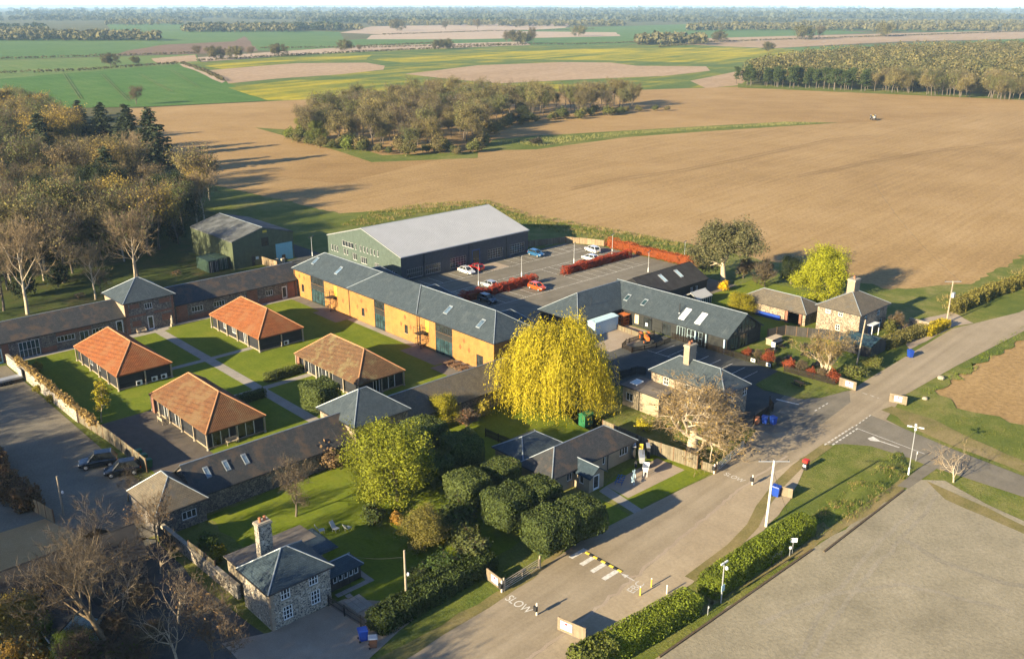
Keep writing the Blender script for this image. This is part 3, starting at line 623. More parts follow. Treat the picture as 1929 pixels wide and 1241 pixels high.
# raised middle roof
zt = YB['zo']
m = MB(); e = .11
A, B_, C_, D4 = (X0-.3-.02, 141.8, zt+e), (X0-.3-.02, 120.7, zt+e), (95.3, 125.6, 8.68+e), (95.3, 136.9, 8.68+e)
m.poly(A, B_, C_, D4); m.poly(*[(x,y,z-e-.01) for x,y,z in (A,D4,C_,B_)])
for p, q in ((A,B_),(B_,C_),(D4,A)): m.poly((p[0],p[1],p[2]-e-.01), (q[0],q[1],q[2]-e-.01), q, p)
mr = m.build('middle_roof', M['slate'], YB['root'])
for p, q in ((D4,A),(C_,B_)): m = MB(); m.tube(p, q, .09, n=5); m.build('hip_flashing', M['lead'], mr, uv=False)
rooflights(YB, 'W', [(U(157.3)+.3,2.0,.95,1.5),(U(148.6)+.3,1.7,.95,1.6),(U(115.6)+.3,1.7,.95,1.5),(U(107.0)+.3,1.4,.95,1.5)])
def diamond(y, z):
    k = .5; m = MB(); fr = YB['F']['W']; u = U(y)
    m.add([fr(u-k*.7,.02,z), fr(u,.02,z-k), fr(u+k*.7,.02,z), fr(u,.02,z+k), fr(u-k*.7,-.02,z), fr(u,-.02,z-k), fr(u+k*.7,-.02,z), fr(u,-.02,z+k)], [(0,1,2,3),(4,5,1,0),(5,6,2,1),(6,7,3,2),(7,4,0,3)])
    m.build('brick_diamond', M['diamond_brick'], YB['root'])
for y, z in ((159.2,4.2),(157.4,4.2),(143.8,2.6),(137.6,4.0),(139.0,2.6),(136.2,2.6),(124.4,4.1),(125.6,2.6),(122.9,2.6),(108.6,3.9),(109.6,2.6),(107.4,2.6)): diamond(y, z)
# rear wings of the range
for i, yc in enumerate((145., 128., 108.)):
    m = MB(); m.box(99.9, 103.6, yc-3.2, yc+3.2, -.1, 4.6); wv = m.build('rear_wing', M['red_brick'], YB['root'])
    roof(wv, 96.5, 104.0, yc-3.6, yc+3.6, 4.5, 7.3, 'x', 0, 3.6, 'slate', name='rear_roof')
# ---- spiral stairs on the range
def spiral(name, label, x, y):
    t = thing(name, label, 'staircase', (x, y, 0)); m = MB(); m.tube((x,y,0), (x,y,4.1), .07, n=8); m.build('centre_post', M['dark_metal'], t, uv=False)
    n = 15
    for i in range(n):
        a = math.pi*.0+i*2*math.pi*1.15/n; a1 = a+.42; z = .2+i*2.7/n; r = .95; s = MB()
        s.prism([(x,y),(x+r*math.cos(a),y+r*math.sin(a)),(x+r*math.cos(a1),y+r*math.sin(a1))], z, z+.05); s.build('step', M['wood'], t, uv=False)
    b = MB(); b.box(x-.9, x+1.0, y-.7, y+.7, 2.88, 2.95); b.build('landing', M['dark_metal'], t, uv=False)
    for dx, dy in ((-.9,-.7),(-.9,.7),(.9,-.7),(.9,.7),(-.9,0)):
        p = MB(); p.tube((x+dx,y+dy,2.95), (x+dx,y+dy,4.0), .025, n=5); p.build('baluster', M['dark_metal'], t, uv=False)
    h = MB(); h.tube((x-.9,y-.7,4.),(x-.9,y+.7,4.),.03,n=5); h.tube((x-.9,y-.7,4.),(x+.9,y-.7,4.),.03,n=5); h.tube((x-.9,y+.7,4.),(x+.9,y+.7,4.),.03,n=5)
    for i in range(n):
        a = i*2*math.pi*1.15/n; a1 = (i+1)*2*math.pi*1.15/n; z = 1.15+i*2.7/n
        h.tube((x+.95*math.cos(a),y+.95*math.sin(a),z), (x+.95*math.cos(a1),y+.95*math.sin(a1),z+2.7/n), .025, n=4)
        h.tube((x+.95*math.cos(a),y+.95*math.sin(a),z), (x+.95*math.cos(a),y+.95*math.sin(a),z-.9), .014, n=4)
    h.build('handrail', M['dark_metal'], t, uv=False)
spiral('spiral_stair', 'dark spiral stair on the yellow range nearest the old flint wing', 89.6, 146.6)
spiral('spiral_stair', 'dark spiral stair on the yellow range nearest the willow', 89.6, 118.7)
# ---- flint wings and corner tower at the back of the court
op = [W('S', 2.4, .8, 1.1, .8, 1, 1), ('S', (5.2,7.0,-.02,2.4), 'd', dict(mat='teal_door', glazed='glass_blue')), ('S', (9.6,12.8,-.02,2.75), 'w', dict(nx=5, ny=2, gm='glass_blue', sill=False)),
      W('S', 15.6, 2.9, 1.35, 1.0, 5, 1), ('S', (19.3,20.8,-.02,2.4), 'w', dict(nx=2, ny=1, gm='glass_blue', sill=False)), W('S', 21.4, 2.9, 1.35, 1.0, 5, 1), ('S', (25.5,26.7,-.02,2.9), 'd', dict(mat='white_paint', glazed='glass'))]
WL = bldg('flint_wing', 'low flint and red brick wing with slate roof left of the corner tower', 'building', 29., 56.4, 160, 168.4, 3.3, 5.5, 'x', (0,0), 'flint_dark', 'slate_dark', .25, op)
for u0, u1, z0, z1 in ((0,2.2,-.05,3.1),(7.1,8.1,-.05,3.1),(13.0,15.4,-.05,1.0),(15.5,21.3,2.5,3.1),(21.0,25.2,-.05,1.1),(26.9,27.3,-.05,3.1)): panel(WL, 'S', u0, u1, z0, z1, 'red_brick', 'brick_panel', -.02, .03)
op = [W('S', 3.55, 1.35, 3.95, 1.05, 3, 1), ('S', (3.75,4.85,-.02,2.6), 'd', dict(mat='white_paint', glazed='glass'))]
TW = bldg('corner_tower', 'square flint tower with pyramid slate roof at the back of the courtyard', 'tower', 56.2, 65.2, 159.7, 168.7, 5.8, 8.6, 'x', (4.2,4.2), 'flint_dark', 'slate', .3, op, dpipes=[('S', 8.9)])
for u0, u1, z0, z1 in ((0,.6,-.05,5.6),(8.4,8.78,-.05,5.6),(.9,2.6,4.5,5.3),(6.2,8.2,4.5,5.3),(1.0,2.6,1.2,2.2),(6.4,8.2,1.2,2.4),(.6,3.6,2.9,3.3),(5.0,8.4,2.9,3.3)): panel(TW, 'S', u0, u1, z0, z1, 'red_brick', 'brick_panel', -.02, .03)
m = MB(); m.fbox(TW['F']['W'], 0, 8.95, -.02, .03, -.05, 5.6); m.build('brick_panel', M['pale_brick'], TW['root'])
op = [W('S', 3.4+k*4.35, 2.2, 1.35, 1.05, 4, 1) for k in range(3)]+[W('S', 18.6, 1.5, 1.3, 1.05, 3, 1), ('S', (22.1,23.2,-.02,2.5), 'd', dict(mat='white_paint', glazed='glass'))]
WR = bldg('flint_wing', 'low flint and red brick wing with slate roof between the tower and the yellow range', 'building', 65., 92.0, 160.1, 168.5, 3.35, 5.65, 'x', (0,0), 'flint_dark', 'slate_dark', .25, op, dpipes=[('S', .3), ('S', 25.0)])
for u0, u1, z0, z1 in ((.5,2.6,-.05,3.1),(2.7,14.5,-.05,.9),(14.6,16.8,-.05,3.1),(17.0,22.,-.05,1.0),(23.4,25.4,-.05,3.1)): panel(WR, 'S', u0, u1, z0, z1, 'red_brick', 'brick_panel', -.02, .03)
# ---- the four courtyard pavilions
def pavilion(label, x0, y0, rm, capm, posts, op, boxes=(), grp='hipped pavilions in the courtyard'):
    x0 -= .5; y0 -= .5; x1, y1 = x0+8.0, y0+17.2
    B = bldg('pavilion', label, 'building', x0, x1, y0, y1, 2.55, 5.7, 'y', (4.,4.), 'black_board', rm, .35, op, rib=(.25,.036), cap=capm, gutter=None, group=grp, capr=.11)
    m = MB(); m.box(x0-.06, x1+.06, y0-.06, y1+.06, -.1, .22); m.build('plinth', M['pale_brick'], B['root'])
    for (dx, dy) in posts:
        p = MB(); p.box(x0+dx-.09, x0+dx+.09, y0+dy-.09, y0+dy+.09, .3, 2.3); po = p.build('post', M['pole_wood'], B['root'], uv=False)
        s = MB(); s.lathe((x0+dx, y0+dy, 0), [(.2,0),(.18,.2),(.12,.32)], 8); s.build('post_base', M['stone'], po, uv=False)
    return B
PST = [(-.2,-.2),(-.2,3.7),(-.2,7.5),(-.2,11.3),(-.2,14.7),(-.2,17.3),(4.,-.2),(8.1,-.2)]
WW = lambda u, wd=1.5: W('W', u, wd, .95, 1.25, 4, 1, sill=False)
FW = lambda s, u, wd: (s, (u, u+wd, .1, 2.35), 'w', dict(nx=2, ny=1, sill=False, t=.1))
p1 = pavilion('hipped pavilion with bright orange pantiles nearest the wall and flint wing', 45.8, 136.0, 'pantile', 'ridge_clay', PST, [WW(5.2), WW(8.4)])
p2 = pavilion('hipped pavilion with bright orange pantiles in front of the yellow range', 69.6, 136.6, 'pantile', 'ridge_clay', PST, [WW(4.2), WW(7.4), FW('W', 11.6, 1.1)])
p3 = pavilion('hipped pavilion with lichened brown tiles behind the clipped hedge', 70.4, 108.6, 'pantile_brown', 'ridge_clay', PST, [FW('W', 2.4, 1.6), FW('W', 5.2, 2.0), FW('W', 8.2, 2.), FW('S', 2.6, 1.2), FW('S', 4.2, 2.4)])
p4 = pavilion('hipped pavilion with orange brown tiles and glazed doors beside the paved yard', 46.6, 108.2, 'pantile_mid', 'ridge_clay', PST, [FW('W', 3.6, 1.9), FW('W', 7.2, 2.1), FW('S', .6, 2.5), FW('S', 4.2, 2.5)])
for B, yy in ((p4, 124.6), (p3, 125.)):
    x0 = B['root'].location.x-4.; m = MB(); m.box(x0-.4, x0+.1, yy-.9, yy-.1, 0, 2.3); m.build('brick_pier', M['red_brick'], B['root'])
# ---- green steel barn
op = [('S', (4.3,5.1,-.02,2.2), 'd', dict(mat='dark_metal', fm='dark_metal')), ('S', (7.0,8.8,4.0,6.0), 'w', dict(nx=1, ny=1, fm='dark_metal', gm='glass', sill=False))]
GB = bldg('green_barn', 'dark green steel barn with streaked corrugated roof by the wood', 'barn', 90.4, 105.4, 186.5, 206.8, 6.1, 8.2, 'y', (0,0), 'green_steel', 'corrugated', .12, op, rib=(.4,.07), cap='lead', gutter=None)
m = MB(); m.fbox(GB['F']['S'], 10.4, 14.6, -.03, .05, 0, 4.0); rd = m.build('roller_door', M['teal_door'], GB['root'])
m = MB()
for i in range(13): m.fbox(GB['F']['S'], 10.42, 14.58, .05, .065, .15+i*.3, .17+i*.3)
m.build('slat_joints', M['pale_blue'], rd, uv=False)
panel(GB, 'S', 7.5, 8.5, 7.1, 7.6, 'yellow_paint', 'notice', .0, .06); panel(GB, 'S', 5.3, 6.0, 1.4, 2.0, 'pale_blue', 'notice', 0, .05)
# ---- big grey shed
op = []
fs = lambda s, u, wd, z, h, nx, ny: op.append((s, (u, u+wd, z, z+h), 'w', dict(nx=nx, ny=ny, fm='white_paint' if ny == 1 else 'galv', sill=False, t=.06)))
for u in (1.2,2.3,3.4,6.3,7.4): fs('W', u, .7, 2.1, 1.4, 1, 1)
fs('W', 5.8, 4.6, 4.0, 1.3, 4, 1)
for u in (10.9,12.8,14.1,15.4,16.7,18.0,19.3): fs('W', u, .6, 4.0, 1.35, 1, 1)
fs('W', 9.9, 1.6, 1.6, 1.5, 2, 1); fs('W', 13.0, 2.4, 1.4, 1.5, 3, 1); fs('W', 18.3, 1.6, .8, 1.7, 3, 1); fs('W', 21.6, 1.4, .1, 2., 2, 1); fs('W', 24.6, 1.6, .4, 1.6, 2, 1)
for u in (1.5, 6.4): fs('S', u, 4.2, .5, 2.0, 8, 2)
for u in (13.2, 24.2, 31.0): fs('S', u, 4.6, .6, 2.2, 6, 4)
op.append(('S', (19.6,21.9,-.02,3.6), 'd', dict(mat='blue_door', glazed='glass', fm='blue_door')))
SH = bldg('steel_shed', 'large grey steel shed with pale ribbed roof beside the car park', 'warehouse', 111.2, 148.0, 153.2, 181.0, 5.4, 9.2, 'x', (0,0), 'shed_slate', 'roof_steel', .2, op, rib=(.5,.06), cap='galv', gutter='galv', dpipes=[('S', 6.0), ('S', 18.6), ('S', 29.9)])
m = MB(); wall(m, frame((111.16,181.04),(111.16,153.16)), -.1, 5.4, [o[1] for o in op if o[0] == 'W'], .05); m.poly((111.16,181.04,5.4),(111.16,153.16,5.4),(111.16,167.1,9.18)); m.build('gable_cladding', M['shed_steel'], SH['root'])
m = MB(); m.fbox(SH['F']['S'], 6.2, 18.4, .0, .05, 3.0, 5.2); m.build('cladding_panel', M['shed_slate'], SH['root'])
# ---- black shop and its L wing
op = []
for k, u in enumerate((3.9, 6.9, 10.6, 14.6)):
    pass
U2 = lambda y: 106.0-y
op += [('W', (U2(100.6), U2(98.8), 0, 2.25), 'w', dict(nx=2, ny=1, fm='dark_metal', sill=False)), ('W', (U2(95.6), U2(93.6), 0, 2.25), 'w', dict(nx=2, ny=1, fm='dark_metal', sill=False)), ('W', (U2(91.4), U2(89.4), 0, 2.25), 'w', dict(nx=2, ny=1, fm='dark_metal', sill=False)),
       ('W', (U2(88.2), U2(86.4), 0, 2.4), 'w', dict(nx=3, ny=1, fm='pale_blue', sill=False)), ('W', (U2(86.0), U2(82.8), 0, 2.4), 'w', dict(nx=4, ny=2, fm='pale_blue', sill=False))]
op += [('S', (.6,3.4,.1,2.4), 'w', dict(nx=4, ny=1, fm='dark_metal', gm='glass_blue', sill=False)), ('S', (3.8,6.4,.1,2.4), 'w', dict(nx=3, ny=1, fm='dark_metal', gm='glass_blue', sill=False))]
SP = bldg('black_shop', 'long black boarded shop with grey slate roof and glazed gable end', 'building', 125.6, 135.6, 82.2, 110.4, 2.75, 5.8, 'y', (0,0), 'grey_board', 'slate', .35, op, gablem='black_board', dpipes=[('W', 12.2)])
rooflights(SP, 'W', [(U2(101.2),1.6,.9,1.3),(U2(97.2),1.6,.9,1.3)], gm='glass_blue'); rooflights(SP, 'W', [(U2(88.2),1.1,1.2,2.2),(U2(84.8),1.1,1.2,2.2)], gm='pale_blue', fm='white_paint')
fr = SP['F']['S']; g = MB()
for i in range(6):
    u0 = 1.9+i*1.05; u1 = u0+.95
    zt_ = lambda u: 2.75+(5.8-2.75)*(1-abs(u-5.)/5.)-.35
    if u1 > 8.2: continue
    m = MB(); m.poly(fr(u0,.03,2.75), fr(u1,.03,2.75), fr(u1,.03,max(zt_(u1),2.8)), fr(u0,.03,max(zt_(u0),2.8))); m.build('gable_pane', M['glass_blue'], SP['root'], uv=False)
m = MB()
for i in range(8): u = 1.85+i*1.05; m.fbox(fr, u-.05, u+.05, .0, .08, 2.6, max(2.75+(3.05)*(1-abs(u-5.)/5.)-.3, 2.7))
m.build('gable_mullions', M['dark_metal'], SP['root'], uv=False)
for y in (88.4, 86.2, 82.5): m = MB(); m.box(125.2, 125.42, y-.12, y+.12, 0, 2.5); m.build('porch_post', M['pale_blue'], SP['root'], uv=False)
m = MB(); m.tube((127.5,93.6,3.6), (127.5,93.6,5.6), .09, n=8); m.tube((127.5,93.6,5.6),(127.5,93.6,5.75),.15,.05,n=8); m.build('flue', M['dark_metal'], SP['roof'], uv=False)
m = MB(); m.lathe((127.5,93.6,3.75), [(.4,0),(.12,.35)], 8); m.build('flue_flashing', M['galv'], SP['roof'], uv=False)
for u, wd, z, h, mt in ((U2(102.4),.9,.9,1.2,'poster'),(U2(101.3)-.1,.7,.9,1.2,'poster'),(U2(97.6),.9,.5,1.7,'poster'),(U2(95.1),.5,.6,.6,'white_paint')): panel(SP, 'W', u, u+wd, z, z+h, mt, 'notice', 0, .05)
NW = bldg('black_store', 'black boarded store with hipped slate roof adjoining the shop', 'building', 113.9, 129.5, 105.2, 114.6, 2.75, 5.75, 'x', (4.7,0), 'black_board', 'slate', .35, [], dpipes=[])
m = MB(); p, q = (119.2,107.0,4.0), (119.2,107.0,5.6); m.tube(p, q, .05, n=6); m.build('vent_pipe', M['dark_metal'], NW['root'], uv=False)
EB = bldg('black_barn', 'long low black barn with dark felt roof and two rooflights behind the shop', 'barn', 134.6, 152.4, 105.6, 114.8, 2.8, 5.3, 'x', (0,0), 'black_board', 'dark_felt', .25, [W('S', 12.3, .8, 1., 1., 2, 1, sill=False), W('S', 14.0, .8, 1., 1., 2, 1, sill=False)], rib=(.35,.03), cap='dark_felt', gutter=None)
rooflights(EB, 'S', [(6.6,2.0,1.0,1.9),(11.6,2.0,1.0,1.9)], gm='pale_blue', fm='galv')
CB = bldg('site_cabin', 'pale grey steel cabin with flat ribbed roof beside the shop', 'cabin', 115.9, 122.0, 102.9, 105.0, 2.35, 2.55, 'x', (0,0), 'pale_blue', 'pale_blue', .08, [], rib=(.3,.03), cap=None, gutter=None)
# greenhouse
t = thing('greenhouse', 'small glass greenhouse with white ribs behind the black shop', 'greenhouse', (144.6,102.2,0)); m = MB(); m.box(142.6,147.0,100.6,103.8,-.1,1.6); m.build('glass_wall', M['glass_blue'], t, uv=False)
roof(t, 142.4, 147.2, 100.4, 104.0, 1.62, 2.6, 'x', 0, 0, 'roof_steel', rib=(.6,.09), cap='white_paint', capr=.06, name='glass_roof')
m = MB()
for i in range(8): x = 142.6+i*.63; m.box(x-.03, x+.03, 100.55, 100.6, 0, 1.6)
for i in range(6): y = 100.6+i*.64; m.box(142.55, 142.6, y-.03, y+.03, 0, 1.6)
m.build('frame', M['white_paint'], t, uv=False)
# ---- stone house by the lane
op = [W('W', 1.5, 1.0, 3.6, 1.0, 4, 2, fm='white_paint'), W('W', 4.0, .8, 3.6, 1.0, 2, 2), W('W', 3.7, .8, .9, 1.1, 2, 2), W('S', 1.5, 1.1, 3.2, 1.3, 2, 2, fm='pale_blue'), W('S', 6.2, 1.1, 3.2, 1.3, 2, 2, fm='pale_blue'), W('S', .9, 1.1, .8, 1.4, 2, 2, fm='pale_blue'), W('S', 7.4, 1.1, .8, 1.4, 2, 2, fm='pale_blue'), ('S', (3.6,4.6,-.02,2.2), 'd', dict(mat='blue_door', fm='pale_blue'))]
HF = bldg('stone_house', 'two storey stone house with hipped roof and big chimney by the lane', 'house', 147.6, 157.6, 70.4, 78.4, 4.75, 7.0, 'x', (4.2,4.2), 'flint_pale', 'slate_brown', .4, op)
chimney(HF['roof'], 152.9, 74.9, 1.9, 1.4, 6.2, 9.2, 'pale_brick', 1)
m = MB(); m.box(150.5,153.1,69.3,70.38,2.2,2.32); m.box(150.5,150.62,69.3,69.4,0,2.2); m.box(153.0,153.1,69.3,69.4,0,2.2); m.build('porch', M['white_paint'], HF['root'], uv=False)
# outbuilding beside it
OB = bldg('cart_shed', 'low open brick cart shed with slate roof beside the stone house', 'shed', 147.6, 153.6, 80.6, 94.4, 2.5, 4.2, 'y', (3.0,3.0), 'flint_pale', 'slate_brown', .4, [('W', (9.6,12.6,-.05,2.1), 'o')], dpipes=[])
m = MB(); m.box(147.75,153.4,80.75,94.2,-.05,.02); m.build('floor', M['brick_paving'], OB['root'])
for y in (81.4, 84.2): m = MB(); m.box(147.2,147.7,y-.25,y+.25,0,2.3); m.build('brick_pier', M['red_brick'], OB['root'])
m = MB(); m.box(147.2,147.5,85.5,91.5,.05,.9); tag(m.build('tarpaulin', M['blue_plastic'], None, at=(147.35,88.5,0)), 'blue tarpaulin hung along the low wall of the cart shed', 'tarpaulin')
# small lean-to shed with glassy roof near the lane
LT = bldg('garden_shed', 'low garden shed with mottled blue grey sheet roof near the lane', 'shed', 141.2, 146.4, 64.8, 70.2, 1.9, 2.7, 'y', (0,0), 'dark_board', 'glass_blue', .2, [], rib=(.3,.04), cap=None, gutter=None)
# ---- stone cottage behind the bare oak
op = [W('W', 2.2, .9, 3.2, 1.2, 2, 2), W('W', 6.0, .9, 3.2, 1.2, 2, 2), W('W', 2.2, .9, .9, 1.3, 2, 2), W('W', 6.2, .9, .9, 1.3, 2, 2), W('S', 1.4, 1., 3.2, 1.2, 2, 2), W('S', 4.6, 1., 3.2, 1.2, 2, 2)]
HH = bldg('stone_cottage', 'two storey pale stone cottage with hipped slate roof behind the bare oak', 'house', 101.2, 106.8, 66.0, 78.6, 4.9, 6.9, 'y', (2.8,2.8), 'flint_pale', 'slate', .4, op, dpipes=[('W', 4.4), ('W', 7.3)])
chimney(HH['roof'], 103.9, 74.0, 1.7, .95, 6.3, 9.3, 'pale_brick', 2)
op = [W('S', 1.0, 1.2, 1.0, 1.2, 2, 1)]
HX = bldg('cottage_extension', 'flat roofed rendered extension on the pale stone cottage', 'building', 97.0, 101.1, 73.8, 80.4, 3.0, 3.12, 'y', (0,0), 'cream_render', 'roof_felt', .25, [W('W', .6, 1.3, .9, 1.25, 2, 1, fm='white_paint')], cap=None, dpipes=[('W', 3.1)])
on_roof(HX['roof'], HX['fr_eave']['W'], HX['zo'], HX['pitch'], .7, 1.2, 1.3, 1.6, gm='pale_blue', fm='white_paint')
# ---- bungalow with porch
op = [W('S', 12.2, 1.6, .95, 1.15, 3, 1), W('S', 2.6, .9, .95, 1.15, 2, 1), W('S', 9.0, .5, .95, 1.0, 1, 1)]
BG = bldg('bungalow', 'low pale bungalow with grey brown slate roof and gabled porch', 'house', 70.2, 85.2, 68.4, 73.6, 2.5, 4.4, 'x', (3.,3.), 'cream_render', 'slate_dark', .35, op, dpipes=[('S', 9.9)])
m = MB(); fr = frame((74.0,65.9),(76.6,65.9)); wall(m, fr, -.1, 2.1, [(.75,1.85,-.02,2.0)], .1); m.poly(fr(0,0,2.1), fr(2.6,0,2.1), fr(1.3,0,2.95))
fw = frame((74.0,68.4),(74.0,65.9)); wall(m, fw, -.1, 2.1, [(.9,1.6,.8,1.8)]); m.poly((76.6,65.9,-.1),(76.6,68.4,-.1),(76.6,68.4,2.1),(76.6,65.9,2.1)); po = m.build('porch', M['cream_render'], BG['root'])
roof(po, 73.75, 76.85, 65.5, 70.2, 2.06, 3.15, 'y', 0, 0, 'blue_slate', name='porch_roof'); window(BG['root'], fw, (.9,1.6,.8,1.8), 1, 1); door(BG['root'], fr, (.75,1.85,-.02,2.0), 'white_paint', glazed='glass')
op = [W('W', 2., .9, .9, 1.1, 2, 1)]
BX = bldg('bungalow_annexe', 'hipped slate annexe behind the bungalow beside the garden lawn', 'building', 70.8, 77.6, 73.9, 79.0, 2.5, 3.9, 'x', (2.2,2.2), 'cream_render', 'slate', .3, op)
# ---- flint cottage at the bottom left
op = [W('S', 1.1, 1.0, 2.75, 1.15, 3, 2, t=.09), W('S', 4.1, 1.0, 2.9, 1.15, 3, 2, t=.09), W('S', 1.2, 1.0, .55, 1.45, 3, 3, t=.09), W('S', 4.2, 1.0, .75, 1.5, 3, 3, t=.09)]
CJ = bldg('flint_cottage', 'flint cottage with blue slate hipped roof and tall chimney at the lane end', 'house', 33.3, 39.7, 68.3, 73.6, 4.35, 6.3, 'x', (2.9,2.9), 'flint', 'blue_slate', .35, op)
for k in range(0, 9): panel(CJ, 'S', 0, (.42 if k % 2 else .28), k*.48, k*.48+.44, 'pale_brick', 'quoin', -.05, .015)
for k in range(0, 9): panel(CJ, 'W', 5.3-(.42 if k % 2 else .28), 5.3, k*.48, k*.48+.44, 'pale_brick', 'quoin', -.05, .015)
chimney(CJ['roof'], 35.6, 73.0, 1.35, .85, 4.6, 8.7, 'flint', 2)
op = []
CX_ = bldg('cottage_extension', 'flat roofed extension behind the flint cottage', 'building', 34.0, 42.2, 73.8, 78.2, 3.0, 3.1, 'x', (0,0), 'cream_render', 'roof_felt', .25, op, cap=None)
m = MB(); m.box(39.8,42.9,72.3,76.8,3.12,3.2); m.box(39.6,43.1,72.1,77.,3.0,3.12); m.build('flat_roof', M['blue_slate'], CX_['root'])
LN = bldg('garden_store', 'low dark glazed garden store against the flint cottage', 'shed', 40.6, 44.2, 69.9, 72.0, 1.75, 2.5, 'x', (.8,.8), 'dark_board', 'blue_slate', .25, [W('S', .35+k*.62, .5, .75, .7, 1, 1, sill=False) for k in range(5)], gutter=None)
# garden paving: each slab its own piece
t = thing('garden_path', 'L shaped path of pale paving slabs beside the garden store', 'path', (42.5,67.5,0)); sl_ = None
for (x, y) in [(40.9+.62*i, 68.9) for i in range(7)]+[(44.6, 68.9+.62*j) for j in range(1, 4)]+[(40.9+.62*i, 67.4-.62*j) for j in range(4) for i in range(3)]+[(41.52,68.1)]:
    if sl_ is None: m = MB(); m.box(-.29,.29,-.29,.29,0,.05); sl_ = m.build('paving_slab', M['path_grit'], t, uv=False, at=(0,0,0)); s = sl_
    else: s = link(sl_.copy(), t)
    s.location = (x-42.5, y-67.5, .012+rng.uniform(0, .012)); s.rotation_euler = (0, 0, rng.normal()*.02)
# ---- flint lodge, dark wings and the near tower round the court
KT = bldg('near_tower', 'flint tower with pyramid slate roof between the dark wing and the clipped trees', 'tower', 58.6, 66.9, 92.0, 100.2, 4.75, 7.4, 'x', (3.5,3.5), 'flint_pale', 'slate', .35, [])
LW = bldg('brown_roofed_wing', 'low flint wing with mottled brown slate roof running to the willow', 'building', 66.9, 91.5, 92.6, 99.4, 2.6, 5.1, 'x', (0,0), 'flint_dark', 'slate_brown', .25, [])
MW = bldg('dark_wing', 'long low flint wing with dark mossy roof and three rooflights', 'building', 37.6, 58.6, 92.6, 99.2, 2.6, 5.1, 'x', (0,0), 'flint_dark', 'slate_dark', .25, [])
rooflights(MW, 'S', [(2.2,1.4,.6,1.1),(4.6,1.4,.6,1.1),(7.0,1.4,.6,1.1)], gm='skylight_glass', fm='lead')
NL = bldg('flint_lodge', 'small flint lodge with pyramid roof at the yard corner', 'building', 32.4, 37.9, 91.2, 98.4, 2.95, 5.3, 'y', (2.7,2.7), 'flint_dark', 'slate_brown', .3, [W('S', 2.7, 1.7, 1.0, 1.0, 3, 1, t=.09)])
# ---- dark outbuildings under the bottom left trees
OA = bldg('dark_outbuilding', 'long dark roofed flint outbuilding under the bare trees', 'building', 15.5, 28.5, 85.0, 90.6, 2.6, 4.6, 'x', (0,0), 'flint_dark', 'dark_felt', .3, [], cap='dark_felt')
OC = bldg('timber_shed', 'pale blue weatherboarded shed with dark gabled roof in the bottom left trees', 'shed', 17.2, 21.4, 77.8, 83.2, 2.4, 3.9, 'y', (0,0), 'pale_blue', 'dark_felt', .35, [], cap='dark_felt', gutter='white_paint')
# ================================================================ plants
def folmat(name, twig=(.13,.10,.07), trans=.2, rough=.7):
    "foliage: twigs keep bark colour, leaves take the plant's own colour with leaf to leaf variation"
    m, t, b = nodes(name, rough, .15); at = nd(t, 'ShaderNodeAttribute', attribute_name='cv'); oi = t.nodes.new('ShaderNodeObjectInfo')
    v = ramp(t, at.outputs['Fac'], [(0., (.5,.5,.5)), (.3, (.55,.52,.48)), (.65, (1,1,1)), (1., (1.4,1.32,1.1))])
    col = mix(t, 1., oi.outputs['Color'], v, 'MULTIPLY')
    col = mix(t, ramp(t, at.outputs['Fac'], [(.0, (0,0,0)), (.2, (0,0,0)), (.22, (1,1,1))]), (*twig, 1), col)
    col = mix(t, 1., col, ramp(t, oi.outputs['Random'], [(0, (.8,.82,.8)), (1, (1.18,1.14,1.1))]), 'MULTIPLY')
    t.links.new(col, b.inputs['Base Color'])
    tr = nd(t, 'ShaderNodeBsdfTranslucent'); t.links.new(col, tr.inputs[0]); ms = nd(t, 'ShaderNodeMixShader'); ms.inputs[0].default_value = trans
    t.links.new(b.outputs[0], ms.inputs[1]); t.links.new(tr.outputs[0], ms.inputs[2]); t.links.new(ms.outputs[0], t.nodes['Material Output'].inputs[0])
    return m
M['foliage'] = folmat('foliage'); M['foliage_pale'] = folmat('foliage_pale', (.27,.20,.115)); M['foliage_dark'] = folmat('foliage_dark', (.105,.082,.058))
def unit(v): return v/(np.linalg.norm(v, axis=-1, keepdims=True)+1e-9)
def grow(seed, H, r0, lv, kids, ang, ln, up=.2, wob=.22, th=.35, nl=True, leader=.9, flat=1.):
    rs = np.random.default_rng(seed); segs = []; tips = []
    def br(p, d, L, r, l):
        n = 5 if l == 0 else (3 if l < 3 else 2); pts = [p]; rr = [r]
        for i in range(n):
            d = d+rs.normal(size=3)*wob*(.35 if l == 0 else 1.)+np.array([0, 0, up*(1 if l else 0)]); d = d/np.linalg.norm(d)
            p = p+d*L/n; pts.append(p); rr.append(r*(1-.72*(i+1)/n))
            segs.append((pts[-2], p, rr[-2], rr[-1], l))
        tips.append((p, d, l))
        if l == lv: return
        k = kids[l]; az = rs.uniform(0, 6.28)
        for j in range(k):
            t = (th+(1-th)*(j+.5)/k) if l == 0 else .25+.75*(j+rs.uniform(0,1))/k
            i = min(int(t*n), n-1); f = t*n-i; q = pts[i]*(1-f)+pts[i+1]*f; az += 2.4+rs.normal()*.4
            a = R(ang[l])*(1+rs.normal()*.18); u = np.cross(d, (0,0,1.)) if abs(d[2]) < .95 else np.array([1.,0,0]); u = u/np.linalg.norm(u); w_ = np.cross(d, u)
            nd_ = d*math.cos(a)+(u*math.cos(az)+w_*math.sin(az))*math.sin(a); nd_[2] *= flat
            sc = ln[l]*rs.uniform(.75, 1.2)
            if l == 0: sc *= math.sin(math.pi*(.25+.62*(t-th)/(1-th)))**.6*1.05
            br(q, unit(nd_), L*sc if l else H*sc, max(r*(1-.7*t)*.62, .012), l+1)
    br(np.zeros(3), np.array([0.,0,1]), H*leader, r0, 0); return segs, tips
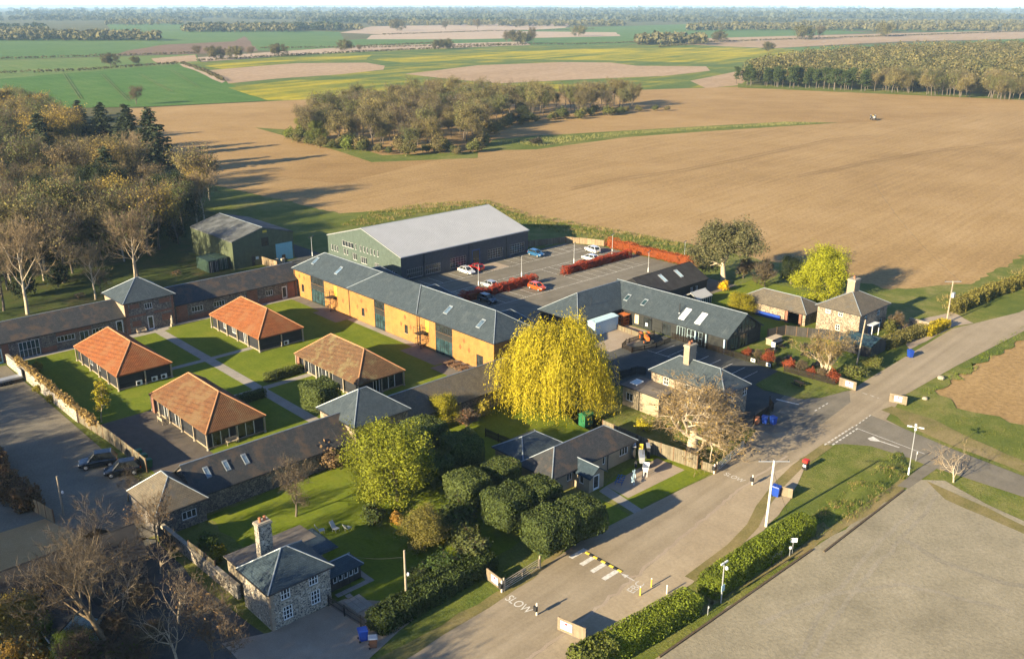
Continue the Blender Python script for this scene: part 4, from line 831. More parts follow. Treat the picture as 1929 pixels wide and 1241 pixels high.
def tubes(segs, n):
    p = np.array([s[0] for s in segs]); q = np.array([s[1] for s in segs]); ra = np.array([s[2] for s in segs])[:,None,None]; rb = np.array([s[3] for s in segs])[:,None,None]
    d = unit(q-p); h = np.where(np.abs(d[:,2:3]) < .9, np.array([[0,0,1.]]), np.array([[1.,0,0]])); a = unit(np.cross(d, h)); b = np.cross(d, a)
    t = np.arange(n)*2*np.pi/n; ring = a[:,None,:]*np.cos(t)[None,:,None]+b[:,None,:]*np.sin(t)[None,:,None]
    V = np.concatenate([p[:,None,:]+ring*ra, q[:,None,:]+ring*rb], 1).reshape(-1, 3); i = np.arange(n); j = (i+1) % n
    F = np.stack([i, n+i, n+j, j], 1)[None]+(np.arange(len(segs))*2*n)[:,None,None]; return V, F.reshape(-1, 4)
def cat(parts):
    V = []; F = []; o = 0
    for v, f in parts: V.append(v); F.append(f+o); o += len(v)
    return np.concatenate(V), np.concatenate(F)
def leaves(rs, c, size, aspect=1.6, dirs=None, sv=.35, nrm=None, nj=.7):
    "one small quad per centre, random, or along dirs and/or facing nrm"
    n = len(c)
    if nrm is not None: nr = unit(unit(nrm)+rs.normal(size=(n, 3))*nj); d = unit(np.cross(nr, rs.normal(size=(n, 3)) if dirs is None else np.cross(dirs, nr)+rs.normal(size=(n, 3))*.2)) ; a = np.cross(nr, d)
    else: d = unit(rs.normal(size=(n, 3))) if dirs is None else unit(dirs+rs.normal(size=(n, 3))*.25); a = unit(np.cross(d, rs.normal(size=(n, 3))))
    s = (size*(1+rs.normal(size=(n, 1))*sv)).clip(size*.35, size*2)
    l = d*s*aspect*.5; w_ = a*s*.5
    V = np.stack([c-l, c+w_*.9-l*.1, c+l, c-w_*.9+l*.1], 1).reshape(-1, 3); return V, np.arange(4*n).reshape(-1, 4)
def around(rs, tips, per, rad):
    p = np.array([t[0] for t in tips]); q = np.repeat(p, per, 0); return q+rs.normal(size=q.shape)*rad
def twigs(rs, tips, per, L, w_=.02):
    p = np.repeat(np.array([t[0] for t in tips]), per, 0); d = np.repeat(np.array([t[1] for t in tips]), per, 0); d = unit(d+rs.normal(size=d.shape)*.55)
    p = p-d*L*rs.uniform(0, .6, (len(p), 1)); l = L*rs.uniform(.5, 1.3, (len(p), 1)); a = unit(np.cross(d, rs.normal(size=d.shape)))*w_; m_ = p+d*l*.5+rs.normal(size=p.shape)*.06*L
    e = p+d*l+rs.normal(size=p.shape)*.1*L; V = np.stack([p-a, p+a, m_+a*.6, m_-a*.6, e+a*.25, e-a*.25], 1).reshape(-1, 3); k = np.arange(len(p))*6
    return V, np.concatenate([np.stack([k, k+1, k+2, k+3], 1), np.stack([k+3, k+2, k+4, k+5], 1)])
PROTO = {}
def proto(kind, trunk, crown): PROTO[kind] = (trunk, crown)
def hide(o):   # a prototype mesh only lends its data: unlink the carrier object
    me = o.data; COL.objects.unlink(o); bpy.data.objects.remove(o); return me
def make_tree(kind, seed, H, r0, lv, kids, ang, ln, leaf=(8, .3, .35), tw=(6, .8), bark='bark', fol='foliage', split=2, lc=(.3, 1.), jit=None, **kw):
    rs = np.random.default_rng(seed+100); segs, tips = grow(seed, H, r0, lv, kids, ang, ln, **kw)
    zmx = max(t[0][2] for t in tips); k = H/zmx
    segs = [(p*k, q*k, ra, rb, l) for p, q, ra, rb, l in segs]; tips = [(p*k, d, l) for p, d, l in tips]
    big = [s for s in segs if s[4] < split]; fine = [s for s in segs if s[4] >= split]
    tr = npmesh(kind+'_trunk', *cat([tubes([s for s in big if s[4] == 0], 8)]+([tubes([s for s in big if s[4] > 0], 5)] if split > 1 else [])), M[bark], smooth=True)
    parts = [tubes(fine, 3)]; nf = len(parts[0][1]); cv = [rs.uniform(0, .2, nf)]
    ft = [t for t in tips if t[2] >= lv-1]
    if tw[0]:
        V, F = twigs(rs, ft, tw[0], tw[1]); parts.append((V, F)); cv.append(rs.uniform(0, .19, len(F)))
    if leaf[0]:
        c = around(rs, ft, leaf[0], leaf[2]); ctr = np.array([0, 0, H*.5]); tp_ = np.repeat(np.array([t_[0] for t_ in ft]), leaf[0], 0); V, F = leaves(rs, c, leaf[1], nrm=unit(c-ctr)+1.1*unit(c-tp_), nj=.55); parts.append((V, F)); n = len(F)
        g = np.repeat(rs.normal(size=len(ft))*.14, leaf[0]); cv.append((.62+g*.8+rs.normal(size=n)*.1).clip(*lc))
    V, F = cat(parts)
    cr = npmesh(kind+'_crown', V, F, M[fol], cv=np.concatenate(cv))
    proto(kind, hide(tr), hide(cr))
WIDE = dict(lv=4, kids=(9,5,4,3), ang=(50,40,36,38), ln=(.46,.6,.58,.55))
make_tree('budding_a', 1, 15, .30, leaf=(9,.2,.6), tw=(5,1.2), th=.32, **WIDE)
make_tree('budding_b', 2, 16, .32, leaf=(7,.2,.6), tw=(5,1.2), th=.40, **WIDE)
make_tree('budding_c', 3, 14, .28, leaf=(6,.2,.6), tw=(6,1.3), th=.14, **WIDE)
make_tree('bare_a', 4, 16, .30, leaf=(0,0,0), tw=(5,1.0), th=.35, bark='bark_pale', fol='foliage_pale', **WIDE)
make_tree('bare_b', 5, 15, .28, leaf=(1,.2,.4), tw=(5,1.0), th=.28, bark='bark', **WIDE)
make_tree('bare_dark', 6, 14, .42, leaf=(0,.14,.3), tw=(4,.9), th=.42, bark='bark_mid', fol='foliage_dark', up=.1, **WIDE)
make_tree('oak', 7, 9, .5, lv=4, kids=(9,6,5,4), ang=(64,46,45,45), ln=(.58,.62,.55,.5), leaf=(2,.1,.35), tw=(4,.7), th=.2, bark='bark_pale', fol='foliage_pale', up=.09, wob=.3, leader=.66, split=3)
make_tree('vase', 8, 7.5, .34, lv=4, kids=(9,5,5,3), ang=(36,32,34,36), ln=(.72,.5,.5,.5), leaf=(3,.1,.25), tw=(5,.5), th=.12, bark='bark_pale', fol='foliage_pale', up=.26, leader=.42, split=3)
make_tree('leafy_a', 9, 9.5, .26, lv=4, kids=(10,6,4,3), ang=(66,48,42,42), ln=(.50,.62,.6,.55), leaf=(48,.125,.42), tw=(1,.5), th=.14, up=.06)
make_tree('leafy_b', 10, 8, .20, lv=3, kids=(12,8,6), ang=(62,48,45), ln=(.46,.55,.55), leaf=(42,.11,.4), tw=(2,.5), th=.1, up=.08)
make_tree('gum', 11, 14.5, .55, lv=4, kids=(7,5,4,4), ang=(50,44,40,42), ln=(.46,.6,.58,.5), leaf=(38,.19,.5), tw=(2,.6), th=.34, bark='bark_pale', up=.12, split=3)
make_tree('sapling', 12, 5.5, .07, lv=3, kids=(14,4,3), ang=(58,45,40), ln=(.2,.55,.5), leaf=(5,.14,.18), tw=(1,.3), th=.3, bark='bark_pale')
make_tree('field_tree', 13, 9, .3, lv=3, kids=(9,6,5), ang=(68,48,45), ln=(.46,.6,.55), leaf=(18,.34,.55), tw=(3,.8), th=.22, up=.06)
make_tree('shrub', 14, 2.6, .06, lv=3, kids=(12,6,4), ang=(52,42,40), ln=(.55,.55,.5), leaf=(9,.15,.22), tw=(3,.3), th=.04, leader=.7)
make_tree('twiggy_shrub', 15, 2.8, .05, lv=3, kids=(13,6,4), ang=(48,38,38), ln=(.6,.55,.5), leaf=(1,.1,.15), tw=(8,.5), th=.03, leader=.6, fol='foliage')
make_tree('open_bare', 16, 7, .16, lv=3, kids=(6,5,4), ang=(46,44,46), ln=(.62,.55,.5), leaf=(0,0,0), tw=(3,.7), th=.18, bark='bark_pale', fol='foliage_pale', up=.1, wob=.3, leader=.5, split=3)
def make_conifer(kind, seed, H, Rb):
    rs = np.random.default_rng(seed); tr = npmesh(kind+'_trunk', *tubes([(np.zeros(3), np.array([0,0,H*.55]), .28, .15), (np.array([0,0,H*.55]), np.array([0,0,H]), .15, .02)], 7), M['bark_dark'], smooth=True)
    C = []; D = []
    for z in np.arange(H*.1, H, .42):
        rad = Rb*(1-z/H)**.8*rs.uniform(.75, 1.15)+.15; nb = int(5+rad*2.2)
        for k in range(nb):
            a = rs.uniform(0, 6.28); L = rad*rs.uniform(.7, 1.1); n = int(5+L*6); t = rs.uniform(.15, 1, n)
            x = np.stack([np.cos(a)*L*t, np.sin(a)*L*t, z-.35*L*t*t+.1*L*t], 1)+rs.normal(size=(n,3))*.16; C.append(x); D.append(np.tile([np.cos(a), np.sin(a), -.35], (n, 1))+rs.normal(size=(n,3))*.5)
    C = np.concatenate(C); V, F = leaves(rs, C, .3, 1.8, np.concatenate(D)); cr = npmesh(kind+'_crown', V, F, M['foliage_dark'], cv=(.6+rs.normal(size=len(F))*.18).clip(.25, 1)); proto(kind, hide(tr), hide(cr))
make_conifer('conifer_a', 21, 16, 3.4); make_conifer('conifer_b', 22, 15, 3.0)
def make_pine(kind, seed, H):
    rs = np.random.default_rng(seed); tr = npmesh(kind+'_trunk', *tubes([(np.zeros(3), np.array([.1,0,H*.9]), .26, .08)], 7), M['bark'], smooth=True); C = []
    for k in range(26):
        z = H*rs.uniform(.35, 1.); r = 3.0*(1.15-z/H)**.6; a = rs.uniform(0, 6.28); c = np.array([np.cos(a)*r*rs.uniform(.2,1), np.sin(a)*r*rs.uniform(.2,1), z]); C.append(c+rs.normal(size=(70, 3))*np.array([.8,.8,.45]))
    V, F = leaves(rs, np.concatenate(C), .45, 1.5); cr = npmesh(kind+'_crown', V, F, M['foliage_dark'], cv=(.6+rs.normal(size=len(F))*.18).clip(.25, 1)); proto(kind, hide(tr), hide(cr))
make_pine('pine', 23, 15)
def tree(kind, name, label, x, y, h, col, rz=None, group=None, cat_='tree', base=None, z=0., wide=1., noshow=False, tp='trunk', cp='crown'):
    tr, cr = PROTO[kind]; hb = {'budding_a':15,'budding_b':16,'budding_c':14,'bare_a':16,'bare_b':15,'bare_dark':14,'oak':9,'vase':7.5,'open_bare':7,'leafy_a':9.5,'leafy_b':8,'gum':14.5,'sapling':5.5,'field_tree':9,'shrub':2.6,'twiggy_shrub':2.8,'conifer_a':16,'conifer_b':15,'pine':15,'willow':13}[kind]
    s = h/hb; o = thing(name, label, cat_, (x, y, z), rng.uniform(0, 6.28) if rz is None else rz, group); o.scale = (s*wide, s*wide, s)
    a = link(bpy.data.objects.new(tp, tr), o); b = link(bpy.data.objects.new(cp, cr), o); b.color = (*col, 1); return o
# ---- leaf-covered solids: clipped trees, hedges
def shell(rs, n, kind, dims, rough=.1, bulge=.0):
    "points + normals on a rounded box (dims = half sizes, centre 0)"
    a, b, c = dims; k = 11.
    area = np.array([b*c, b*c, a*c, a*c, a*b, a*b]); f = rs.choice(6, n, p=area/area.sum()); u = rs.uniform(-1, 1, (n, 2)); q = np.zeros((n, 3)); nn = np.zeros((n, 3))
    for i in range(6):
        m_ = f == i; ax = i//2; s = 1 if i % 2 else -1; o = [j for j in range(3) if j != ax]; q[m_, ax] = s; q[np.ix_(m_, o)] = u[m_]; nn[m_, ax] = s
    d = np.abs(q); r = ((d**k).sum(1, keepdims=True))**(1/k); q = q/r
    nn = unit(np.sign(q)*(np.abs(q)**3.)/np.array([a, b, c])); return q*np.array([a, b, c]), nn
def lumps(rs, p, sc, amp):
    "cheap smooth noise"
    o = np.zeros(len(p))
    for k in range(6): d = unit(rs.normal(size=3))*sc*rs.uniform(.6, 1.8); o += np.sin(p@d+rs.uniform(0, 6.28))
    return o/6*amp*1.8
def leafbox(rs, dims, dens, size, amp=.25, sc=1.6, core=True):
    a, b, c = dims; A = 8*(a*b+b*c+a*c); n = int(A*dens); p, nn = shell(rs, n, 0, dims); rs2 = np.random.default_rng(int(rs.integers(1e6))); st = rs2.bit_generator.state
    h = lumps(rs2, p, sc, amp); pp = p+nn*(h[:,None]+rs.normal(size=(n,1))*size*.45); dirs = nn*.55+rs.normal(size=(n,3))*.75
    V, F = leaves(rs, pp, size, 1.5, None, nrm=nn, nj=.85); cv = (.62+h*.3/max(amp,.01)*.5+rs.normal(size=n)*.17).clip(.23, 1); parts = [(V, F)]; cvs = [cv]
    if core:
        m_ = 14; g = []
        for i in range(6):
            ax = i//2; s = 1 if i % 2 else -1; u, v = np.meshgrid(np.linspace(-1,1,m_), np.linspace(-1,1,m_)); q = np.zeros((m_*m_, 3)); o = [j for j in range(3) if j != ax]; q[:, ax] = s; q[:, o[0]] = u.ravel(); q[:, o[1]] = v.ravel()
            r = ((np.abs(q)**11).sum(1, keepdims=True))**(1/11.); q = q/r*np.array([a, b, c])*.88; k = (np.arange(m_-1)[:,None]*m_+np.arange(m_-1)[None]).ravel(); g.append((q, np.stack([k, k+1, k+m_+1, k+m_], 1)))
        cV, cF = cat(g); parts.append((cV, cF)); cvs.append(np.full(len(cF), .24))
    V, F = cat(parts); return V, F, np.concatenate(cvs)
def clipped(kind, seed, dims, trunk_h, dens=42, size=.24):
    rs = np.random.default_rng(seed); V, F, cv = leafbox(rs, dims, dens, size, .22); V = V+np.array([0, 0, trunk_h+dims[2]])
    tr = npmesh(kind+'_trunk', *tubes([(np.zeros(3), np.array([0,0,trunk_h+.4]), .2, .16)], 8), M['bark'], smooth=True); cr = npmesh(kind+'_crown', V, F, M['foliage'], cv=cv); proto(kind, hide(tr), hide(cr))
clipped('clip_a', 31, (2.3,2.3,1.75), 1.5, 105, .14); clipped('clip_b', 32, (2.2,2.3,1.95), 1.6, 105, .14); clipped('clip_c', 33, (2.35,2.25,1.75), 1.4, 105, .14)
def cliptree(kind, label, x, y, s, col, rz=0., group='clipped evergreen trees', sx=1., sy=1.):
    tr, cr = PROTO[kind]; o = thing('clipped_tree', label, 'tree', (x, y, 0), rz+1e-4, group); o.scale = (s*sx, s*sy, s); link(bpy.data.objects.new('trunk', tr), o); b = link(bpy.data.objects.new('crown', cr), o); b.color = (*col, 1); return o
def hedge(name, label, pts, wd, h, col, dens=55, size=.15, amp=.14, cat_='hedge', z=0., group=None, seed=5, caps=None):
    rs = np.random.default_rng(seed); o = None; c0 = np.mean(np.array(pts), 0); o = thing(name, label, cat_, (c0[0], c0[1], z), group=group); k = 0
    for a, b in zip(pts[:-1], pts[1:]):
        a = np.array(a, float); b = np.array(b, float); L = np.linalg.norm(b-a); V, F, cv = leafbox(rs, (L/2+wd*.25, wd/2, h/2), dens, size, amp, 2.2)
        t = math.atan2(b[1]-a[1], b[0]-a[0]); m_ = (a+b)/2-c0; ct, st = math.cos(t), math.sin(t)
        W_ = np.stack([V[:,0]*ct-V[:,1]*st+m_[0], V[:,0]*st+V[:,1]*ct+m_[1], V[:,2]+h/2], 1); q = npmesh('foliage', W_, F, M['foliage'], o, cv=cv); q.color = (*col, 1)
    return o
# ---- masses of far trees
def blob_trees(rs, xy, h, per, size, wide=.42, cone=False):
    n = len(xy); u = unit(rs.normal(size=(n, per, 3)))*rs.uniform(.45, 1., (n, per, 1))**.5; hh = (h*rs.uniform(.7, 1.15, n))[:,None]
    if cone: r = 1.-.75*(u[:,:,2]*.5+.5)
    else: r = 1.
    x = xy[:,None,0]+u[:,:,0]*hh*wide*r; y = xy[:,None,1]+u[:,:,1]*hh*wide*r; z = hh*.55+u[:,:,2]*hh*.46
    c = np.stack([x, y, z], -1).reshape(-1, 3); V, F = leaves(rs, c, size, 1.3, nrm=u.reshape(-1, 3), nj=.5); tone = np.repeat(rs.normal(size=n)*.13, per)
    return V, F, (.6+tone*.8+rs.normal(size=len(F))*.06).clip(.23, 1)
def mass(name, label, groups, col, seed, cat_='woodland'):
    rs = np.random.default_rng(seed); parts = [blob_trees(rs, *g) for g in groups]; V, F = cat([(p[0], p[1]) for p in parts]); o = npmesh(name, V, F, M['foliage'], cv=np.concatenate([p[2] for p in parts])); o.color = (*col, 1)
    return tag(o, label, cat_, kind='stuff')
def inpoly(x, y, poly):
    r = np.zeros(len(x), bool); n = len(poly); j = n-1
    for i in range(n):
        xi, yi = poly[i]; xj, yj = poly[j]; c = ((yi > y) != (yj > y)) & (x < (xj-xi)*(y-yi)/(yj-yi+1e-12)+xi); r ^= c; j = i
    return r
def scatter(poly, sp, seed, jitter=.42):
    rs = np.random.default_rng(seed); a = np.array(poly); x0, y0 = a.min(0); x1, y1 = a.max(0); gx, gy = np.meshgrid(np.arange(x0, x1, sp), np.arange(y0, y1, sp*.87)); gx = gx+(np.arange(gx.shape[0]) % 2)[:,None]*sp/2
    p = np.stack([gx.ravel(), gy.ravel()], 1)+rs.uniform(-1, 1, (gx.size, 2))*sp*jitter; return p[inpoly(p[:,0], p[:,1], poly)]
# ---- colours of foliage (base colours)
C_BUD = [(.205,.175,.075), (.165,.175,.06), (.225,.195,.07), (.115,.135,.045), (.235,.20,.075), (.19,.15,.075)]
C_GOLD = (.34,.25,.05); C_DARK = (.022,.035,.018); C_GREEN = (.075,.105,.018); C_YG = (.23,.235,.022); C_HOLM = (.09,.118,.034)
# ---- the great weeping willow
def make_willow():
    rs = np.random.default_rng(77); segs, tips = grow(77, 12, .5, 3, (9,6,5), (50,45,45), (.5,.55,.5), up=.1, th=.25, leader=.75); k = 11.5/max(t[0][2] for t in tips)
    tr = npmesh('willow_trunk', *cat([tubes([(p*k, q*k, a, b, l) for p, q, a, b, l in segs if l == 0], 9), tubes([(p*k, q*k, a, b, l) for p, q, a, b, l in segs if 0 < l < 3], 4)]), M['bark'], smooth=True)
    C = []; D = []; CV = []
    clump = []
    for i in range(400):   # bunches of hanging strands on a broad dome
        v = unit(rs.normal(size=3)); v[2] = abs(v[2])*1.05-.2; rr = rs.uniform(.5, 1.0)*(1+.13*math.sin(3*math.atan2(v[1], v[0])+1.)+.16*math.sin(6*v[2]+5*v[0]+1.)*math.cos(5*v[1])); clump.append(np.array([v[0]*6.6*rr, v[1]*6.6*rr, 5.4+v[2]*7.2*rr]))
    for c in clump:
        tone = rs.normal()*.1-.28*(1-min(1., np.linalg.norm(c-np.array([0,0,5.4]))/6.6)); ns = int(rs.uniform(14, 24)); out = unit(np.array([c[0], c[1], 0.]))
        for s in range(ns):
            st = c+rs.normal(size=3)*np.array([.7,.7,.5]); rad = math.hypot(st[0], st[1]); top = st[2]
            L = rs.uniform(1.2, 3.6)+max(0, rad-4.5)*rs.uniform(.6, 1.9); L = min(L, max(top-.4-rs.uniform(0, 1.3), .8)); n = int(L/.17)+2; t = np.linspace(0, 1, n)
            x = st[None]+out[None]*(np.sin(t*1.6)[:,None]*.7)+np.stack([t*0, t*0, -L*t*t*.4-L*t*.6], 1)+rs.normal(size=(n,3))*.08
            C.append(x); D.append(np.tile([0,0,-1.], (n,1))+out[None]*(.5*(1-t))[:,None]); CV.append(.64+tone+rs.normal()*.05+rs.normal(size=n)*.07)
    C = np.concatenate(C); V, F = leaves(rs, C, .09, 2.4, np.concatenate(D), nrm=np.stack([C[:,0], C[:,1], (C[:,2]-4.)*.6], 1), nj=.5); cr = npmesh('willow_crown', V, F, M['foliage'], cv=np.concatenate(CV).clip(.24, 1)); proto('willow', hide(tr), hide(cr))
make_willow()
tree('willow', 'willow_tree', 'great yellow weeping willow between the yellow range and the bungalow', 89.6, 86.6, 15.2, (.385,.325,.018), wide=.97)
# ---- garden trees
tree('gum', 'gum_tree', 'tall grey green gum tree with pale trunk at the corner of the field', *P(*(1363,533)), 14.3, (.15,.14,.065), rz=.6, wide=1.2)
tree('leafy_a', 'lime_tree', 'round yellow green leafy tree behind the stone house', 166.2, 88.5, 9.8, (.29,.30,.016), wide=1.12)
tree('twiggy_shrub', 'olive_shrub', 'olive twiggy shrub left of the yellow green tree', *P(1440,540), 5.5, (.16,.125,.04), cat_='shrub')
tree('twiggy_shrub', 'olive_shrub', 'tall olive shrub against the gum tree trunk', *P(1400,525), 4.5, (.19,.15,.045), cat_='shrub')
tree('leafy_b', 'evergreen_tree', 'dark green evergreen tree beside the yellow green tree', *P(1490,535), 6.0, (.04,.055,.02))
tree('shrub', 'forsythia', 'small bright yellow forsythia under the gum tree', *P(1364,548), 2.2, (.62,.40,.01), cat_='shrub')
tree('leafy_b', 'lime_shrub', 'yellow green bushy tree behind the glazed gable of the shop', *P(1395,592), 4.2, (.27,.24,.018), wide=1.5)
tree('oak', 'bare_oak', 'spreading bare oak with pale trunk beside the lane junction', *P(1304,848), 10.8, (.33,.22,.07), rz=1.3, wide=1.35)
tree('vase', 'bare_tree', 'pale vase shaped bare tree in the shop garden', *P(1557,712), 8.2, (.36,.25,.07), wide=1.1)
tree('leafy_a', 'garden_tree', 'large yellow green leafy tree beside the near tower', 56.3, 80.0, 9.8, (.235,.25,.022), wide=1.08, rz=.3)
tree('leafy_b', 'yellow_shrub', 'rounded yellow green shrub below the brown roofed wing', *P(838,800), 4.6, (.27,.25,.02), wide=1.15)
tree('twiggy_shrub', 'red_shrub', 'reddish brown twiggy shrub right of the yellow green shrub', *P(878,806), 2.8, (.30,.13,.06), cat_='shrub', wide=1.3)
tree('shrub', 'golden_shrub', 'small golden green shrub against the brown roofed wing', *P(912,784), 2.6, (.26,.22,.03), cat_='shrub')
tree('bare_b', 'bare_tree', 'grey bare tree on the cottage lawn below the dark wing', *P(558,972), 7.5, (.15,.12,.08))
tree('shrub', 'bramble', 'brown tangled bramble against the dark wing', *P(620,880), 3.2, (.16,.11,.06), cat_='shrub', wide=1.3)
tree('leafy_b', 'drooping_tree', 'small olive drooping tree on the cottage lawn', *P(800,1032), 5.0, (.17,.15,.035), wide=1.15)
tree('shrub', 'orange_shrub', 'small orange tinged shrub on the cottage lawn', *P(748,990), 1.6, (.35,.2,.04), cat_='shrub')
tree('shrub', 'laurel', 'round dark green laurel behind the cottage hedge', *P(828,1080), 2.3, (.06,.095,.025), cat_='shrub', wide=1.6)
tree('shrub', 'laurel', 'rounded laurel at the hedge corner by the gate', *P(900,1055), 2.8, (.09,.105,.035), cat_='shrub', wide=1.3)
tree('shrub', 'laurel', 'upper rounded laurel between drooping tree and gate corner', *P(875,1035), 2.6, (.085,.10,.03), cat_='shrub', wide=1.3)
tree('shrub', 'laurel', 'round green laurel beside the drooping tree', *P(850,1010), 2.4, (.075,.10,.028), cat_='shrub', wide=1.5)
tree('shrub', 'laurel', 'dark laurel at the foot of the large yellow green tree', *P(700,985), 2.0, (.075,.10,.028), cat_='shrub', wide=1.5)
tree('shrub', 'laurel', 'broad green shrub between the cottage lawn and the clipped trees', *P(858,985), 3.0, (.075,.10,.028), cat_='shrub', wide=1.5)
tree('shrub', 'laurel', 'low dark shrub behind the telegraph pole', *P(790,1095), 1.6, (.075,.10,.028), cat_='shrub', wide=1.5)
tree('sapling', 'birch_sapling', 'slim birch sapling with yellow leaves on the courtyard lawn', *P(191,795), 6.2, (.33,.28,.02))
tree('shrub', 'lime_shrub', 'small yellow green shrub in the stone cottage garden', *P(1212,812), 1.7, (.36,.32,.02), cat_='shrub', wide=1.2)
tree('open_bare', 'young_tree', 'young bare tree with pale trunk on the right hand verge', *P(1796,908), 5.0, (.3,.2,.06))
tree('twiggy_shrub', 'garden_shrub', 'brown climbing shrub at the corner of the stone house', *P(1690,622), 3.4, (.28,.18,.05), cat_='shrub')
tree('shrub', 'garden_shrub', 'green bush under the stone house windows', *P(1676,628), 2.6, (.13,.13,.03), cat_='shrub')
tree('shrub', 'garden_bush', 'wide green bush beside the garden pole', *P(1612,712), 2.2, (.10,.115,.03), cat_='shrub', wide=1.7)
tree('shrub', 'garden_bush', 'green bush at the lane end of the shop garden', *P(1640,692), 2.0, (.12,.13,.03), cat_='shrub', wide=1.5)
tree('shrub', 'golden_bush', 'clipped golden bush beside the cottage boundary wall', *P(408,1056), 1.5, (.36,.28,.02), cat_='shrub', wide=1.5)
tree('shrub', 'green_bush', 'low green bush behind the golden bush', *P(392,1030), 1.4, (.10,.14,.025), cat_='shrub', wide=1.7)
for i, (x, y, h) in enumerate(((68,700,1.6),(72,738,1.2),(100,758,1.3))): tree('shrub', 'wall_bush', ['yellow green bush topmost against the yard wall','small bush midway along the yard wall','yellow green bush lowest against the yard wall'][i], *P(x, y), h, (.25,.22,.03), cat_='shrub', wide=1.2)
# ---- clipped holm oaks
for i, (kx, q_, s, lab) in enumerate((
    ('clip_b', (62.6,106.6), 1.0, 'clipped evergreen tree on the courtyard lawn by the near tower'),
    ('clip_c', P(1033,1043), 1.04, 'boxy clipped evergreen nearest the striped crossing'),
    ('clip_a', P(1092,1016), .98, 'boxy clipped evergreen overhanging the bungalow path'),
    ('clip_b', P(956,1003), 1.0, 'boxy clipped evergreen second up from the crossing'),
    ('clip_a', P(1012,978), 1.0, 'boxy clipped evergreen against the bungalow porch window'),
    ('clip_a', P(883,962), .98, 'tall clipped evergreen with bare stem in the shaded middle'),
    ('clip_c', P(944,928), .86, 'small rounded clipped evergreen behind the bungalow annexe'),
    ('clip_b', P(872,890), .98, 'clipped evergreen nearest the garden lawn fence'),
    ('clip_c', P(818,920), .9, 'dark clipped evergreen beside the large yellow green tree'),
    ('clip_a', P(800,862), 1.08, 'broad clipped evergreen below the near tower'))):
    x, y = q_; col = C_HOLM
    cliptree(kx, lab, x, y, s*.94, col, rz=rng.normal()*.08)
# ---- hedges
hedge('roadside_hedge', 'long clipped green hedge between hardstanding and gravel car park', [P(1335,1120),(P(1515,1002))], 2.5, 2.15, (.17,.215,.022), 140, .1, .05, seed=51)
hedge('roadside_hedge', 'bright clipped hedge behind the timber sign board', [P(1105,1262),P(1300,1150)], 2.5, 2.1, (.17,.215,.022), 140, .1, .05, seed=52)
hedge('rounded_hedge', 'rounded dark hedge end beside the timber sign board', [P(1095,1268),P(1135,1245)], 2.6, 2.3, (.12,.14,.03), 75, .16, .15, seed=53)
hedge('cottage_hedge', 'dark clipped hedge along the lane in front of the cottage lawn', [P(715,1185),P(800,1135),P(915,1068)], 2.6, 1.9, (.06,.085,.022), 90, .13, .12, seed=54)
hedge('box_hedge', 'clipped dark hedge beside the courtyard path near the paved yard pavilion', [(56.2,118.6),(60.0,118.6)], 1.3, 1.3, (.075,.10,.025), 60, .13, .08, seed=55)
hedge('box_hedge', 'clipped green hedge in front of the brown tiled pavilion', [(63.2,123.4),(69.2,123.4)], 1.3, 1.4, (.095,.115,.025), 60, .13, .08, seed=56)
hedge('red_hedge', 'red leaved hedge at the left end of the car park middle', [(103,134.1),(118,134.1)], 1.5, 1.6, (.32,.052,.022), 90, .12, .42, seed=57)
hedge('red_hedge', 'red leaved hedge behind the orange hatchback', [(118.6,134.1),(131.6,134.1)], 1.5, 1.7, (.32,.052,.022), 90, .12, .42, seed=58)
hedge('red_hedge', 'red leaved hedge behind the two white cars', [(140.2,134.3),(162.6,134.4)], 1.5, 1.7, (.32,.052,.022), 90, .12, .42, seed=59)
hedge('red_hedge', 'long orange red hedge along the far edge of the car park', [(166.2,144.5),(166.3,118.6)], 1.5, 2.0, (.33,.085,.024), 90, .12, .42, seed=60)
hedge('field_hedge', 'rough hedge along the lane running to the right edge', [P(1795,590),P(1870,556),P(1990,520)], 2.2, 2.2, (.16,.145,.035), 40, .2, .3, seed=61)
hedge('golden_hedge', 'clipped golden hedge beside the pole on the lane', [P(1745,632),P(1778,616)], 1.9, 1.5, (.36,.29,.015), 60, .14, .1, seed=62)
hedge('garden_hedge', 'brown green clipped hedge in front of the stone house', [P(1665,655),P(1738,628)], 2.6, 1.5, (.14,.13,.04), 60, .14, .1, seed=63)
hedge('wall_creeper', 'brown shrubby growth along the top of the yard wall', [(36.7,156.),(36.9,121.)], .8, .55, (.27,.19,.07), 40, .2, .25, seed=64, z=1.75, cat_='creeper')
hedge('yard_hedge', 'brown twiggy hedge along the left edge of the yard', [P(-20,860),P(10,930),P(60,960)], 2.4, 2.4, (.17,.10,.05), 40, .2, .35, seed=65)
# ---- woods: trees one can tell apart stand singly
def wood(poly, sp, seed, kinds, h, name, lab, group, cols, bias=None):
    p = scatter(poly, sp, seed); rs = np.random.default_rng(seed)
    for i, (x, y) in enumerate(p):
        k = kinds[int(rs.integers(len(kinds)))]; c = cols[int(rs.integers(len(cols)))]
        tree(k, name, lab, x, y, h*rs.uniform(.68, 1.2), c, group=group, z=-.05)
nearw = [(40,212),(66,208),(88,212),(104,232),(116,252),(121,290),(122,335),(60,335),(30,260),(24,212)]
farw = [(60,340),(122,340),(134,420),(158,515),(110,560),(60,440)]
wood(nearw, 12.2, 91, ['budding_a','budding_b','budding_c','bare_b','budding_a','bare_a'], 15.5, 'woodland_tree', 'brown and olive budding tree in the dense wood at the left', 'trees of the left hand wood', C_BUD+[C_GOLD, (.21,.16,.045)])
wood(farw, 14., 92, ['budding_a','budding_b','budding_c'], 16., 'woodland_tree', 'budding tree in the far part of the left hand wood', 'far trees of the left hand wood', C_BUD+[C_GOLD])
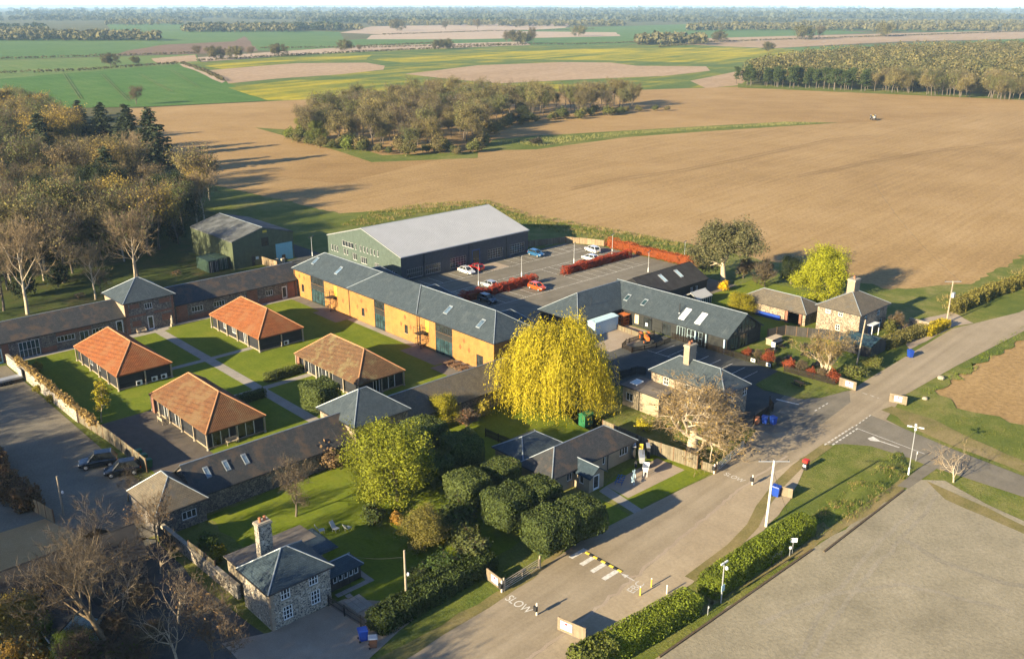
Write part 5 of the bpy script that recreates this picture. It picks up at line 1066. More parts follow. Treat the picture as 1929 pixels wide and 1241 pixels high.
EDGE = [(P(52,592),19,'bare_a','tall pale forked bare tree at the front of the left wood'),(P(85,512),15,'bare_a','straight pale trunked bare tree behind the forked one'),(P(15,545),16,'bare_b','brown bare tree at the left edge of the frame in the wood'),(P(137,515),14,'bare_b','leaning dark trunk tree in the wood clearing'),
        (P(255,527),15,'bare_a','pale bare tree standing behind the corner tower'),(P(190,555),5.5,'bare_b','small bare tree behind the corner tower roof'),(P(190,490),16,'budding_b','slanting trunk tree at the back of the wood clearing'),(P(230,480),16,'budding_c','olive tree left of the green barn'),
        (P(300,470),16,'budding_a','golden budding tree nearest the green barn'),(P(345,440),15,'budding_b','olive budding tree behind the green barn roof'),(P(385,415),14,'bare_a','grey bare tree at the right corner of the left wood'),(P(370,395),14,'budding_c','brown budding tree above the barn ridge'),(P(395,378),11,'bare_a','pale twiggy tree at the field edge of the left wood'),
        (P(330,425),14,'leafy_b','dark ivy clad tree beside the barn'),(P(20,500),17,'budding_b','reddish budding tree at the far left of the wood edge'),(P(110,470),17,'budding_a','budding tree over the wood clearing'),(P(160,462),16,'budding_c','tree in deep shade at the back of the clearing'),(P(60,465),17,'bare_b','bare tree left of the clearing back')]
wood([(40,176),(58,176),(86,196),(88,210),(40,212),(24,190)], 13.5, 90, ['bare_b','bare_a'], 16., 'woodland_tree', 'tall tree at the shaded front of the left hand wood', 'front trees of the left hand wood', C_BUD)
for i, (q, h, k, l) in enumerate(EDGE): tree(k, 'woodland_tree', l, *q, h, C_GOLD if 'golden' in l else ((.03,.045,.02) if 'ivy' in l else C_BUD[i % 6]), group=None)
for i, (x, y, h, l) in enumerate(((139.8,418,17,'small dark conifer furthest left of the conifer group'),(131.6,369.5,20,'broad dark conifer, first of the tall three'),(135.9,357,20,'tall dark conifer in the middle of the group'),(129.1,319,22,'tallest dark conifer at the right of the group'),(126,330,17,'dark conifer in front of the tall group'),(99,280,16,'small dark conifer among the budding trees'),(108,367,18,'dark conifer half hidden at the left of the wood'))):
    tree('conifer_a' if i % 2 else 'conifer_b', 'conifer', l, x, y, h, (.045,.06,.032), wide=2.3)
for i, (x, y) in enumerate(((45,560),(110,540),(330,455),(15,520),(80,470))): tree('shrub', 'holly', ['dark holly bush beside the forked bare tree','dark round holly in front of the wood clearing','dark holly beside the containers','dark bush at the left frame edge in the wood','dark bush at the back of the clearing'][i], *P(x, y), 5.0, (.018,.028,.012), cat_='shrub', wide=.9)
for i, (x, y, h, l) in enumerate(((62,224,13,'dark ivy clad tree behind the wood clearing'),(84,222,12,'dark ivy clad tree near the barn gable'),(101,243,12,'dark ivy clad tree at the field side of the wood'),(72,250,14,'dark evergreen among the brown crowns'),(48,228,13,'dark evergreen at the left of the wood'),(112,258,11,'dark evergreen at the outer corner of the wood'),(93,268,13,'dark evergreen deep in the wood'))): tree('leafy_a', 'evergreen_tree', l, x, y, h, (.035,.05,.022))
# copse in the middle of the field
CP = px((535,262),(570,238),(650,215),(760,200),(900,196),(1050,200),(1235,196),(1240,208),(1000,226),(930,238),(905,262),(885,288),(760,288),(640,276))
wood(CP, 12., 93, ['budding_a','budding_b','budding_c','bare_b','budding_a'], 14.5, 'copse_tree', 'olive brown budding tree in the copse in the middle of the field', 'trees of the field copse', C_BUD[:5]+[(.16,.14,.05)])
for i, (x, y, k, c) in enumerate(((600,268,'leafy_a',(.12,.14,.03)),(575,262,'leafy_a',(.16,.17,.03)),(545,262,'shrub',(.15,.18,.03)),(655,282,'shrub',(.13,.17,.03)),(985,235,'leafy_b',(.05,.06,.025)),(905,232,'leafy_b',(.045,.055,.022)))): tree(k, 'copse_tree', ['dark green leafy tree at the left end of the copse','yellow green leafy tree at the left end of the copse','bright green bush at the left tip of the copse','green bush at the front of the copse','dark ivy clad tree in the right half of the copse','dark ivy clad tree in the middle of the copse'][i], *P(x, y), 9. if k != 'shrub' else 5., c)
cf = px((545,270),(600,279),(650,284),(720,290),(800,292),(885,290),(905,268),(930,244),(1000,232),(1080,224),(1160,216),(1238,209))
_r = np.random.default_rng(44)
for i in range(64):
    t_ = i/63.*(len(cf)-1.001); k_ = int(t_); q_ = np.array(cf[k_])*(1-t_+k_)+np.array(cf[k_+1])*(t_-k_)+_r.normal(size=2)*2.+np.array([3.,3.])*_r.uniform(0, 2.5)
    tree('shrub', 'copse_bush', 'olive green bush in the undergrowth along the copse edge', *q_, _r.uniform(2.6, 6.), [(.11,.12,.035),(.15,.135,.05),(.08,.095,.03),(.17,.14,.06)][i % 4], group='bushes along the edge of the copse', cat_='shrub', wide=1.2)
tree('shrub', 'brush_heap', 'dark low mound of brush on the field margin right of the copse', *P(1010,272), 3.0, (.05,.045,.03), cat_='shrub', wide=1.9)
# right hand wood: pine front row singly, the rest reads as one mass
rs = np.random.default_rng(5)
for i in range(34):
    t = i/33.; x, y = P(1400+t*240, 160+t*12); tree('pine', 'plantation_pine', 'dark green pine in the front row of the right hand wood', x+rs.normal()*4, y+rs.normal()*4+6*(i % 2), 13*rs.uniform(.8, 1.15), (.06,.085,.03), group='pines along the right hand wood', wide=1.2)
for i in range(46):
    t = i/45.; x, y = P(1640+t*330, 171+t*20); tree(['budding_a','budding_b','budding_c'][i % 3], 'woodland_tree', 'olive brown tree in the front row of the right hand wood', x+rs.normal()*6, y+rs.normal()*6+8*(i % 2), 15*rs.uniform(.75, 1.15), C_BUD[i % 5], group='broadleaf trees along the right hand wood')
RW = px((1400,158),(1640,166),(1990,186))+[P(1990,100), P(1929,100), P(1760,102), P(1600,112), P(1480,128), P(1410,142)]
q = scatter(RW, 11., 94); mass('far_wood', 'olive brown mass of the wood on the right beyond the field', [(q[::2], 15., 200, 1.15)], (.13,.125,.052), 95)
mass('far_wood', 'lighter brown crowns mixed through the wood on the right', [(q[1::2], 15.5, 200, 1.15)], (.16,.14,.06), 96)
# ---- hedgerow trees standing alone in the far fields
ft = [(257,197,10.5,'lone bare tree at the foot of the green field'),(208,124,11,'lone tree on the hedge left of the brown field'),(258,121,7,'smaller tree right of the lone hedge tree'),(375,108,13,'first tree of the hedgerow beside the brown field'),(408,112,13,'second tree of the hedgerow beside the brown field'),(443,109,12,'third tree of the hedgerow beside the brown field'),(474,107,11,'fourth tree of the hedgerow beside the brown field'),(525,106,13,'broad tree at the right end of the hedgerow'),
      (650,96,13,'tree left of the pale strip'),(676,97,8,'low tree on the pale strip hedge'),(826,93,12,'first of the paired trees on the pale strip'),(842,92,12,'second of the paired trees on the pale strip'),(954,82,18,'rounded tree at the left of the roadside clump'),(975,82,18,'middle tree of the roadside clump'),(990,82,16,'third tree of the roadside clump'),(1005,82,24,'tall slim poplar of the roadside clump'),(1448,97,11,'dark small tree at the edge of the yellow field'),(1516,75,22,'left of two trees on the tan field'),(1541,74,22,'right of two trees on the tan field'),(1354,80,16,'small tree left of the tan field'),(1667,69,24,'broad tree on the right tan field'),(900,56,24,'far tree above the pale field'),(978,52,20,'far tree left of the copse on the skyline'),(1090,68,18,'tree on the pale field end'),(840,57,20,'far dark tree over the pale field'),(748,58,24,'far tree at the left of the pale field')]
for i, (x, y, h, l) in enumerate(ft): tree('field_tree' if i % 3 else 'budding_c', 'field_tree', l, *P(x, y), h, [(.15,.115,.055),(.11,.095,.045),(.13,.12,.045)][i % 3], wide=.75 if 'slim' in l else 1.2)
def line(pts, sp): 
    out = []
    for a, b in zip(pts[:-1], pts[1:]):
        a = np.array(P(*a)); b = np.array(P(*b)); n = max(2, int(np.linalg.norm(b-a)/sp)); out.append(a+(b-a)*np.linspace(0, 1, n)[:,None])
    o = np.concatenate(out); return o+np.random.default_rng(3).normal(size=o.shape)*sp*.2
hr = [[(0,112),(200,106),(370,101)],[(0,139),(150,134),(345,120)],[(345,121),(385,135),(420,153)],[(370,116),(540,106),(760,95),(960,86),(1050,84)],[(640,92),(800,88),(960,84)],[(1050,85),(1200,81),(1290,86)],[(490,92),(650,90),(820,82)],[(720,66),(900,60),(1120,56)],[(1240,90),(1340,80),(1700,68),(1929,60)]]
mass('hedgerow', 'dark hedgerows dividing the far fields', [(line(h, 3.), 2.6, 22, .9, .7) for h in hr], (.11,.095,.04), 97, 'hedgerow')
# ---- far woods up to the skyline
def belt(x0, x1, y, d, sp): # pixel span at photo row y, depth in metres
    a = np.array(P(x0, y)); b = np.array(P(x1, y)); f = unit((a+b)/2); n = max(3, int(np.linalg.norm(b-a)/sp)); k = max(1, int(d/sp)); g = np.random.default_rng(int(abs(x0*7+y*13))); u = g.uniform(0, 1, n*k); v = g.uniform(0, 1, n*k)
    e = np.minimum(u, 1-u)*2; v = v*(.25+.75*np.minimum(1, e*4)); return a+(b-a)*u[:,None]+f*(v*d)[:,None]
bl = [(-60,300,77,160,13),(-60,95,68,150,16),(345,560,61,200,16),(540,680,58,180,20),(200,345,48,300,26),(690,960,49,260,22),(940,1180,50,220,20),(1200,1330,85,110,12),(1290,1640,58,260,18),(1640,1929,60,300,22),(1500,1990,50,300,26),(1180,1500,42,400,36),(560,760,42,400,36),(-60,380,40,500,40)]
mass('far_woodland', 'brown grey woodland blocks between the far fields', [(belt(*b), 15., 26, 4.2) for b in bl if b[4] < 30], (.13,.12,.06), 98)
mass('far_pinewood', 'dark pine blocks left of centre in the distance', [(belt(350,640,58,120,13), 17., 26, 4.), (belt(-60,90,60,150,16), 16., 26, 4.2), (belt(600,960,44,300,30), 17., 26, 6.)], (.04,.055,.03), 99)
g = np.random.default_rng(8); gs = []
for k in range(34):
    y = 37-k*.62; x0 = g.uniform(-150, 1700); wpx = g.uniform(250, 900); gs.append((belt(x0, x0+wpx, y, 500, 40+k*3.2), 15.+k*.35, 9, 11.+k*.7, .9))
mass('skyline_woodland', 'blue hazy woodland stretching to the skyline', gs+[(belt(*b), 15., 18, 7., .6) for b in bl if b[4] >= 30], (.085,.09,.055), 101)

# ---- trees round the flint cottage and over the yard, some standing just outside the frame
SH_ = [(31.0,88.2,8.,'bare_b','brown bare tree against the lodge by the dark gate'),(22.2,83.5,13.,'bare_dark','big dark bare tree with a straight trunk beside the dark outbuilding'),(20.8,75.0,14.5,'bare_dark','big dark bare tree at the bottom edge left of the cottage lane'),(25.,70.6,7.5,'open_bare','pale bare tree at the bottom edge beside the cottage lane'),(27.4,75.5,6.,'open_bare','pale low bare tree between lane and flint cottage'),(23.6,79.2,7.,'open_bare','pale spreading bare tree below the dark bare tree'),(29.6,84.6,4.8,'open_bare','small pale bare tree in front of the dark gate'),(26.5,66.5,10.,'bare_b','brown bare tree at the bottom edge beside the cottage drive'),(33.0,101.5,5.0,'bare_dark','dark bare shrub tree beside the lodge and the off roaders')]
for x, y, h, k, l in SH_: tree(k, 'bare_tree', l, x, y, h, (.17,.11,.055), wide=.82)
for i, (x, y, h) in enumerate(((17.,80.5,3.4),(15.5,82.,4.6),(18.6,77.2,3.0),(14.5,79.,4.0),(20.2,80.2,2.6))): tree('leafy_b', 'thicket_bush', ['green bush in the bottom left corner thicket','olive bush at the left edge of the corner thicket','low green bush at the front of the corner thicket','golden brown bush deepest in the bottom left corner','small green bush beside the dark bare trunk'][i], x, y, h, [(.12,.17,.03),(.27,.21,.05),(.10,.15,.028),(.34,.22,.05),(.12,.17,.03)][i], wide=1.5)
for i, (x, y, h, c) in enumerate(((19.2,84.6,3.6,(.19,.14,.05)),(22.6,77.4,2.6,(.16,.12,.06)),(25.6,80.4,2.4,(.15,.11,.06)),(21.4,71.6,3.2,(.11,.13,.03)),(18.8,74.4,3.4,(.10,.14,.03)),(24.8,74.2,2.2,(.17,.12,.06)))): tree('twiggy_shrub', 'thicket_bush', ['brown scrub beside the pale blue shed','brown scrub below the dark bare trunk','brown scrub beside the cottage lane','green scrub at the very bottom edge','green scrub below the thicket','brown scrub at the bend of the cottage lane'][i], x, y, h, c, wide=1.5, cat_='shrub')
off = [(1,66,14),(-3,72,15),(-6,80,11),(-8,90,12),(-9,85,10),(-6,73,11),(6,60,13),(-1,59,15),(10,69,14),(8,82,11),(2,92,12),(-2,97,12),(-10,104,14),(-4,112,12),(-12,121,14),(-6,133,13),(-14,142,14),(-8,152,13),(8,70,11),(9,63,11),(12,58,9),(-16,62,15),(-18,75,16)]
off = [o_ for o_ in off if o_ != (2,92,12)]+[(-3,100,15),(-6,106,15),(-2,116,15),(-9,127,15),(-3,124,14),(-5,138,15),(-10,147,15),(-4,146,14),(0,108,13)]
for i, (x, y, h) in enumerate(off): tree(['budding_c','budding_a','budding_b'][i % 3], 'boundary_tree', 'tall tree on the boundary just outside the left of the frame', x, y, h, C_BUD[i % 6], group='boundary trees left of the frame')
# ================================================================ walls, fences, furniture
def fence(name, label, pts, h, mat, panel_w=1.83, post='wood', t=.05, group=None, cat_='fence', posts=True, cap=None, z=0.):
    o = thing(name, label, cat_, (*np.mean(np.array(pts), 0), z), group=group)
    for a, b in zip(pts[:-1], pts[1:]):
        fr = frame(a, b); n = max(1, round(fr.L/panel_w)); s = fr.L/n
        for i in range(n):
            m = MB(); dz = rng.normal()*.02; m.fbox(fr, i*s+.05, (i+1)*s-.05, -t/2, t/2, z+.03, z+h+dz); p = m.build('panel', M[mat], o)
            if cap: c = MB(); c.fbox(fr, i*s+.04, (i+1)*s-.04, -t/2-.03, t/2+.03, z+h+dz, z+h+dz+.05); c.build('rail', M[cap], p, uv=False)
            if posts: m = MB(); m.fbox(fr, i*s-.05, i*s+.05, -.06, .06, z, z+h+.08); m.build('post', M[post], o, uv=False)
        if posts: m = MB(); m.fbox(fr, fr.L-.05, fr.L+.05, -.06, .06, z, z+h+.08); m.build('post', M[post], o, uv=False)
    return o
def pickets(name, label, pts, h, mat, sp=.16, cat_='fence', rails=True, w_=.09, group=None):
    o = thing(name, label, cat_, (*np.mean(np.array(pts), 0), 0), group=group)
    for a, b in zip(pts[:-1], pts[1:]):
        fr = frame(a, b); m = MB(); n = int(fr.L/sp)
        for i in range(n): m.fbox(fr, i*sp, i*sp+w_, -.015, .015, .05, h+.04*math.sin(i*12.9))
        p = m.build('pickets', M[mat], o, uv=False); p['kind'] = 'stuff'
        if rails:
            for zz in (h*.3, h*.8): m = MB(); m.fbox(fr, 0, fr.L, .016, .06, zz-.04, zz+.04); m.build('rail', M[mat], o, uv=False)
        for i in range(int(fr.L/2.4)+1): m = MB(); m.fbox(fr, min(i*2.4, fr.L-.1), min(i*2.4, fr.L-.1)+.1, .02, .12, 0, h+.1); m.build('post', M[mat], o, uv=False)
    return o
def masonry(name, label, pts, h, t, mat, cap='stone', cat_='wall', z0=-.05):
    o = thing(name, label, cat_, (*np.mean(np.array(pts), 0), 0))
    for a, b in zip(pts[:-1], pts[1:]):
        fr = frame(a, b); m = MB(); m.fbox(fr, 0, fr.L, -t/2, t/2, z0, h); p = m.build('wall_face', M[mat], o)
        n = max(1, int(fr.L/.9)); s = fr.L/n; 
        for i in range(n): c = MB(); dz = rng.normal()*.012; c.fbox(fr, i*s+.008, (i+1)*s-.008, -t/2-.05, t/2+.05, h, h+.09+dz); c.build('coping_stone', M[cap], p, uv=False)
    return o
masonry('yard_wall', 'flint wall with stone coping between the yard and the courtyard lawn', [(36.3,158.6),(36.7,128.0)], 1.75, .35, 'flint')
fence('yard_fence', 'weathered timber panel fence continuing the yard wall', [(36.7,127.8),(37.4,118.5),(37.6,107.0)], 1.95, 'fence_wood')
fence('pen_fence', 'timber panel fence round the orange gravel pen', [P(12,905), P(60,960), P(103,985)], 1.7, 'fence_pale')
fence('garden_fence', 'pale close boarded fence between bungalow and bare oak', [P(1221,853), P(1268,868), P(1313,884)], 1.95, 'fence_wood')
fence('garden_fence', 'shaded close boarded fence running back from the bungalow fence to the willow', [P(1135,815), P(1221,852)], 1.9, 'fence_wood')
fence('gate_side_panel', 'short low timber panel beside the five bar gate', [P(1322,884), P(1347,892)], 1.2, 'fence_wood')
pickets('shop_fence', 'dark picket fence along the front of the black shop', [(124.9,93.0),(125.1,80.5),(125.2,73.2)], 1.05, 'fence_dark')
pickets('shop_garden_fence', 'dark picket fence between shop garden and grass island', [(125.5,71.2),(126.2,62.6)], 1.1, 'fence_dark')
fence('garden_boundary', 'tall dark boarded fence behind the shop garden', [(137.0,81.6),(141.0,80.5),(144.5,74.0),(144.8,70.4)], 1.8, 'dark_board')
pickets('tractor_lawn_fence', 'low dark picket fence curving round the small tractor lawn', [P(1233,632), P(1205,640), P(1180,648), P(1172,656), P(1190,664), P(1235,655), P(1264,643)], .9, 'fence_dark', sp=.2)
fence('forecourt_fence', 'low grey timber fence across the shop forecourt', [P(1152,616), P(1215,640)], .9, 'fence_wood')
fence('car_park_fence', 'pale timber fence at the far corner of the car park', [(161.6,153.9),(164.0,149.4),(165.8,145.2)], 1.5, 'fence_pale', t=.06)
fence('car_park_fence', 'shaded timber fence running behind the steel shed', [(148.6,158.),(155.,156.2),(161.5,154.)], 1.5, 'fence_wood')
fence('bin_store', 'pale timber enclosure in front of the green barn', [P(490,497), P(523,508)], 1.9, 'fence_pale')
pickets('lawn_fence', 'dark picket fence behind the clipped evergreens', [P(915,822), P(962,842)], 1.2, 'fence_dark')
masonry('cottage_wall', 'long flint boundary wall beside the flint cottage', [P(308,1010), P(372,1062), P(452,1128)], 1.5, .35, 'flint')
fence('wall_top_fence', 'timber fence inside the flint boundary wall', [(31.9+1.1,85.0),(33.3,79.6)], 2.2, 'fence_wood')
masonry('house_wall', 'low stone wall by the drive of the stone house', [P(1712,610), P(1760,622)], 1.1, .35, 'flint_pale')
pickets('iron_railing', 'dark iron railing between flint cottage and lane hedge', [P(620,1140), P(690,1185)], 1.2, 'dark_metal', sp=.13, w_=.03)
pickets('cottage_fence', 'dark fence round the stone cottage bin corner', [P(1418,800), P(1455,775), P(1448,762)], 1.3, 'fence_dark')
pickets('back_fence', 'dark fence behind the flat roofed extension', [P(1166,715), P(1200,705), P(1218,708)], 1.4, 'fence_dark')
for a, b, l in ((P(325,1040), P(300,1018), 'dark solid gate with pale lettering between lodge and boundary wall'),):
    o = thing('yard_gate', l, 'gate', (*a, 0)); fr = frame(b, a); m = MB(); m.fbox(fr, 0, fr.L, -.05, .05, .1, 1.9); m.build('leaf', M['black_board'], o)
def logo(parent, fr, u0, u1, z0, z1, n=.08):
    m = MB(); m.fbox(fr, u0, u1, n-.02, n, z0, z1); b = m.build('panel_print', M['sign_blue'], parent, uv=False)
    m = MB(); c = (u0+u1)/2; m.fbox(fr, c-.12, c+.12, n, n+.006, z1-.32, z1-.1); m.build('emblem', M['red_plastic'], b, uv=False)
    m = MB()
    for k, w_ in enumerate((.8, .62, .7)): zz = z0+.15+k*.17; m.fbox(fr, c-(u1-u0)*.42*w_, c+(u1-u0)*.42*w_, n, n+.005, zz, zz+.07)
    m.build('lettering', M['white_paint'], b, uv=False)
def signboard(label, a, b, h=1.35, lg=True):
    o = thing('sign_board', label, 'sign', (*a, 0), group='timber sign boards along the lane'); fr = frame(a, b); m = MB(); m.fbox(fr, 0, fr.L, -.04, .04, .12, h); m.build('board', M['sign_board'], o)
    for u in (.1, fr.L-.2): m = MB(); m.fbox(fr, u, u+.1, -.14, -.04, 0, h); m.build('post', M['wood'], o, uv=False)
    if lg: L = min(1.3, fr.L*.45); c = fr.L*lg; logo(o, fr, c-L/2, c+L/2, h*.28, h*.86)
signboard('timber sign board with blue logo at the end of the shop garden fence', (126.45,62.3), (126.4,59.5), 1.45, .6)
signboard('timber sign board with pale logo across the lane by the verge', (126.2,54.2), (126.7,51.8), 1.45, .5)
signboard('plain timber board beside the blue bin and white pole', (90.05,50.2), (90.5,48.6), 1.3, None)
signboard('timber sign board with blue logo beside the clipped hedge end', (52.8,50.4), (53.4,47.4), 1.5, .32)
signboard('dark timber sign board with logo beside the white field gate', (53.3,60.9), (53.1,58.4), 1.4, .55)
def gate(label, a, b, h=1.15, mat='galv'):
    o = thing('field_gate', label, 'gate', (*a, 0)); fr = frame(a, b); 
    for k in range(5): m = MB(); zz = .15+k*(h-.2)/4; m.fbox(fr, .1, fr.L-.1, -.025, .025, zz, zz+.07); m.build('bar', M[mat], o, uv=False)
    m = MB()
    for u in (.1, fr.L/2, fr.L-.17): m.fbox(fr, u, u+.07, -.03, .03, .1, h)
    m.build('stile', M[mat], o, uv=False)
    m = MB(); n = 10
    for k in range(n): u = .15+(fr.L/2-.2)*k/n; m.fbox(fr, u, u+(fr.L/2-.2)/n, -.035, -.01, .2+(h-.3)*k/n, .28+(h-.3)*k/n)
    for k in range(n): u = fr.L/2+(fr.L/2-.2)*k/n; m.fbox(fr, u, u+(fr.L/2-.2)/n, -.035, -.01, h-.12-(h-.3)*k/n, h-.04-(h-.3)*k/n)
    m.build('brace', M[mat], o, uv=False)
    for u in (-.1, fr.L): m = MB(); m.fbox(fr, u, u+.14, -.08, .08, 0, h+.35); m.build('gate_post', M['pole_wood'], o, uv=False)
gate('pale five bar gate open beside the lane near the crossing', (53.3,58.3), (58.6,58.7), 1.2, 'pale_wood')
gate('grey five bar gate beside the bare oak', P(1350,890), P(1400,845), 1.2)
# ---- poles and lamps
def pole(name, label, x, y, h, r=.13, mat='pole_wood', arm=None, lean=(0,0), extra=None, wires=()):
    o = thing(name, label, 'pole', (x, y, 0)); m = MB(); top = (x+lean[0], y+lean[1], h); m.tube((x,y,0), top, r, r*.72, 9); m.build('shaft', M[mat], o, uv=False)
    if arm:
        L, ang = arm; d = (math.cos(ang)*L/2, math.sin(ang)*L/2); m = MB(); m.tube((top[0]-d[0], top[1]-d[1], h-.15), (top[0]+d[0], top[1]+d[1], h-.15), .06, n=5); m.build('crossarm', M['galv'], o, uv=False)
        for k in (-.9, 0, .9): m = MB(); m.lathe((top[0]+d[0]*k, top[1]+d[1]*k, h-.1), [(.04,0),(.06,.08),(.03,.22)], 6); m.build('insulator', M['dark_metal'], o, uv=False)
    if extra == 'transformer': m = MB(); m.box(x-.35, x+.35, y-.65, y-.2, h*.62, h*.62+.9); m.build('transformer', M['galv'], o, uv=False)
    if extra == 'box': m = MB(); m.lathe((x+.25, y-.1, h*.55), [(.12,0),(.14,.2),(.05,.35)], 8); m.build('bracket', M['white_paint'], o, uv=False)
    return o
px1 = P(1443,991); pole('white_pole', 'tall white pole with bracket head between hardstanding and hedge', *px1, 8.2, .16, 'pole_white', arm=(3.4, -.75), lean=(.15,-.1))
px2 = P(1783,608); pole('power_pole', 'wooden power pole with crossarm and transformer by the lane', *px2, 8.0, .15, 'pole_wood', arm=(3.0, -.75), extra='transformer')
px3 = P(1614,686); pole('garden_pole', 'plain wooden pole in the shop garden', *px3, 7.6, .14, 'pole_wood', lean=(.4,-.3))
px4 = P(766,1142); pole('telegraph_pole', 'wooden telegraph pole behind the cottage hedge', *px4, 6.3, .13, 'pole_wood', extra='box')
px5 = P(120,970); pole('telegraph_pole', 'wooden telegraph pole standing in the shaded yard', *px5, 5.0, .13, 'pole_wood', extra='box')
def wire(label, a, b, sag=.6):
    o = MB(); n = 14; pts = [tuple(np.array(a)+(np.array(b)-np.array(a))*k/n-np.array([0,0,sag*4*(k/n)*(1-k/n)])) for k in range(n+1)]
    for p, q in zip(pts[:-1], pts[1:]): o.tube(p, q, .018, n=3, caps=False)
    tag(o.build('overhead_wire', M['dark_metal'], None, uv=False, at=tuple(a)), label, 'wire')
wire('overhead wire from the telegraph pole to the garden store', (*px4, 5.6), (43.5,71.,2.4), .3)
wire('lower overhead wire between garden pole and power pole', (px3[0]+.3, px3[1]-.2, 7.0), (*px2, 7.2), .8)
wire('upper overhead wire from the power pole over the field', (px2[0]+.9, px2[1]-.9, 7.9), (250.,120.,8.), 1.5)
wire('stay wire of the white pole', (*px1, 7.4), (*P(1483,966), 0.05), 0.)
def lamp(label, x, y, h, heads=1, name='lamp_post', mat='galv', group='car park lamp posts'):
    o = thing(name, label, 'lamp post', (x, y, 0), group=group); m = MB(); m.tube((x,y,0), (x,y,h), .07, .045, 8); m.build('shaft', M[mat], o, uv=False)
    m = MB(); m.tube((x,y,0), (x,y,1.0), .1, .1, 8); m.build('base', M['white_paint'], o, uv=False)
    for k in range(heads):
        a = k*2*math.pi/max(heads,2)+.4; m = MB(); dx, dy = math.cos(a), math.sin(a); m.tube((x,y,h-.05), (x+dx*.45,y+dy*.45,h), .03, n=5); fr = frame((x+dx*.4, y+dy*.4), (x+dx*.95, y+dy*.95)); m.fbox(fr, 0, .55, -.13, .13, h-.04, h+.06); m.build('lamp_head', M['white_paint' if heads > 2 else 'dark_metal'], o, uv=False)
for i, (x, y, l) in enumerate(((121.6,140.6,'lamp post beside the silver hatchback'),(132.8,139.4,'lamp post behind the orange hatchback hedge'),(149.1,139.4,'lamp post at the middle of the far red hedge'),(161.9,139.2,'lamp post at the far corner by the white cars'),(155.5,123.2,'lamp post on the right hand car park aisle'),(168.6,123.4,'lamp post behind the long orange red hedge'),(109.2,185.0,'lamp post between green barn and steel shed'))): lamp(l, x, y, 4.6, 2)
lamp('tall four headed lamp post on the verge beside the side road', *P(1711,894), 6.5, 4, group=None, name='verge_lamp')
c = P(1358,1135); o = thing('camera_mast', 'camera mast with white cameras behind the roadside hedge', 'mast', (*c, 0)); m = MB(); m.tube((*c,0), (*c,4.6), .07, .06, 8); m.build('shaft', M['galv'], o, uv=False)
m = MB(); m.lathe((c[0]+.25,c[1]-.15,3.7), [(.05,.4),(.16,.3),(.16,.1),(.08,0)], 8); m.build('dome_camera', M['white_paint'], o, uv=False)
m = MB(); m.box(c[0]-.5,c[0]-.1,c[1]-.07,c[1]+.07,4.45,4.6); m.box(c[0]+.1,c[0]+.55,c[1]-.07,c[1]+.07,4.45,4.6); m.build('bullet_camera', M['white_paint'], o, uv=False)
m = MB(); m.box(c[0]-.25,c[0]+.25,c[1]-.12,c[1]-.07,1.4,2.1); m.build('notice', M['pale_blue'], o, uv=False)
def post_sign(label, x, y, h, w_, hh, mat='white_paint', ang=.9):
    o = thing('post_sign', label, 'sign', (x, y, 0)); m = MB(); m.tube((x,y,0), (x,y,h), .04, n=6); m.build('post', M['galv'], o, uv=False); d = (math.cos(ang), math.sin(ang)); fr = frame((x-d[0]*w_/2, y-d[1]*w_/2), (x+d[0]*w_/2, y+d[1]*w_/2)); m = MB(); m.fbox(fr, 0, w_, .03, .06, h-hh, h); m.build('plate', M[mat], o, uv=False)
post_sign('white notice on a post at the end of the roadside hedge', *P(1492,1042), 1.9, .8, .5, ang=-.75); post_sign('small white meter post beside the white notice', *P(1487,1047), 1.2, .25, .3, ang=-.75)
post_sign('small post left of the camera mast', *P(1333,1158), 1.0, .15, .2); post_sign('small reflector post on the verge by the tall lamp', *P(1725,868), 1.3, .15, .3)
o = thing('timber_notice', 'low timber notice stand in the shade of the roadside hedge', 'sign', (*P(1460,1068),0)); a = P(1452,1062); b = P(1472,1052); fr = frame(a, b); m = MB(); m.fbox(fr, 0, fr.L, -.03, .03, .5, 1.0); m.build('plate', M['galv'], o, uv=False)
for u in (.1, fr.L-.1): m = MB(); m.fbox(fr, u-.05, u+.05, -.05, .05, 0, .6); m.build('leg', M['wood'], o, uv=False)
# bollards, intercom posts
for i, (x, y) in enumerate(((1206,1121),(1227,1105),(1256,1118))):
    q = P(x, y); o = thing('bollard', ['yellow bollard left of the three beside the painted letters','middle yellow bollard beside the painted letters','right hand bollard against the hedge gap'][i], 'bollard', (*q, 0), group='bollards beside the painted letters'); m = MB(); m.tube((*q,0), (*q,.95), .07, n=8); m.build('post', M['yellow_paint' if i < 2 else 'pole_white'], o, uv=False); m = MB(); m.lathe((*q,.95), [(.075,0),(.06,.05),(.02,.08)], 8); m.build('cap', M['white_paint'], o, uv=False)
for q, l in ((P(1011,1158),'gate post with dark control box beside the lower painted SLOW'), (P(1417,913),'gate post with dark control box beside the upper painted SLOW'), (P(945,1115),'dark control box on a post by the pale gate'), (P(1345,892),'dark control box on a post by the grey gate')):
    o = thing('barrier_post', l, 'post', (*q, 0)); m = MB(); m.tube((*q,0), (*q,1.35), .09, n=8); m.build('post', M['pole_white'], o, uv=False); m = MB(); m.box(q[0]-.28,q[0]-.05,q[1]-.2,q[1]+.2,.55,1.05); m.build('control_box', M['dark_metal'], o, uv=False)
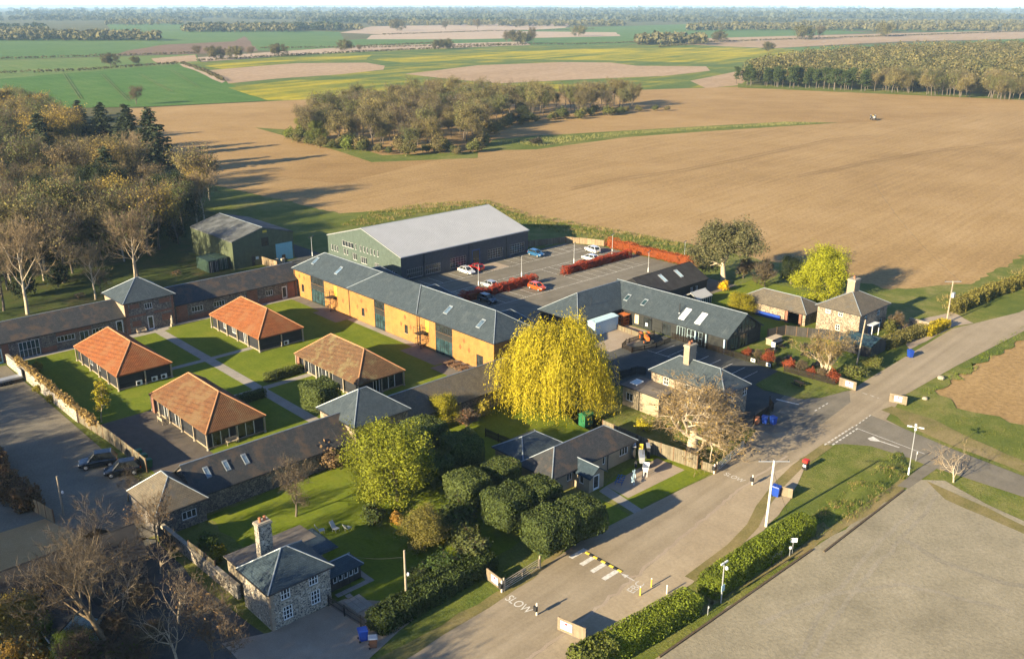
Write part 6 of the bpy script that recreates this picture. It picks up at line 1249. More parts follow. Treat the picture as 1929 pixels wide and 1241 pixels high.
# bins
def wheelie(label, x, y, mat, rz=0., s=1., lid=None, group=None):
    o = thing('wheelie_bin', label, 'bin', (x, y, 0), rz+1e-4, group); m = MB(); m.add([(-.26,-.3,.08),(.26,-.3,.08),(.26,.28,.08),(-.26,.28,.08),(-.32,-.38,.98),(.32,-.38,.98),(.32,.36,.98),(-.32,.36,.98)], [(3,2,1,0),(4,5,6,7),(0,1,5,4),(1,2,6,5),(2,3,7,6),(3,0,4,7)]); m.build('body', M[mat], o, uv=False, at=(0,0,0))
    m = MB(); m.add([(-.34,-.42,.98),(.34,-.42,.98),(.34,.4,1.0),(-.34,.4,1.0),(-.3,-.34,1.06),(.3,-.34,1.06),(.3,.36,1.1),(-.3,.36,1.1)], [(4,5,6,7),(0,1,5,4),(1,2,6,5),(2,3,7,6),(3,0,4,7)]); m.build('lid', M[lid or mat], o, uv=False, at=(0,0,0))
    for sx in (-.28, .28): m = MB(); m.tube((sx-.03,.3,.1), (sx+.03,.3,.1), .1, n=10); m.build('wheel', M['rubber'], o, uv=False, at=(0,0,0))
    o.scale = (s, s, s); return o
wheelie('blue wheelie bin beside the iron railing and lane hedge', *P(684,1205), 'blue_plastic', 1.2, 1.15); wheelie('brown bin with grey lid at the lane hedge end', *P(703,1218), 'brown_plastic', 1.0, 1.05, 'galv')
wheelie('blue bin, left of the pair beside the bare oak', *P(1440,797), 'blue_plastic', .3, 1.05); wheelie('blue bin, right of the pair beside the bare oak', *P(1456,799), 'blue_plastic', -.2, 1.1)
wheelie('blue wheelie bin alone on the verge of the lane', *P(1714,673), 'blue_plastic', -.6, 1.2); wheelie('blue bin hidden behind the plain timber board', *P(1461,934), 'blue_plastic', .2, 1.3)
for i, q in enumerate(((262,862),(272,870),(281,880))): wheelie('green lidded wheelie bin behind the yard fence', *P(*q), 'green_plastic', 1.5, 1.1, group='green bins behind the yard fence')
q = P(1517,883); o = thing('litter_bin', 'dark litter bin with red hood on the lane verge', 'bin', (*q, 0)); m = MB(); m.box(q[0]-.3,q[0]+.3,q[1]-.3,q[1]+.3,0,.95); m.build('body', M['dark_metal'], o, uv=False); m = MB(); m.box(q[0]-.34,q[0]+.34,q[1]-.34,q[1]+.34,.95,1.3); m.build('hood', M['red_plastic'], o, uv=False); m = MB(); m.box(q[0]-.345,q[0]-.3,q[1]-.2,q[1]+.2,.4,.7); m.build('notice', M['white_paint'], o, uv=False)
q = P(1425,798); o = thing('clay_urn', 'round terracotta urn beside the blue bins', 'urn', (*q, 0)); m = MB(); m.lathe((*q,0), [(.25,0),(.5,.35),(.5,.7),(.3,.95),(.36,1.05)], 12); m.build('body', M['terracotta'], o, uv=False, smooth=True); m = MB(); m.lathe((*q,1.05), [(.36,0),(.38,.04),(.30,.06)], 12); m.build('rim', M['terracotta'], o, uv=False)
# ---- paint on the ground
def line_(parent, a, b, w_, z, mat='line_paint', name='bay_line'):
    a = np.array(a, float); b = np.array(b, float); d = unit(b-a); n = np.array([-d[1], d[0]])*w_/2; me = bpy.data.meshes.new(name); me.from_pydata([(*(a+n),z),(*(a-n),z),(*(b-n),z),(*(b+n),z)], [], [(0,1,2,3)]); 
    if me.polygons[0].normal.z < 0: me.flip_normals()
    me.materials.append(M[mat]); return link(bpy.data.objects.new(name, me), parent)
for i in range(18): x = 112.+i*2.75; (line_(CARPARK, (x,147.2), (x,152.2), .1, .022) if not 131 < x < 138 else None)
line_(CARPARK, (103,147.1), (160,147.1), .1, .024)
for i in range(22): x = 104.+i*2.75; (line_(CARPARK, (x,135.4), (x,140.8), .1, .022) if not 131.8 < x < 139.6 else None)
line_(CARPARK, (103,140.9), (164,140.9), .1, .024)
for i in range(21): x = 104.+i*2.75; (line_(CARPARK, (x,128.1), (x,133.), .1, .022) if not 131.8 < x < 139.6 else None)
line_(CARPARK, (103,128.), (162,128.), .1, .024)
for i in range(5): y = 141.5+i*2.4; line_(CARPARK, (155.5,y+4), (160.5,y+4), .1, .022)
for (x, x1) in ((116.,122.),): 
    for i in range(8): y = 90.4-i*2.35; line_(FRONT, (117.3,y), (122.6,y+.2), .09, .024)
line_(FRONT, (117.2,92.2), (117.9,73.4), .09, .026)
sheet('loading_bay', rect(131.4,136.6,147.3,152.4), .020, M['gravel_warm'], CARPARK)
hd = MB(); 
for (x0, x1) in ((100.,132.0),(139.6,163.4)): 
    k = 0; n = int((x1-x0)/1.2)
    for i in range(n):
        for yy in (133.2, 135.05): m = MB(); m.box(x0+i*1.2, x0+i*1.2+1.18, yy-.07, yy+.07, 0, .14); m.build('kerb_stone', M['kerb'], CARPARK, uv=False)
def text(parent, body, x, y, size, rz, z, name='road_lettering', mat='line_paint', sy=1.):
    c = bpy.data.curves.new(name, 'FONT'); c.body = body; c.size = size; c.align_x = 'CENTER'; c.align_y = 'CENTER'; c.fill_mode = 'FRONT'; o = bpy.data.objects.new(name, c); c.materials.append(M[mat]); link(o, parent); o.location = (x, y, z); o.rotation_euler = (0, 0, rz); o.scale = (1, sy, 1); return o
text(ROAD, 'SLOW', *P(977,1138), 1.15, R(-90), .024, sy=1.3); text(ROAD, 'SLOW', *P(1383,899), 1.0, R(-90), .024, mat='worn_paint', sy=1.2)
text(HARD, 'EBC', *P(1198,1106), 1.25, R(6), .03, mat='worn_paint')
a = P(1172,1088); m = MB(); 
for pts in (([(-.07,-.9),(.07,-.9),(.07,.1),(-.07,.1)]), ([(-.32,.1),(.32,.1),(0,.9)])): m.add([(a[0]+.5+x, a[1]-.3+y, .03) for x, y in pts], [tuple(range(len(pts)))])
m.build('painted_arrow', M['worn_paint'], HARD, uv=False)
q0 = np.array(P(1073,1056)); d = unit(np.array(P(1145,1085))-np.array(P(1088,1043)))
for i in range(4):
    c = np.array(P(*[(1088,1043),(1108,1056),(1128,1069),(1150,1083)][i])); line_(ROAD, c-np.array([1.1,0]), c+np.array([1.3,.05]), .55, .026, 'line_paint', 'crossing_stripe')
hump = thing('speed_hump', 'black and yellow rubber speed hump across the lane by the crossing', 'speed hump', (*P(1137,1058), 0)); a = np.array(P(1104,1040)); b = np.array(P(1172,1077)); n = 9
for i in range(n):
    p = a+(b-a)*i/n; q = a+(b-a)*(i+.97)/n; fr = frame(tuple(p), tuple(q)); m = MB(); m.add([fr(0,-.22,.02), fr(fr.L,-.22,.02), fr(fr.L,-.07,.09), fr(0,-.07,.09), fr(0,.07,.09), fr(fr.L,.07,.09), fr(fr.L,.22,.02), fr(0,.22,.02)], [(0,1,2,3),(3,2,5,4),(4,5,6,7),(0,3,4,7),(1,6,5,2)]); m.build('segment', M['yellow_paint' if i % 2 == 0 else 'rubber'], hump, uv=False)
def dashes(parent, a, b, L, gap, w_, z, name='give_way_dash', mat='line_paint'):
    a = np.array(P(*a)); b = np.array(P(*b)); D = np.linalg.norm(b-a); d = (b-a)/D; t = 0
    while t < D: line_(parent, a+d*t, a+d*min(t+L, D), w_, z, mat, name); t += L+gap
dashes(ROAD, (1553,838),(1607,804), .6, .35, .22, .028); dashes(ROAD, (1568,838),(1617,806), .6, .35, .22, .028); dashes(ROAD, (1612,802),(1640,782), .5, .6, .14, .028)
dashes(ROAD, (1535,774),(1562,758), .6, .5, .18, .03, mat='worn_paint'); dashes(ROAD, (1625,740),(1655,750), .7, .5, .15, .03, mat='worn_paint')
line_(ROAD, P(1615,807), P(1742,855), .12, .03, 'worn_paint', 'centre_line'); line_(ROAD, P(1640,825), P(1694,843), .2, .031, 'line_paint', 'painted_arrow')
me = sheet('painted_arrow', px((1634,826),(1645,822),(1660,832),(1640,830)), .033, M['line_paint'], ROAD)
line_(ROAD, P(1462,752), P(1505,762), .35, .03, 'worn_paint', 'painted_arrow')
# timber edging of the gravel car park
def edging(a, b):
    a = np.array(a); b = np.array(b); L = np.linalg.norm(b-a); n = int(L/2.4)
    for i in range(n): fr = frame(tuple(a+(b-a)*i/n), tuple(a+(b-a)*(i+.985)/n)); m = MB(); m.fbox(fr, 0, fr.L, -.1, .1, 0, .16+rng.normal()*.015); m.build('timber_sleeper', M['timber_edge'], GRAVEL, uv=False)
edging(P(1242,1238), P(1530,1036)); edging(P(1552,1040), P(1702,924))
# ---- vehicles
def carpaint(name, c, metal=.3):
    m, t, b = nodes(name, .25, .5, metal); f = noise(t, coord(t), 1.5, 4.); t.links.new(ramp(t, f, [(.3, tuple(x*.92 for x in c)), (.7, tuple(min(1, x*1.06) for x in c))]), b.inputs['Base Color']); b.inputs['Coat Weight'].default_value = .6; b.inputs['Coat Roughness'].default_value = .08; return m
def car(label, x, y, rz, paint, L=4.2, Wd=1.78, Hh=1.48, style='hatch', name='parked_car', group='cars in the car parks'):
    o = thing(name, label, 'car', (x, y, 0), rz+1e-5, group); s = L/4.2; hw = Wd/2; Z = (0,0,0)
    # stations along the body: x, half width, sill z, shoulder z
    st = [(-2.1,.78,.42,.78),(-1.95,.92,.28,.92),(-1.2,1.,.22,.98),(0,1.,.22,.96),(.9,1.,.22,.93),(1.5,.96,.25,.86),(1.95,.86,.3,.74),(2.1,.7,.4,.62)]
    if style == 'suv': st = [(a, b, c+.06, d*1.12+.02) for a, b, c, d in st]
    V = []; F = []; n = 8
    for a, b, c, d in st:
        w_ = hw*b; V += [(a*s,-w_*.9,c),(a*s,-w_,c+.12),(a*s,-w_,d-.16),(a*s,-w_*.9,d),(a*s,w_*.9,d),(a*s,w_,d-.16),(a*s,w_,c+.12),(a*s,w_*.9,c)]
    for i in range(len(st)-1):
        for j in range(n): F.append((i*n+j, i*n+(j+1) % n, (i+1)*n+(j+1) % n, (i+1)*n+j))
    F += [tuple(range(n-1,-1,-1)), tuple(range((len(st)-1)*n, len(st)*n))]
    m = MB(); m.add(V, [f[::-1] for f in F]); body = m.build('body', M[paint], o, uv=False, smooth=False, at=Z)
    k = 1.1 if style == 'suv' else 1.; sh = .95*k; rb = -1.98 if style != 'saloon' else -1.55; top0 = -1.45 if style != 'saloon' else -1.0
    q = [(rb*s, .84, sh), (top0*s, .70, Hh), (.25*s, .70, Hh-.01), (1.05*s, .84, sh-.04)]
    V = []
    for a, b, c in q: V += [(a,-hw*b,c),(a,hw*b,c)]
    g = MB(); g.add(V, [(0,2,4,6),(7,5,3,1),(0,1,3,2),(4,5,7,6)]); g.build('windows', M['glass'], o, uv=False, at=Z)
    r = MB(); e = .02; r.add([(q[1][0]-.08,-hw*.72,Hh-.05),(q[1][0]-.08,hw*.72,Hh-.05),(q[2][0]+.08,hw*.72,Hh-.06),(q[2][0]+.08,-hw*.72,Hh-.06),(q[1][0],-hw*.66,Hh+e),(q[1][0],hw*.66,Hh+e),(q[2][0],hw*.66,Hh+e),(q[2][0],-hw*.66,Hh+e)], [(4,7,6,5),(0,3,7,4),(3,2,6,7),(2,1,5,6),(1,0,4,5)]); r.build('roof', M[paint], o, uv=False, at=Z)
    pl = MB()
    for sg in (-1, 1):
        for a, b in ((q[0],q[1]),(q[3],q[2])): pl.tube((a[0],sg*hw*a[1],a[2]), (b[0],sg*hw*b[1],b[2]), .055, n=4)
        pl.tube((-.35*s,sg*hw*.85,sh), (-.3*s,sg*hw*.705,Hh), .045, n=4)
    pl.build('pillars', M[paint], o, uv=False, at=Z)
    for wx in (-1.28, 1.28):
        for sg in (-1, 1):
            t_ = MB(); t_.tube((wx*s,sg*(hw-.2),.32*k), (wx*s,sg*(hw+.015),.32*k), .32*k, n=14); wv = t_.build('wheel', M['rubber'], o, uv=False, at=Z); h = MB(); h.tube((wx*s,sg*(hw+.005),.32*k), (wx*s,sg*(hw+.03),.32*k), .2*k, .17*k, n=10); h.build('hub', M['galv'], wv, uv=False, at=Z)
    for sg in (-1, 1):
        h = MB(); h.box(1.86*s, 2.06*s, sg*hw*.62-.17, sg*hw*.62+.17, .60*k, .73*k); h.build('headlight', M['white_paint'], o, uv=False, at=Z)
        h = MB(); h.box(-2.1*s, -1.93*s, sg*hw*.68-.13, sg*hw*.68+.13, .70*k, .86*k); h.build('tail_light', M['red_plastic'], o, uv=False, at=Z)
        h = MB(); h.box(.78*s, .95*s, sg*(hw+.06)-.09, sg*(hw+.06)+.09, .92*k, 1.05*k); h.build('mirror', M[paint], o, uv=False, at=Z)
    h = MB(); h.box(-2.13*s,-2.08*s,-.26,.26,.5,.62); h.build('number_plate', M['yellow_paint'], o, uv=False, at=Z)
    return o
for n_, c_ in (('paint_white', (.72,.72,.70)), ('paint_red', (.5,.02,.015)), ('paint_orange', (.75,.10,.012)), ('paint_navy', (.008,.013,.02)), ('paint_blue', (.03,.13,.28)), ('paint_silver', (.45,.47,.48)), ('paint_black', (.008,.009,.01))): M[n_] = carpaint(n_, c_)
HP = math.pi/2
car('white saloon with dark roof beside the red car by the shed', 126.0, 149.6, -HP, 'paint_white', 4.5, style='saloon'); car('red hatchback parked against the steel shed', 129.3, 150.2, HP, 'paint_red', 4.0)
car('blue car parked at the far end of the steel shed', 147.4, 149.9, -HP, 'paint_blue', 4.3); car('silver hatchback beside the lamp post and red hedge', 122.6, 138.4, HP, 'paint_silver', 4.0)
car('bright orange hatchback in front of the red hedge', 128.6, 130.4, -HP, 'paint_orange', 4.1); car('dark navy estate car in the shaded parking row', 115.4, 130.8, -HP, 'paint_navy', 4.7, style='suv', Hh=1.62)
car('white sports utility car by the pale timber fence', 159.4, 143.2, HP-.2, 'paint_white', 4.6, style='suv', Hh=1.66); car('white hatchback half hidden by the far red hedge', 153.6, 138.6, HP, 'paint_white', 4.3)
car('dark boxy off roader with roof rails in the shaded yard', *P(186,877), 2.75, 'paint_navy', 4.6, 1.85, 1.95, 'suv', group='vehicles in the shaded yard'); car('black off roader nearest the bare shrubs in the yard', *P(232,892), 2.75, 'paint_black', 4.3, 1.8, 1.85, 'suv', group='vehicles in the shaded yard')
car('dark car parked behind the black barn', 141.2, 117.4, 0.1, 'paint_black', 4.4)
# trailer at the left edge
q = P(12,722); o = thing('flat_trailer', 'grey flat trailer with three wheels at the left frame edge', 'trailer', (*q, 0)); m = MB(); m.box(q[0]-2.6,q[0]+2.2,q[1]-.95,q[1]+.95,.62,.72); m.build('deck', M['galv'], o, uv=False)
for k in range(3):
    for sg in (-1, 1): m = MB(); m.tube((q[0]-1.0+k*.75,q[1]+sg*.85,.32),(q[0]-1.0+k*.75,q[1]+sg*1.05,.32),.32,n=12); m.build('wheel', M['rubber'], o, uv=False)
m = MB(); m.box(q[0]+2.1,q[0]+2.2,q[1]-.95,q[1]+.95,.72,1.9); m.build('ramp', M['galv'], o, uv=False); m = MB(); m.box(q[0]-2.6,q[0]+2.1,q[1]-1.0,q[1]-.95,.72,.95); m.build('side_rail', M['galv'], o, uv=False)
# shipping containers
def container(label, x0, y0, mat, dmat, rz=0.):
    o = thing('shipping_container', label, 'container', (x0, y0, 0)); m = MB(); w_, L, h = 2.3, 6.0, 2.75
    n = 20; 
    for sx in (0, w_):
        for i in range(n): d = .03*(i % 2); m.box(x0+sx-.02-(d if sx == 0 else 0), x0+sx+.02+(d if sx else 0), y0+L*i/n, y0+L*(i+.96)/n, .15, h-.1)
    m.box(x0+.02,x0+w_-.02,y0+.05,y0+L,.1,h); m.build('body', M[mat], o, uv=False)
    for k in range(2): m = MB(); m.box(x0+.08+k*1.08, x0+1.12+k*1.08, y0-.06, y0+.04, .2, h-.12); D_o = m.build('door', M[dmat], o, uv=False); m = MB(); m.tube((x0+.45+k*1.1,y0-.09,.2),(x0+.45+k*1.1,y0-.09,h-.15),.03,n=5); m.tube((x0+.8+k*1.1,y0-.09,.2),(x0+.8+k*1.1,y0-.09,h-.15),.03,n=5); m.build('lock_bar', M['galv'], D_o, uv=False)
M['container_green'] = plain('container_green', (.03,.055,.04), .6, .3, .1, .3); M['container_dark'] = plain('container_dark', (.02,.024,.03), .5, .3, .1, .3)
container('dark green shipping container with black doors left of the barn', 84.9, 187.2, 'container_green', 'container_dark'); container('green shipping container tight against the barn wall', 87.5, 188.0, 'container_green', 'container_green')
# ---- people's furniture
def picnic(label, x, y, rz, mat='wood', group=None):
    o = thing('picnic_table', label, 'picnic table', (x, y, 0), rz+1e-4, group); Z = (0,0,0)
    for i in range(5): m = MB(); m.box(-.9,.9,-.36+i*.15,-.36+i*.15+.135,.72,.76); m.build('table_plank', M[mat], o, uv=False, at=Z)
    for s in (-1, 1): m = MB(); m.box(-.9,.9,s*.72-.13,s*.72+.13,.42,.46); m.build('bench', M[mat], o, uv=False, at=Z)
    for sx in (-.6, .6):
        m = MB(); m.box(sx-.04,sx+.04,-.8,.8,.36,.42); m.tube((sx,-.3,.72),(sx,-.62,0),.05,n=4); m.tube((sx,.3,.72),(sx,.62,0),.05,n=4); m.build('leg_frame', M[mat], o, uv=False, at=Z)
for i in range(4): picnic('brown picnic table in the row on the paved terrace of the yellow range', 88.2, 104.2+i*1.75, 0., group='picnic tables on the range terrace')
for i, (x, y, r) in enumerate(((128.3,79.0,.5),(131.4,77.3,.2),(134.6,77.6,.6),(130.2,73.2,.4),(134.0,72.2,.2),(137.4,74.4,.5),(131.0,68.6,.3))): picnic('dark picnic table in the shop garden', x, y, r, 'fence_dark', 'picnic tables in the shop garden')
picnic('lone dark picnic table on the grass island', 121.9, 66.4, 1.4, 'fence_dark'); picnic('picnic table on the grass beside the green containers', *P(333,517), .3, 'wood'); picnic('picnic table in the wood clearing behind the left wing', *P(150,560), .2, 'wood')
def bench(label, x, y, rz, mat='pale_wood'):
    o = thing('garden_bench', label, 'bench', (x, y, 0), rz+1e-4); Z = (0,0,0)
    for i in range(3): m = MB(); m.box(-.8,.8,-.24+i*.16,-.1+i*.16,.42,.46); m.build('seat_slat', M[mat], o, uv=False, at=Z)
    for i in range(3): m = MB(); m.box(-.8,.8,.25,.29,.55+i*.14,.66+i*.14); m.build('back_slat', M[mat], o, uv=False, at=Z)
    for sx in (-.78, .78):
        for yy, h in ((-.22,.62),(.27,.95)): m = MB(); m.box(sx-.04,sx+.04,yy-.04,yy+.04,0,h); m.build('leg', M[mat], o, uv=False, at=Z)
        m = MB(); m.box(sx-.05,sx+.05,-.28,.28,.62,.67); m.build('armrest', M[mat], o, uv=False, at=Z)
bench('pale wooden bench against the corner tower wall', 58.4, 159.0, 0.); bench('weathered bench against the glazed end of the paved yard pavilion', 49.2, 107.2, 0.); bench('small bench outside the side doors of the paved yard pavilion', 45.1, 119.9, HP, 'pole_wood')
q = (64.0,158.9); o = thing('stone_statue', 'weathered stone statue on a plinth beside the corner tower', 'statue', (*q, 0)); m = MB(); m.box(q[0]-.3,q[0]+.3,q[1]-.3,q[1]+.3,0,.5); m.build('plinth', M['stone'], o); m = MB(); m.lathe((*q,.5), [(.2,0),(.3,.2),(.22,.55),(.28,.85),(.2,1.1),(.09,1.2),(.13,1.35),(.12,1.5),(.04,1.6)], 10); m.build('figure', M['stone'], o, uv=False, smooth=True)
def acunit(label, x, y, group):
    o = thing('air_conditioner', label, 'air conditioner', (x, y, 0), group=group); m = MB(); m.box(x-.45,x+.45,y-.18,y+.18,.12,.85); m.build('casing', M['white_paint'], o, uv=False); m = MB(); m.tube((x-.12,y-.18,.48),(x-.12,y-.2,.48),.27,n=14); m.build('fan_grille', M['dark_metal'], o, uv=False)
    for s in (-.35, .35): m = MB(); m.box(x+s-.05,x+s+.05,y-.16,y+.16,0,.12); m.build('foot', M['dark_metal'], o, uv=False)
for x in (48.3,50.7,52.2): acunit('white air conditioner unit on the end wall of the leftmost pavilion', x, 135.5, 'air conditioners of the leftmost pavilion')
acunit('white air conditioner unit on the end wall of the pavilion by the yellow range', 74.0, 136.1, None)
for i, (x, y, r) in enumerate(((45.9,80.0,1.2),(47.2,79.2,.2),(48.3,78.4,2.0))):
    o = thing('lawn_chair', ['pale lawn chair furthest left of the three on the cottage lawn','middle lawn chair on the cottage lawn','reclining lawn chair furthest right on the cottage lawn'][i], 'chair', (x, y, 0), r); Z = (0,0,0); m = MB(); m.box(-.28,.28,-.3,.3,.36,.42); m.build('seat', M['galv'], o, uv=False, at=Z); m = MB(); m.add([(-.28,.28,.4),(.28,.28,.4),(.28,.7,1.1),(-.28,.7,1.1),(-.28,.33,.38),(.28,.33,.38),(.28,.75,1.08),(-.28,.75,1.08)], [(0,1,2,3),(7,6,5,4),(3,2,6,7),(0,3,7,4),(1,5,6,2)]); m.build('backrest', M['galv'], o, uv=False, at=Z)
    for sx in (-.26,.26):
        for yy in (-.26,.26): m = MB(); m.tube((sx,yy,0),(sx,yy,.38),.025,n=5); m.build('leg', M['galv'], o, uv=False, at=Z)
# old tractors and plough
def tractor(label, x, y, rz, paint, s=1., hub='galv'):
    o = thing('tractor', label, 'tractor', (x, y, 0), rz+1e-4); Z = (0,0,0)
    m = MB(); m.box(-.2,1.7,-.28,.28,.75,1.3); m.box(1.7,1.78,-.24,.24,.7,1.25); m.build('bonnet', M[paint], o, uv=False, at=Z); m = MB(); m.box(-1.0,-.2,-.3,.3,.55,1.0); m.build('gearbox', M['dark_metal'], o, uv=False, at=Z)
    for sg in (-1, 1):
        m = MB(); m.tube((-.8,sg*.58,.72),(-.8,sg*.9,.72),.72,n=18); w_ = m.build('rear_wheel', M['rubber'], o, uv=False, at=Z); m = MB(); m.tube((-.8,sg*.88,.72),(-.8,sg*.93,.72),.38,n=12); m.build('rim', M[hub], w_, uv=False, at=Z)
        m = MB(); m.tube((1.35,sg*.5,.38),(1.35,sg*.68,.38),.38,n=14); w_ = m.build('front_wheel', M['rubber'], o, uv=False, at=Z); m = MB(); m.tube((1.35,sg*.66,.38),(1.35,sg*.7,.38),.2,n=10); m.build('rim', M[hub], w_, uv=False, at=Z)
        m = MB(); m.box(-1.4,-.3,sg*.72-.2,sg*.72+.2,1.42,1.48); m.build('mudguard', M[paint], o, uv=False, at=Z)
    m = MB(); m.box(-1.0,-.6,-.22,.22,1.1,1.2); m.box(-1.05,-1.0,-.22,.22,1.1,1.5); m.build('seat', M['yellow_paint'], o, uv=False, at=Z); m = MB(); m.tube((-.25,0,1.25),(-.5,0,1.55),.03,n=5); m.tube((-.5,0,1.53),(-.52,0,1.57),.22,n=10); m.build('steering_wheel', M['dark_metal'], o, uv=False, at=Z); m = MB(); m.tube((.9,.1,1.3),(.9,.1,1.95),.04,n=6); m.build('exhaust', M['dark_metal'], o, uv=False, at=Z)
    o.scale = (s, s, s); return o
tractor('grey vintage tractor on the gravel display by the bungalow', 84.9, 66.9, -2.4, 'galv', 1.25)
tractor('small orange tractor on the fenced lawn before the shop', *P(1216,643), -2.2, 'orange_paint', .95, 'orange_paint')
o = thing('old_plough', 'pale horse plough with curved tines on the gravel display', 'plough', (*P(1193,905),0), .6); Z = (0,0,0); m = MB(); m.box(-1.6,1.6,-.08,.08,.6,.72); m.build('beam', M['pale_blue'], o, uv=False, at=Z)
for k in range(4): 
    m = MB(); pts = [(-1.3+k*.8+.45*math.sin(t), .35*(k % 2)-.17, .35+.4*math.cos(t)) for t in np.linspace(-.3, 3.4, 9)]
    for p, q in zip(pts[:-1], pts[1:]): m.tube(p, q, .05, n=5)
    m.build('tine', M['pale_blue'], o, uv=False, at=Z)
o = thing('seed_hopper', 'white seed hopper on legs on the gravel display', 'hopper', (*P(1216,896),0), .6); m = MB(); m.add([(-.35,-.25,.7),(.35,-.25,.7),(.35,.25,.7),(-.35,.25,.7),(-.75,-.4,1.5),(.75,-.4,1.5),(.75,.4,1.5),(-.75,.4,1.5)], [(3,2,1,0),(0,1,5,4),(1,2,6,5),(2,3,7,6),(3,0,4,7)]); m.build('hopper_body', M['white_paint'], o, uv=False, at=Z)
for sx in (-.3,.3):
    for sy in (-.2,.2): m = MB(); m.tube((sx,sy,0),(sx,sy,.72),.04,n=5); m.build('leg', M['white_paint'], o, uv=False, at=Z)
o = thing('old_harrow', 'dark blue harrow in the shade of the gravel display', 'harrow', (*P(1168,906),0), .5); 
for k in range(4): m = MB(); m.tube((-.9+k*.6,-.5,.35),(-.9+k*.6,.5,.35),.05,n=5); m.tube((-.9+k*.6,-.4,.35),(-.9+k*.6-.1,-.4,0),.04,n=4); m.tube((-.9+k*.6,.4,.35),(-.9+k*.6-.1,.4,0),.04,n=4); m.build('tine_bar', M['blue_door'], o, uv=False, at=Z)
m = MB(); m.box(-1.1,1.1,-.05,.05,.36,.42); m.build('beam', M['blue_door'], o, uv=False, at=Z)
tractor('small pale tractor far out on the ploughed field', *P(1645,226), -2.5, 'galv', 1.5)
# shop forecourt: kiosk, planters, doghouse sized things
o = thing('timber_kiosk', 'orange timber display kiosk at the shop corner', 'kiosk', (124.4,103.6,0)); m = MB()
for k in range(4): m.box(123.6,125.2,103.0,104.2,.15+k*.55,.22+k*.55)
m.build('shelf', M['orange_paint'], o, uv=False)
for sx in (123.6,125.12):
    for sy in (103.0,104.12): m = MB(); m.box(sx,sx+.08,sy,sy+.08,0,2.0); m.build('post', M['orange_paint'], o, uv=False)
m = MB(); m.box(123.4,125.3,102.8,104.4,2.0,2.1); m.build('top', M['orange_paint'], o, uv=False)
for i in range(9):
    k = i*1.12; x = 127.0+.15*math.sin(i*3.1); y = 79.2-k*1.75; tree('twiggy_shrub' if i % 2 else 'shrub', 'border_shrub', 'green and orange border shrub behind the shop garden fence' if i % 2 else 'red border shrub behind the shop garden fence', x, y, 1.5+.3*(i % 3), (.24,.18,.05) if i % 2 else (.26,.06,.025), group='green border shrubs along the garden fence' if i % 2 else 'red border shrubs along the garden fence', cat_='shrub')
o = thing('serving_hatch', 'low pink brick counter beside the glazed gable', 'counter', (136.3,79.6,0)); m = MB(); m.box(134.4,137.4,79.0,80.2,0,1.05); m.build('counter', M['pale_brick'], o); m = MB(); m.box(134.3,137.5,78.9,80.3,1.05,1.12); m.build('worktop', M['pale_wood'], o, uv=False)
o = thing('barbecue', 'dark barbecue with pale end in the shop garden', 'barbecue', (134.6,77.9,0)); m = MB(); m.box(133.2,135.6,77.6,78.3,.7,1.2); m.build('hood', M['dark_metal'], o, uv=False); m = MB(); m.box(133.0,133.2,77.6,78.3,.1,1.3); m.build('end_panel', M['white_paint'], o, uv=False)
for x, y, l in ((125.0,73.6,'small white notice on the shop fence, right of two'),(124.9,76.4,'small white notice on the shop fence, left of two')): o = thing('fence_notice', l, 'sign', (x, y, 0)); m = MB(); m.box(x-.32,x-.28,y-.4,y+.4,.45,1.0); m.build('plate', M['white_paint'], o, uv=False); m = MB(); m.box(x-.34,x-.32,y-.25,y+.25,.6,.85); m.build('print', M['dark_metal'], o, uv=False)
for x, y, sc, l in ((1772,714,.55,'pale boulder on the verge beside the ploughed field'),(1742,752,.4,'small pale stone heap at the corner of the ploughed field')):
    q = P(x, y); rs = np.random.default_rng(int(x)); m = MB(); prof = [(.2,-.1),(.9,.1),(1.,.5),(.7,.9),(.2,1.05)]; m.lathe((*q,0), [(r*sc*rs.uniform(.85,1.1), z*sc) for r, z in prof], 9); tag(m.build('boulder', M['stone'], None, uv=False, at=(*q,0)), l, 'boulder')
for i in range(7):
    q = P(524+rs.uniform(-6,14), 494+rs.uniform(-6,6)); m = MB(); m.box(q[0]-.4,q[0]+.4,q[1]-.3,q[1]+.3,0,.3+.5*(i % 3)); tag(m.build('pallet_stack', M['pale_wood' if i % 2 else 'wood'], None, uv=False, at=(*q,0)), 'timber pallets and boxes piled before the green barn door', 'pallets', 'pallet stacks before the barn')
o = thing('garden_shed', 'green shed tucked behind the bungalow roof', 'shed', (*P(1103,800),0)); q = P(1103,800); m = MB(); m.box(q[0]-.8,q[0]+.8,q[1]-.6,q[1]+.6,0,1.7); m.build('walls', M['green_plastic'], o); m = MB(); m.add([(q[0]-.9,q[1]-.7,1.7),(q[0]+.9,q[1]-.7,1.7),(q[0]+.9,q[1]+.7,1.7),(q[0]-.9,q[1]+.7,1.7),(q[0]-.9,q[1],2.1),(q[0]+.9,q[1],2.1)], [(0,1,5,4),(2,3,4,5),(0,4,3),(1,2,5)]); m.build('roof', M['green_plastic'], o)
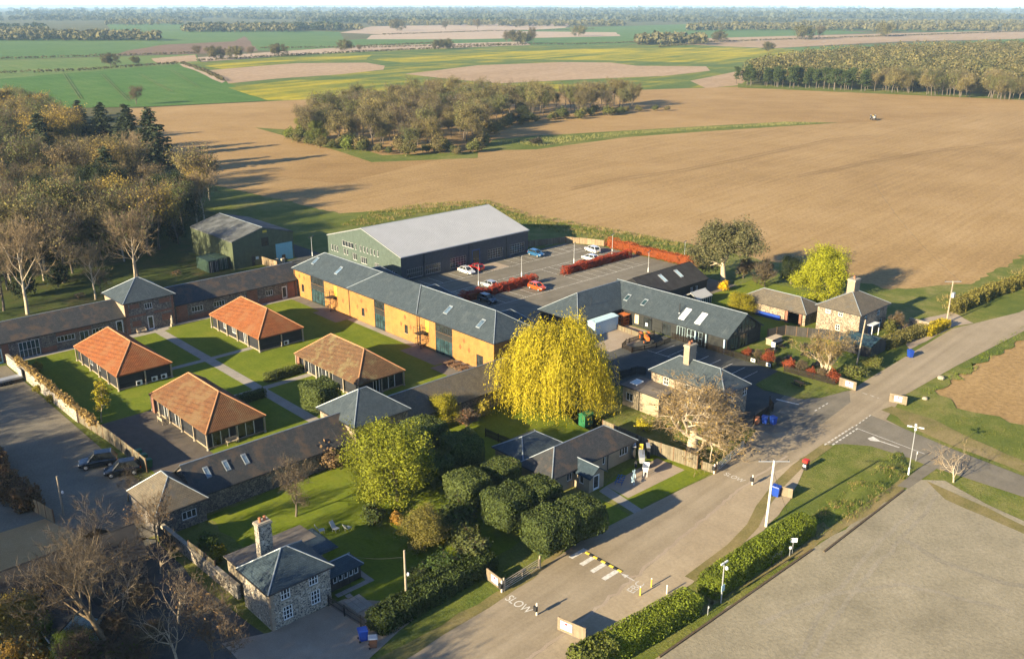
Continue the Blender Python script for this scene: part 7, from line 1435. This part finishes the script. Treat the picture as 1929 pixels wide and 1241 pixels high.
# ---- long grass: stuff nobody could count
def tufts(name, label, poly, per_m2, h, col, seed, patch=.0, bl=5, hv=None):
    rs = np.random.default_rng(seed); a = np.array(poly); x0, y0 = a.min(0); x1, y1 = a.max(0); n = int((x1-x0)*(y1-y0)*per_m2); p = rs.uniform((x0,y0), (x1,y1), (n, 2)); k = inpoly(p[:,0], p[:,1], poly)
    if patch: k &= (np.sin(p[:,0]*.9+seed)+np.sin(p[:,1]*1.3+p[:,0]*.5)+rs.normal(size=n)*.8) > patch
    p = np.repeat(p[k], bl, 0); n = len(p); p = p+rs.normal(size=p.shape)*.12; zz = np.zeros((n,1)) if hv is None else np.array([hv[np.argmin(((hv[:,:2]-q_)**2).sum(1)), 2] for q_ in p])[:,None]; b = np.concatenate([p, zz], 1); hh = h*rs.uniform(.5, 1.3, (n,1)); tip = b+np.concatenate([rs.normal(size=(n,2))*.35*hh, hh], 1); w_ = np.concatenate([rs.normal(size=(n,2)), np.zeros((n,1))], 1); w_ = unit(w_)*(.02+.03*hh)
    V = np.stack([b-w_, b+w_, tip+w_*.25, tip-w_*.25], 1).reshape(-1, 3); o = npmesh(name, V, np.arange(4*n).reshape(-1, 4), M['foliage'], cv=(.62+rs.normal(size=n)*.2).clip(.23, 1)); o.color = (*col, 1); return tag(o, label, 'grass', kind='stuff')
BANK = px((1500,985),(1540,965),(1640,890),(1690,850),(1715,875),(1705,905),(1600,985),(1520,1020))
tufts('long_grass', 'rough long grass on the bank above the gravel car park', BANK, 14, .26, (.12,.15,.03), 201, -.3, 4, BANKV)
tufts('long_grass', 'pale dead grass mixed into the bank above the gravel car park', BANK, 7, .24, (.33,.24,.10), 202, .2, 4, BANKV)
MARG = px((640,425),(700,398),(800,384),(920,378),(1000,404),(1130,428),(1310,462),(1330,480),(1300,490),(1140,455),(1000,428),(930,400),(800,402),(700,425))
tufts('field_margin_grass', 'green rough grass along the field edge behind the steel shed', MARG, 4., .5, (.13,.155,.03), 203, -.4, 4); tufts('field_margin_grass', 'straw coloured grass along the field edge behind the steel shed', MARG, 3., .5, (.36,.28,.12), 204, .3, 4)
VER = px((1790,600),(1850,560),(1929,520),(1990,490),(1990,470),(1929,500),(1840,545),(1760,560))
tufts('verge_grass', 'rough dry grass along the lane hedge on the right', VER, 2.5, .5, (.26,.21,.08), 205, -.2, 4)
VR2 = px((1720,740),(1760,725),(1860,660),(1929,612),(1929,628),(1850,690),(1790,725),(1735,750))
tufts('verge_grass', 'green grass strip between lane and right hand field', VR2, 3., .3, (.12,.16,.025), 206, -.3, 4)
VR3 = px((1670,770),(1720,755),(1800,775),(1900,805),(1929,815),(1929,880),(1820,840),(1720,800)); tufts('verge_grass', 'mown patchy grass beside the side road', VR3, 3., .16, (.15,.16,.035), 207, .2, 4)
MG2 = px((930,268),(1170,250),(1480,231),(1560,232),(1330,244),(1180,255),(1010,277)); tufts('field_margin_grass', 'pale grass strip crossing the ploughed field', MG2, .8, .7, (.25,.24,.09), 208, 0, 3)
# ================================================================ the hazy air over the plain
m = bpy.data.materials.new('haze'); m.use_nodes = True; t = m.node_tree; t.nodes.remove(t.nodes['Principled BSDF'])
pv = t.nodes.new('ShaderNodeVolumePrincipled'); pv.inputs['Color'].default_value = (.5, .74, 1., 1.); pv.inputs['Density'].default_value = .00008; pv.inputs['Anisotropy'].default_value = 0.
t.links.new(pv.outputs[0], t.nodes['Material Output'].inputs['Volume'])
mb = MB(); mb.box(-3050, 21050, -3050, 21050, -1.5, 58.); hz_ = mb.build('haze', m, None, uv=False); hz_['kind'] = 'stuff'; tag(hz_, 'thin pale blue haze over the whole plain', 'haze')
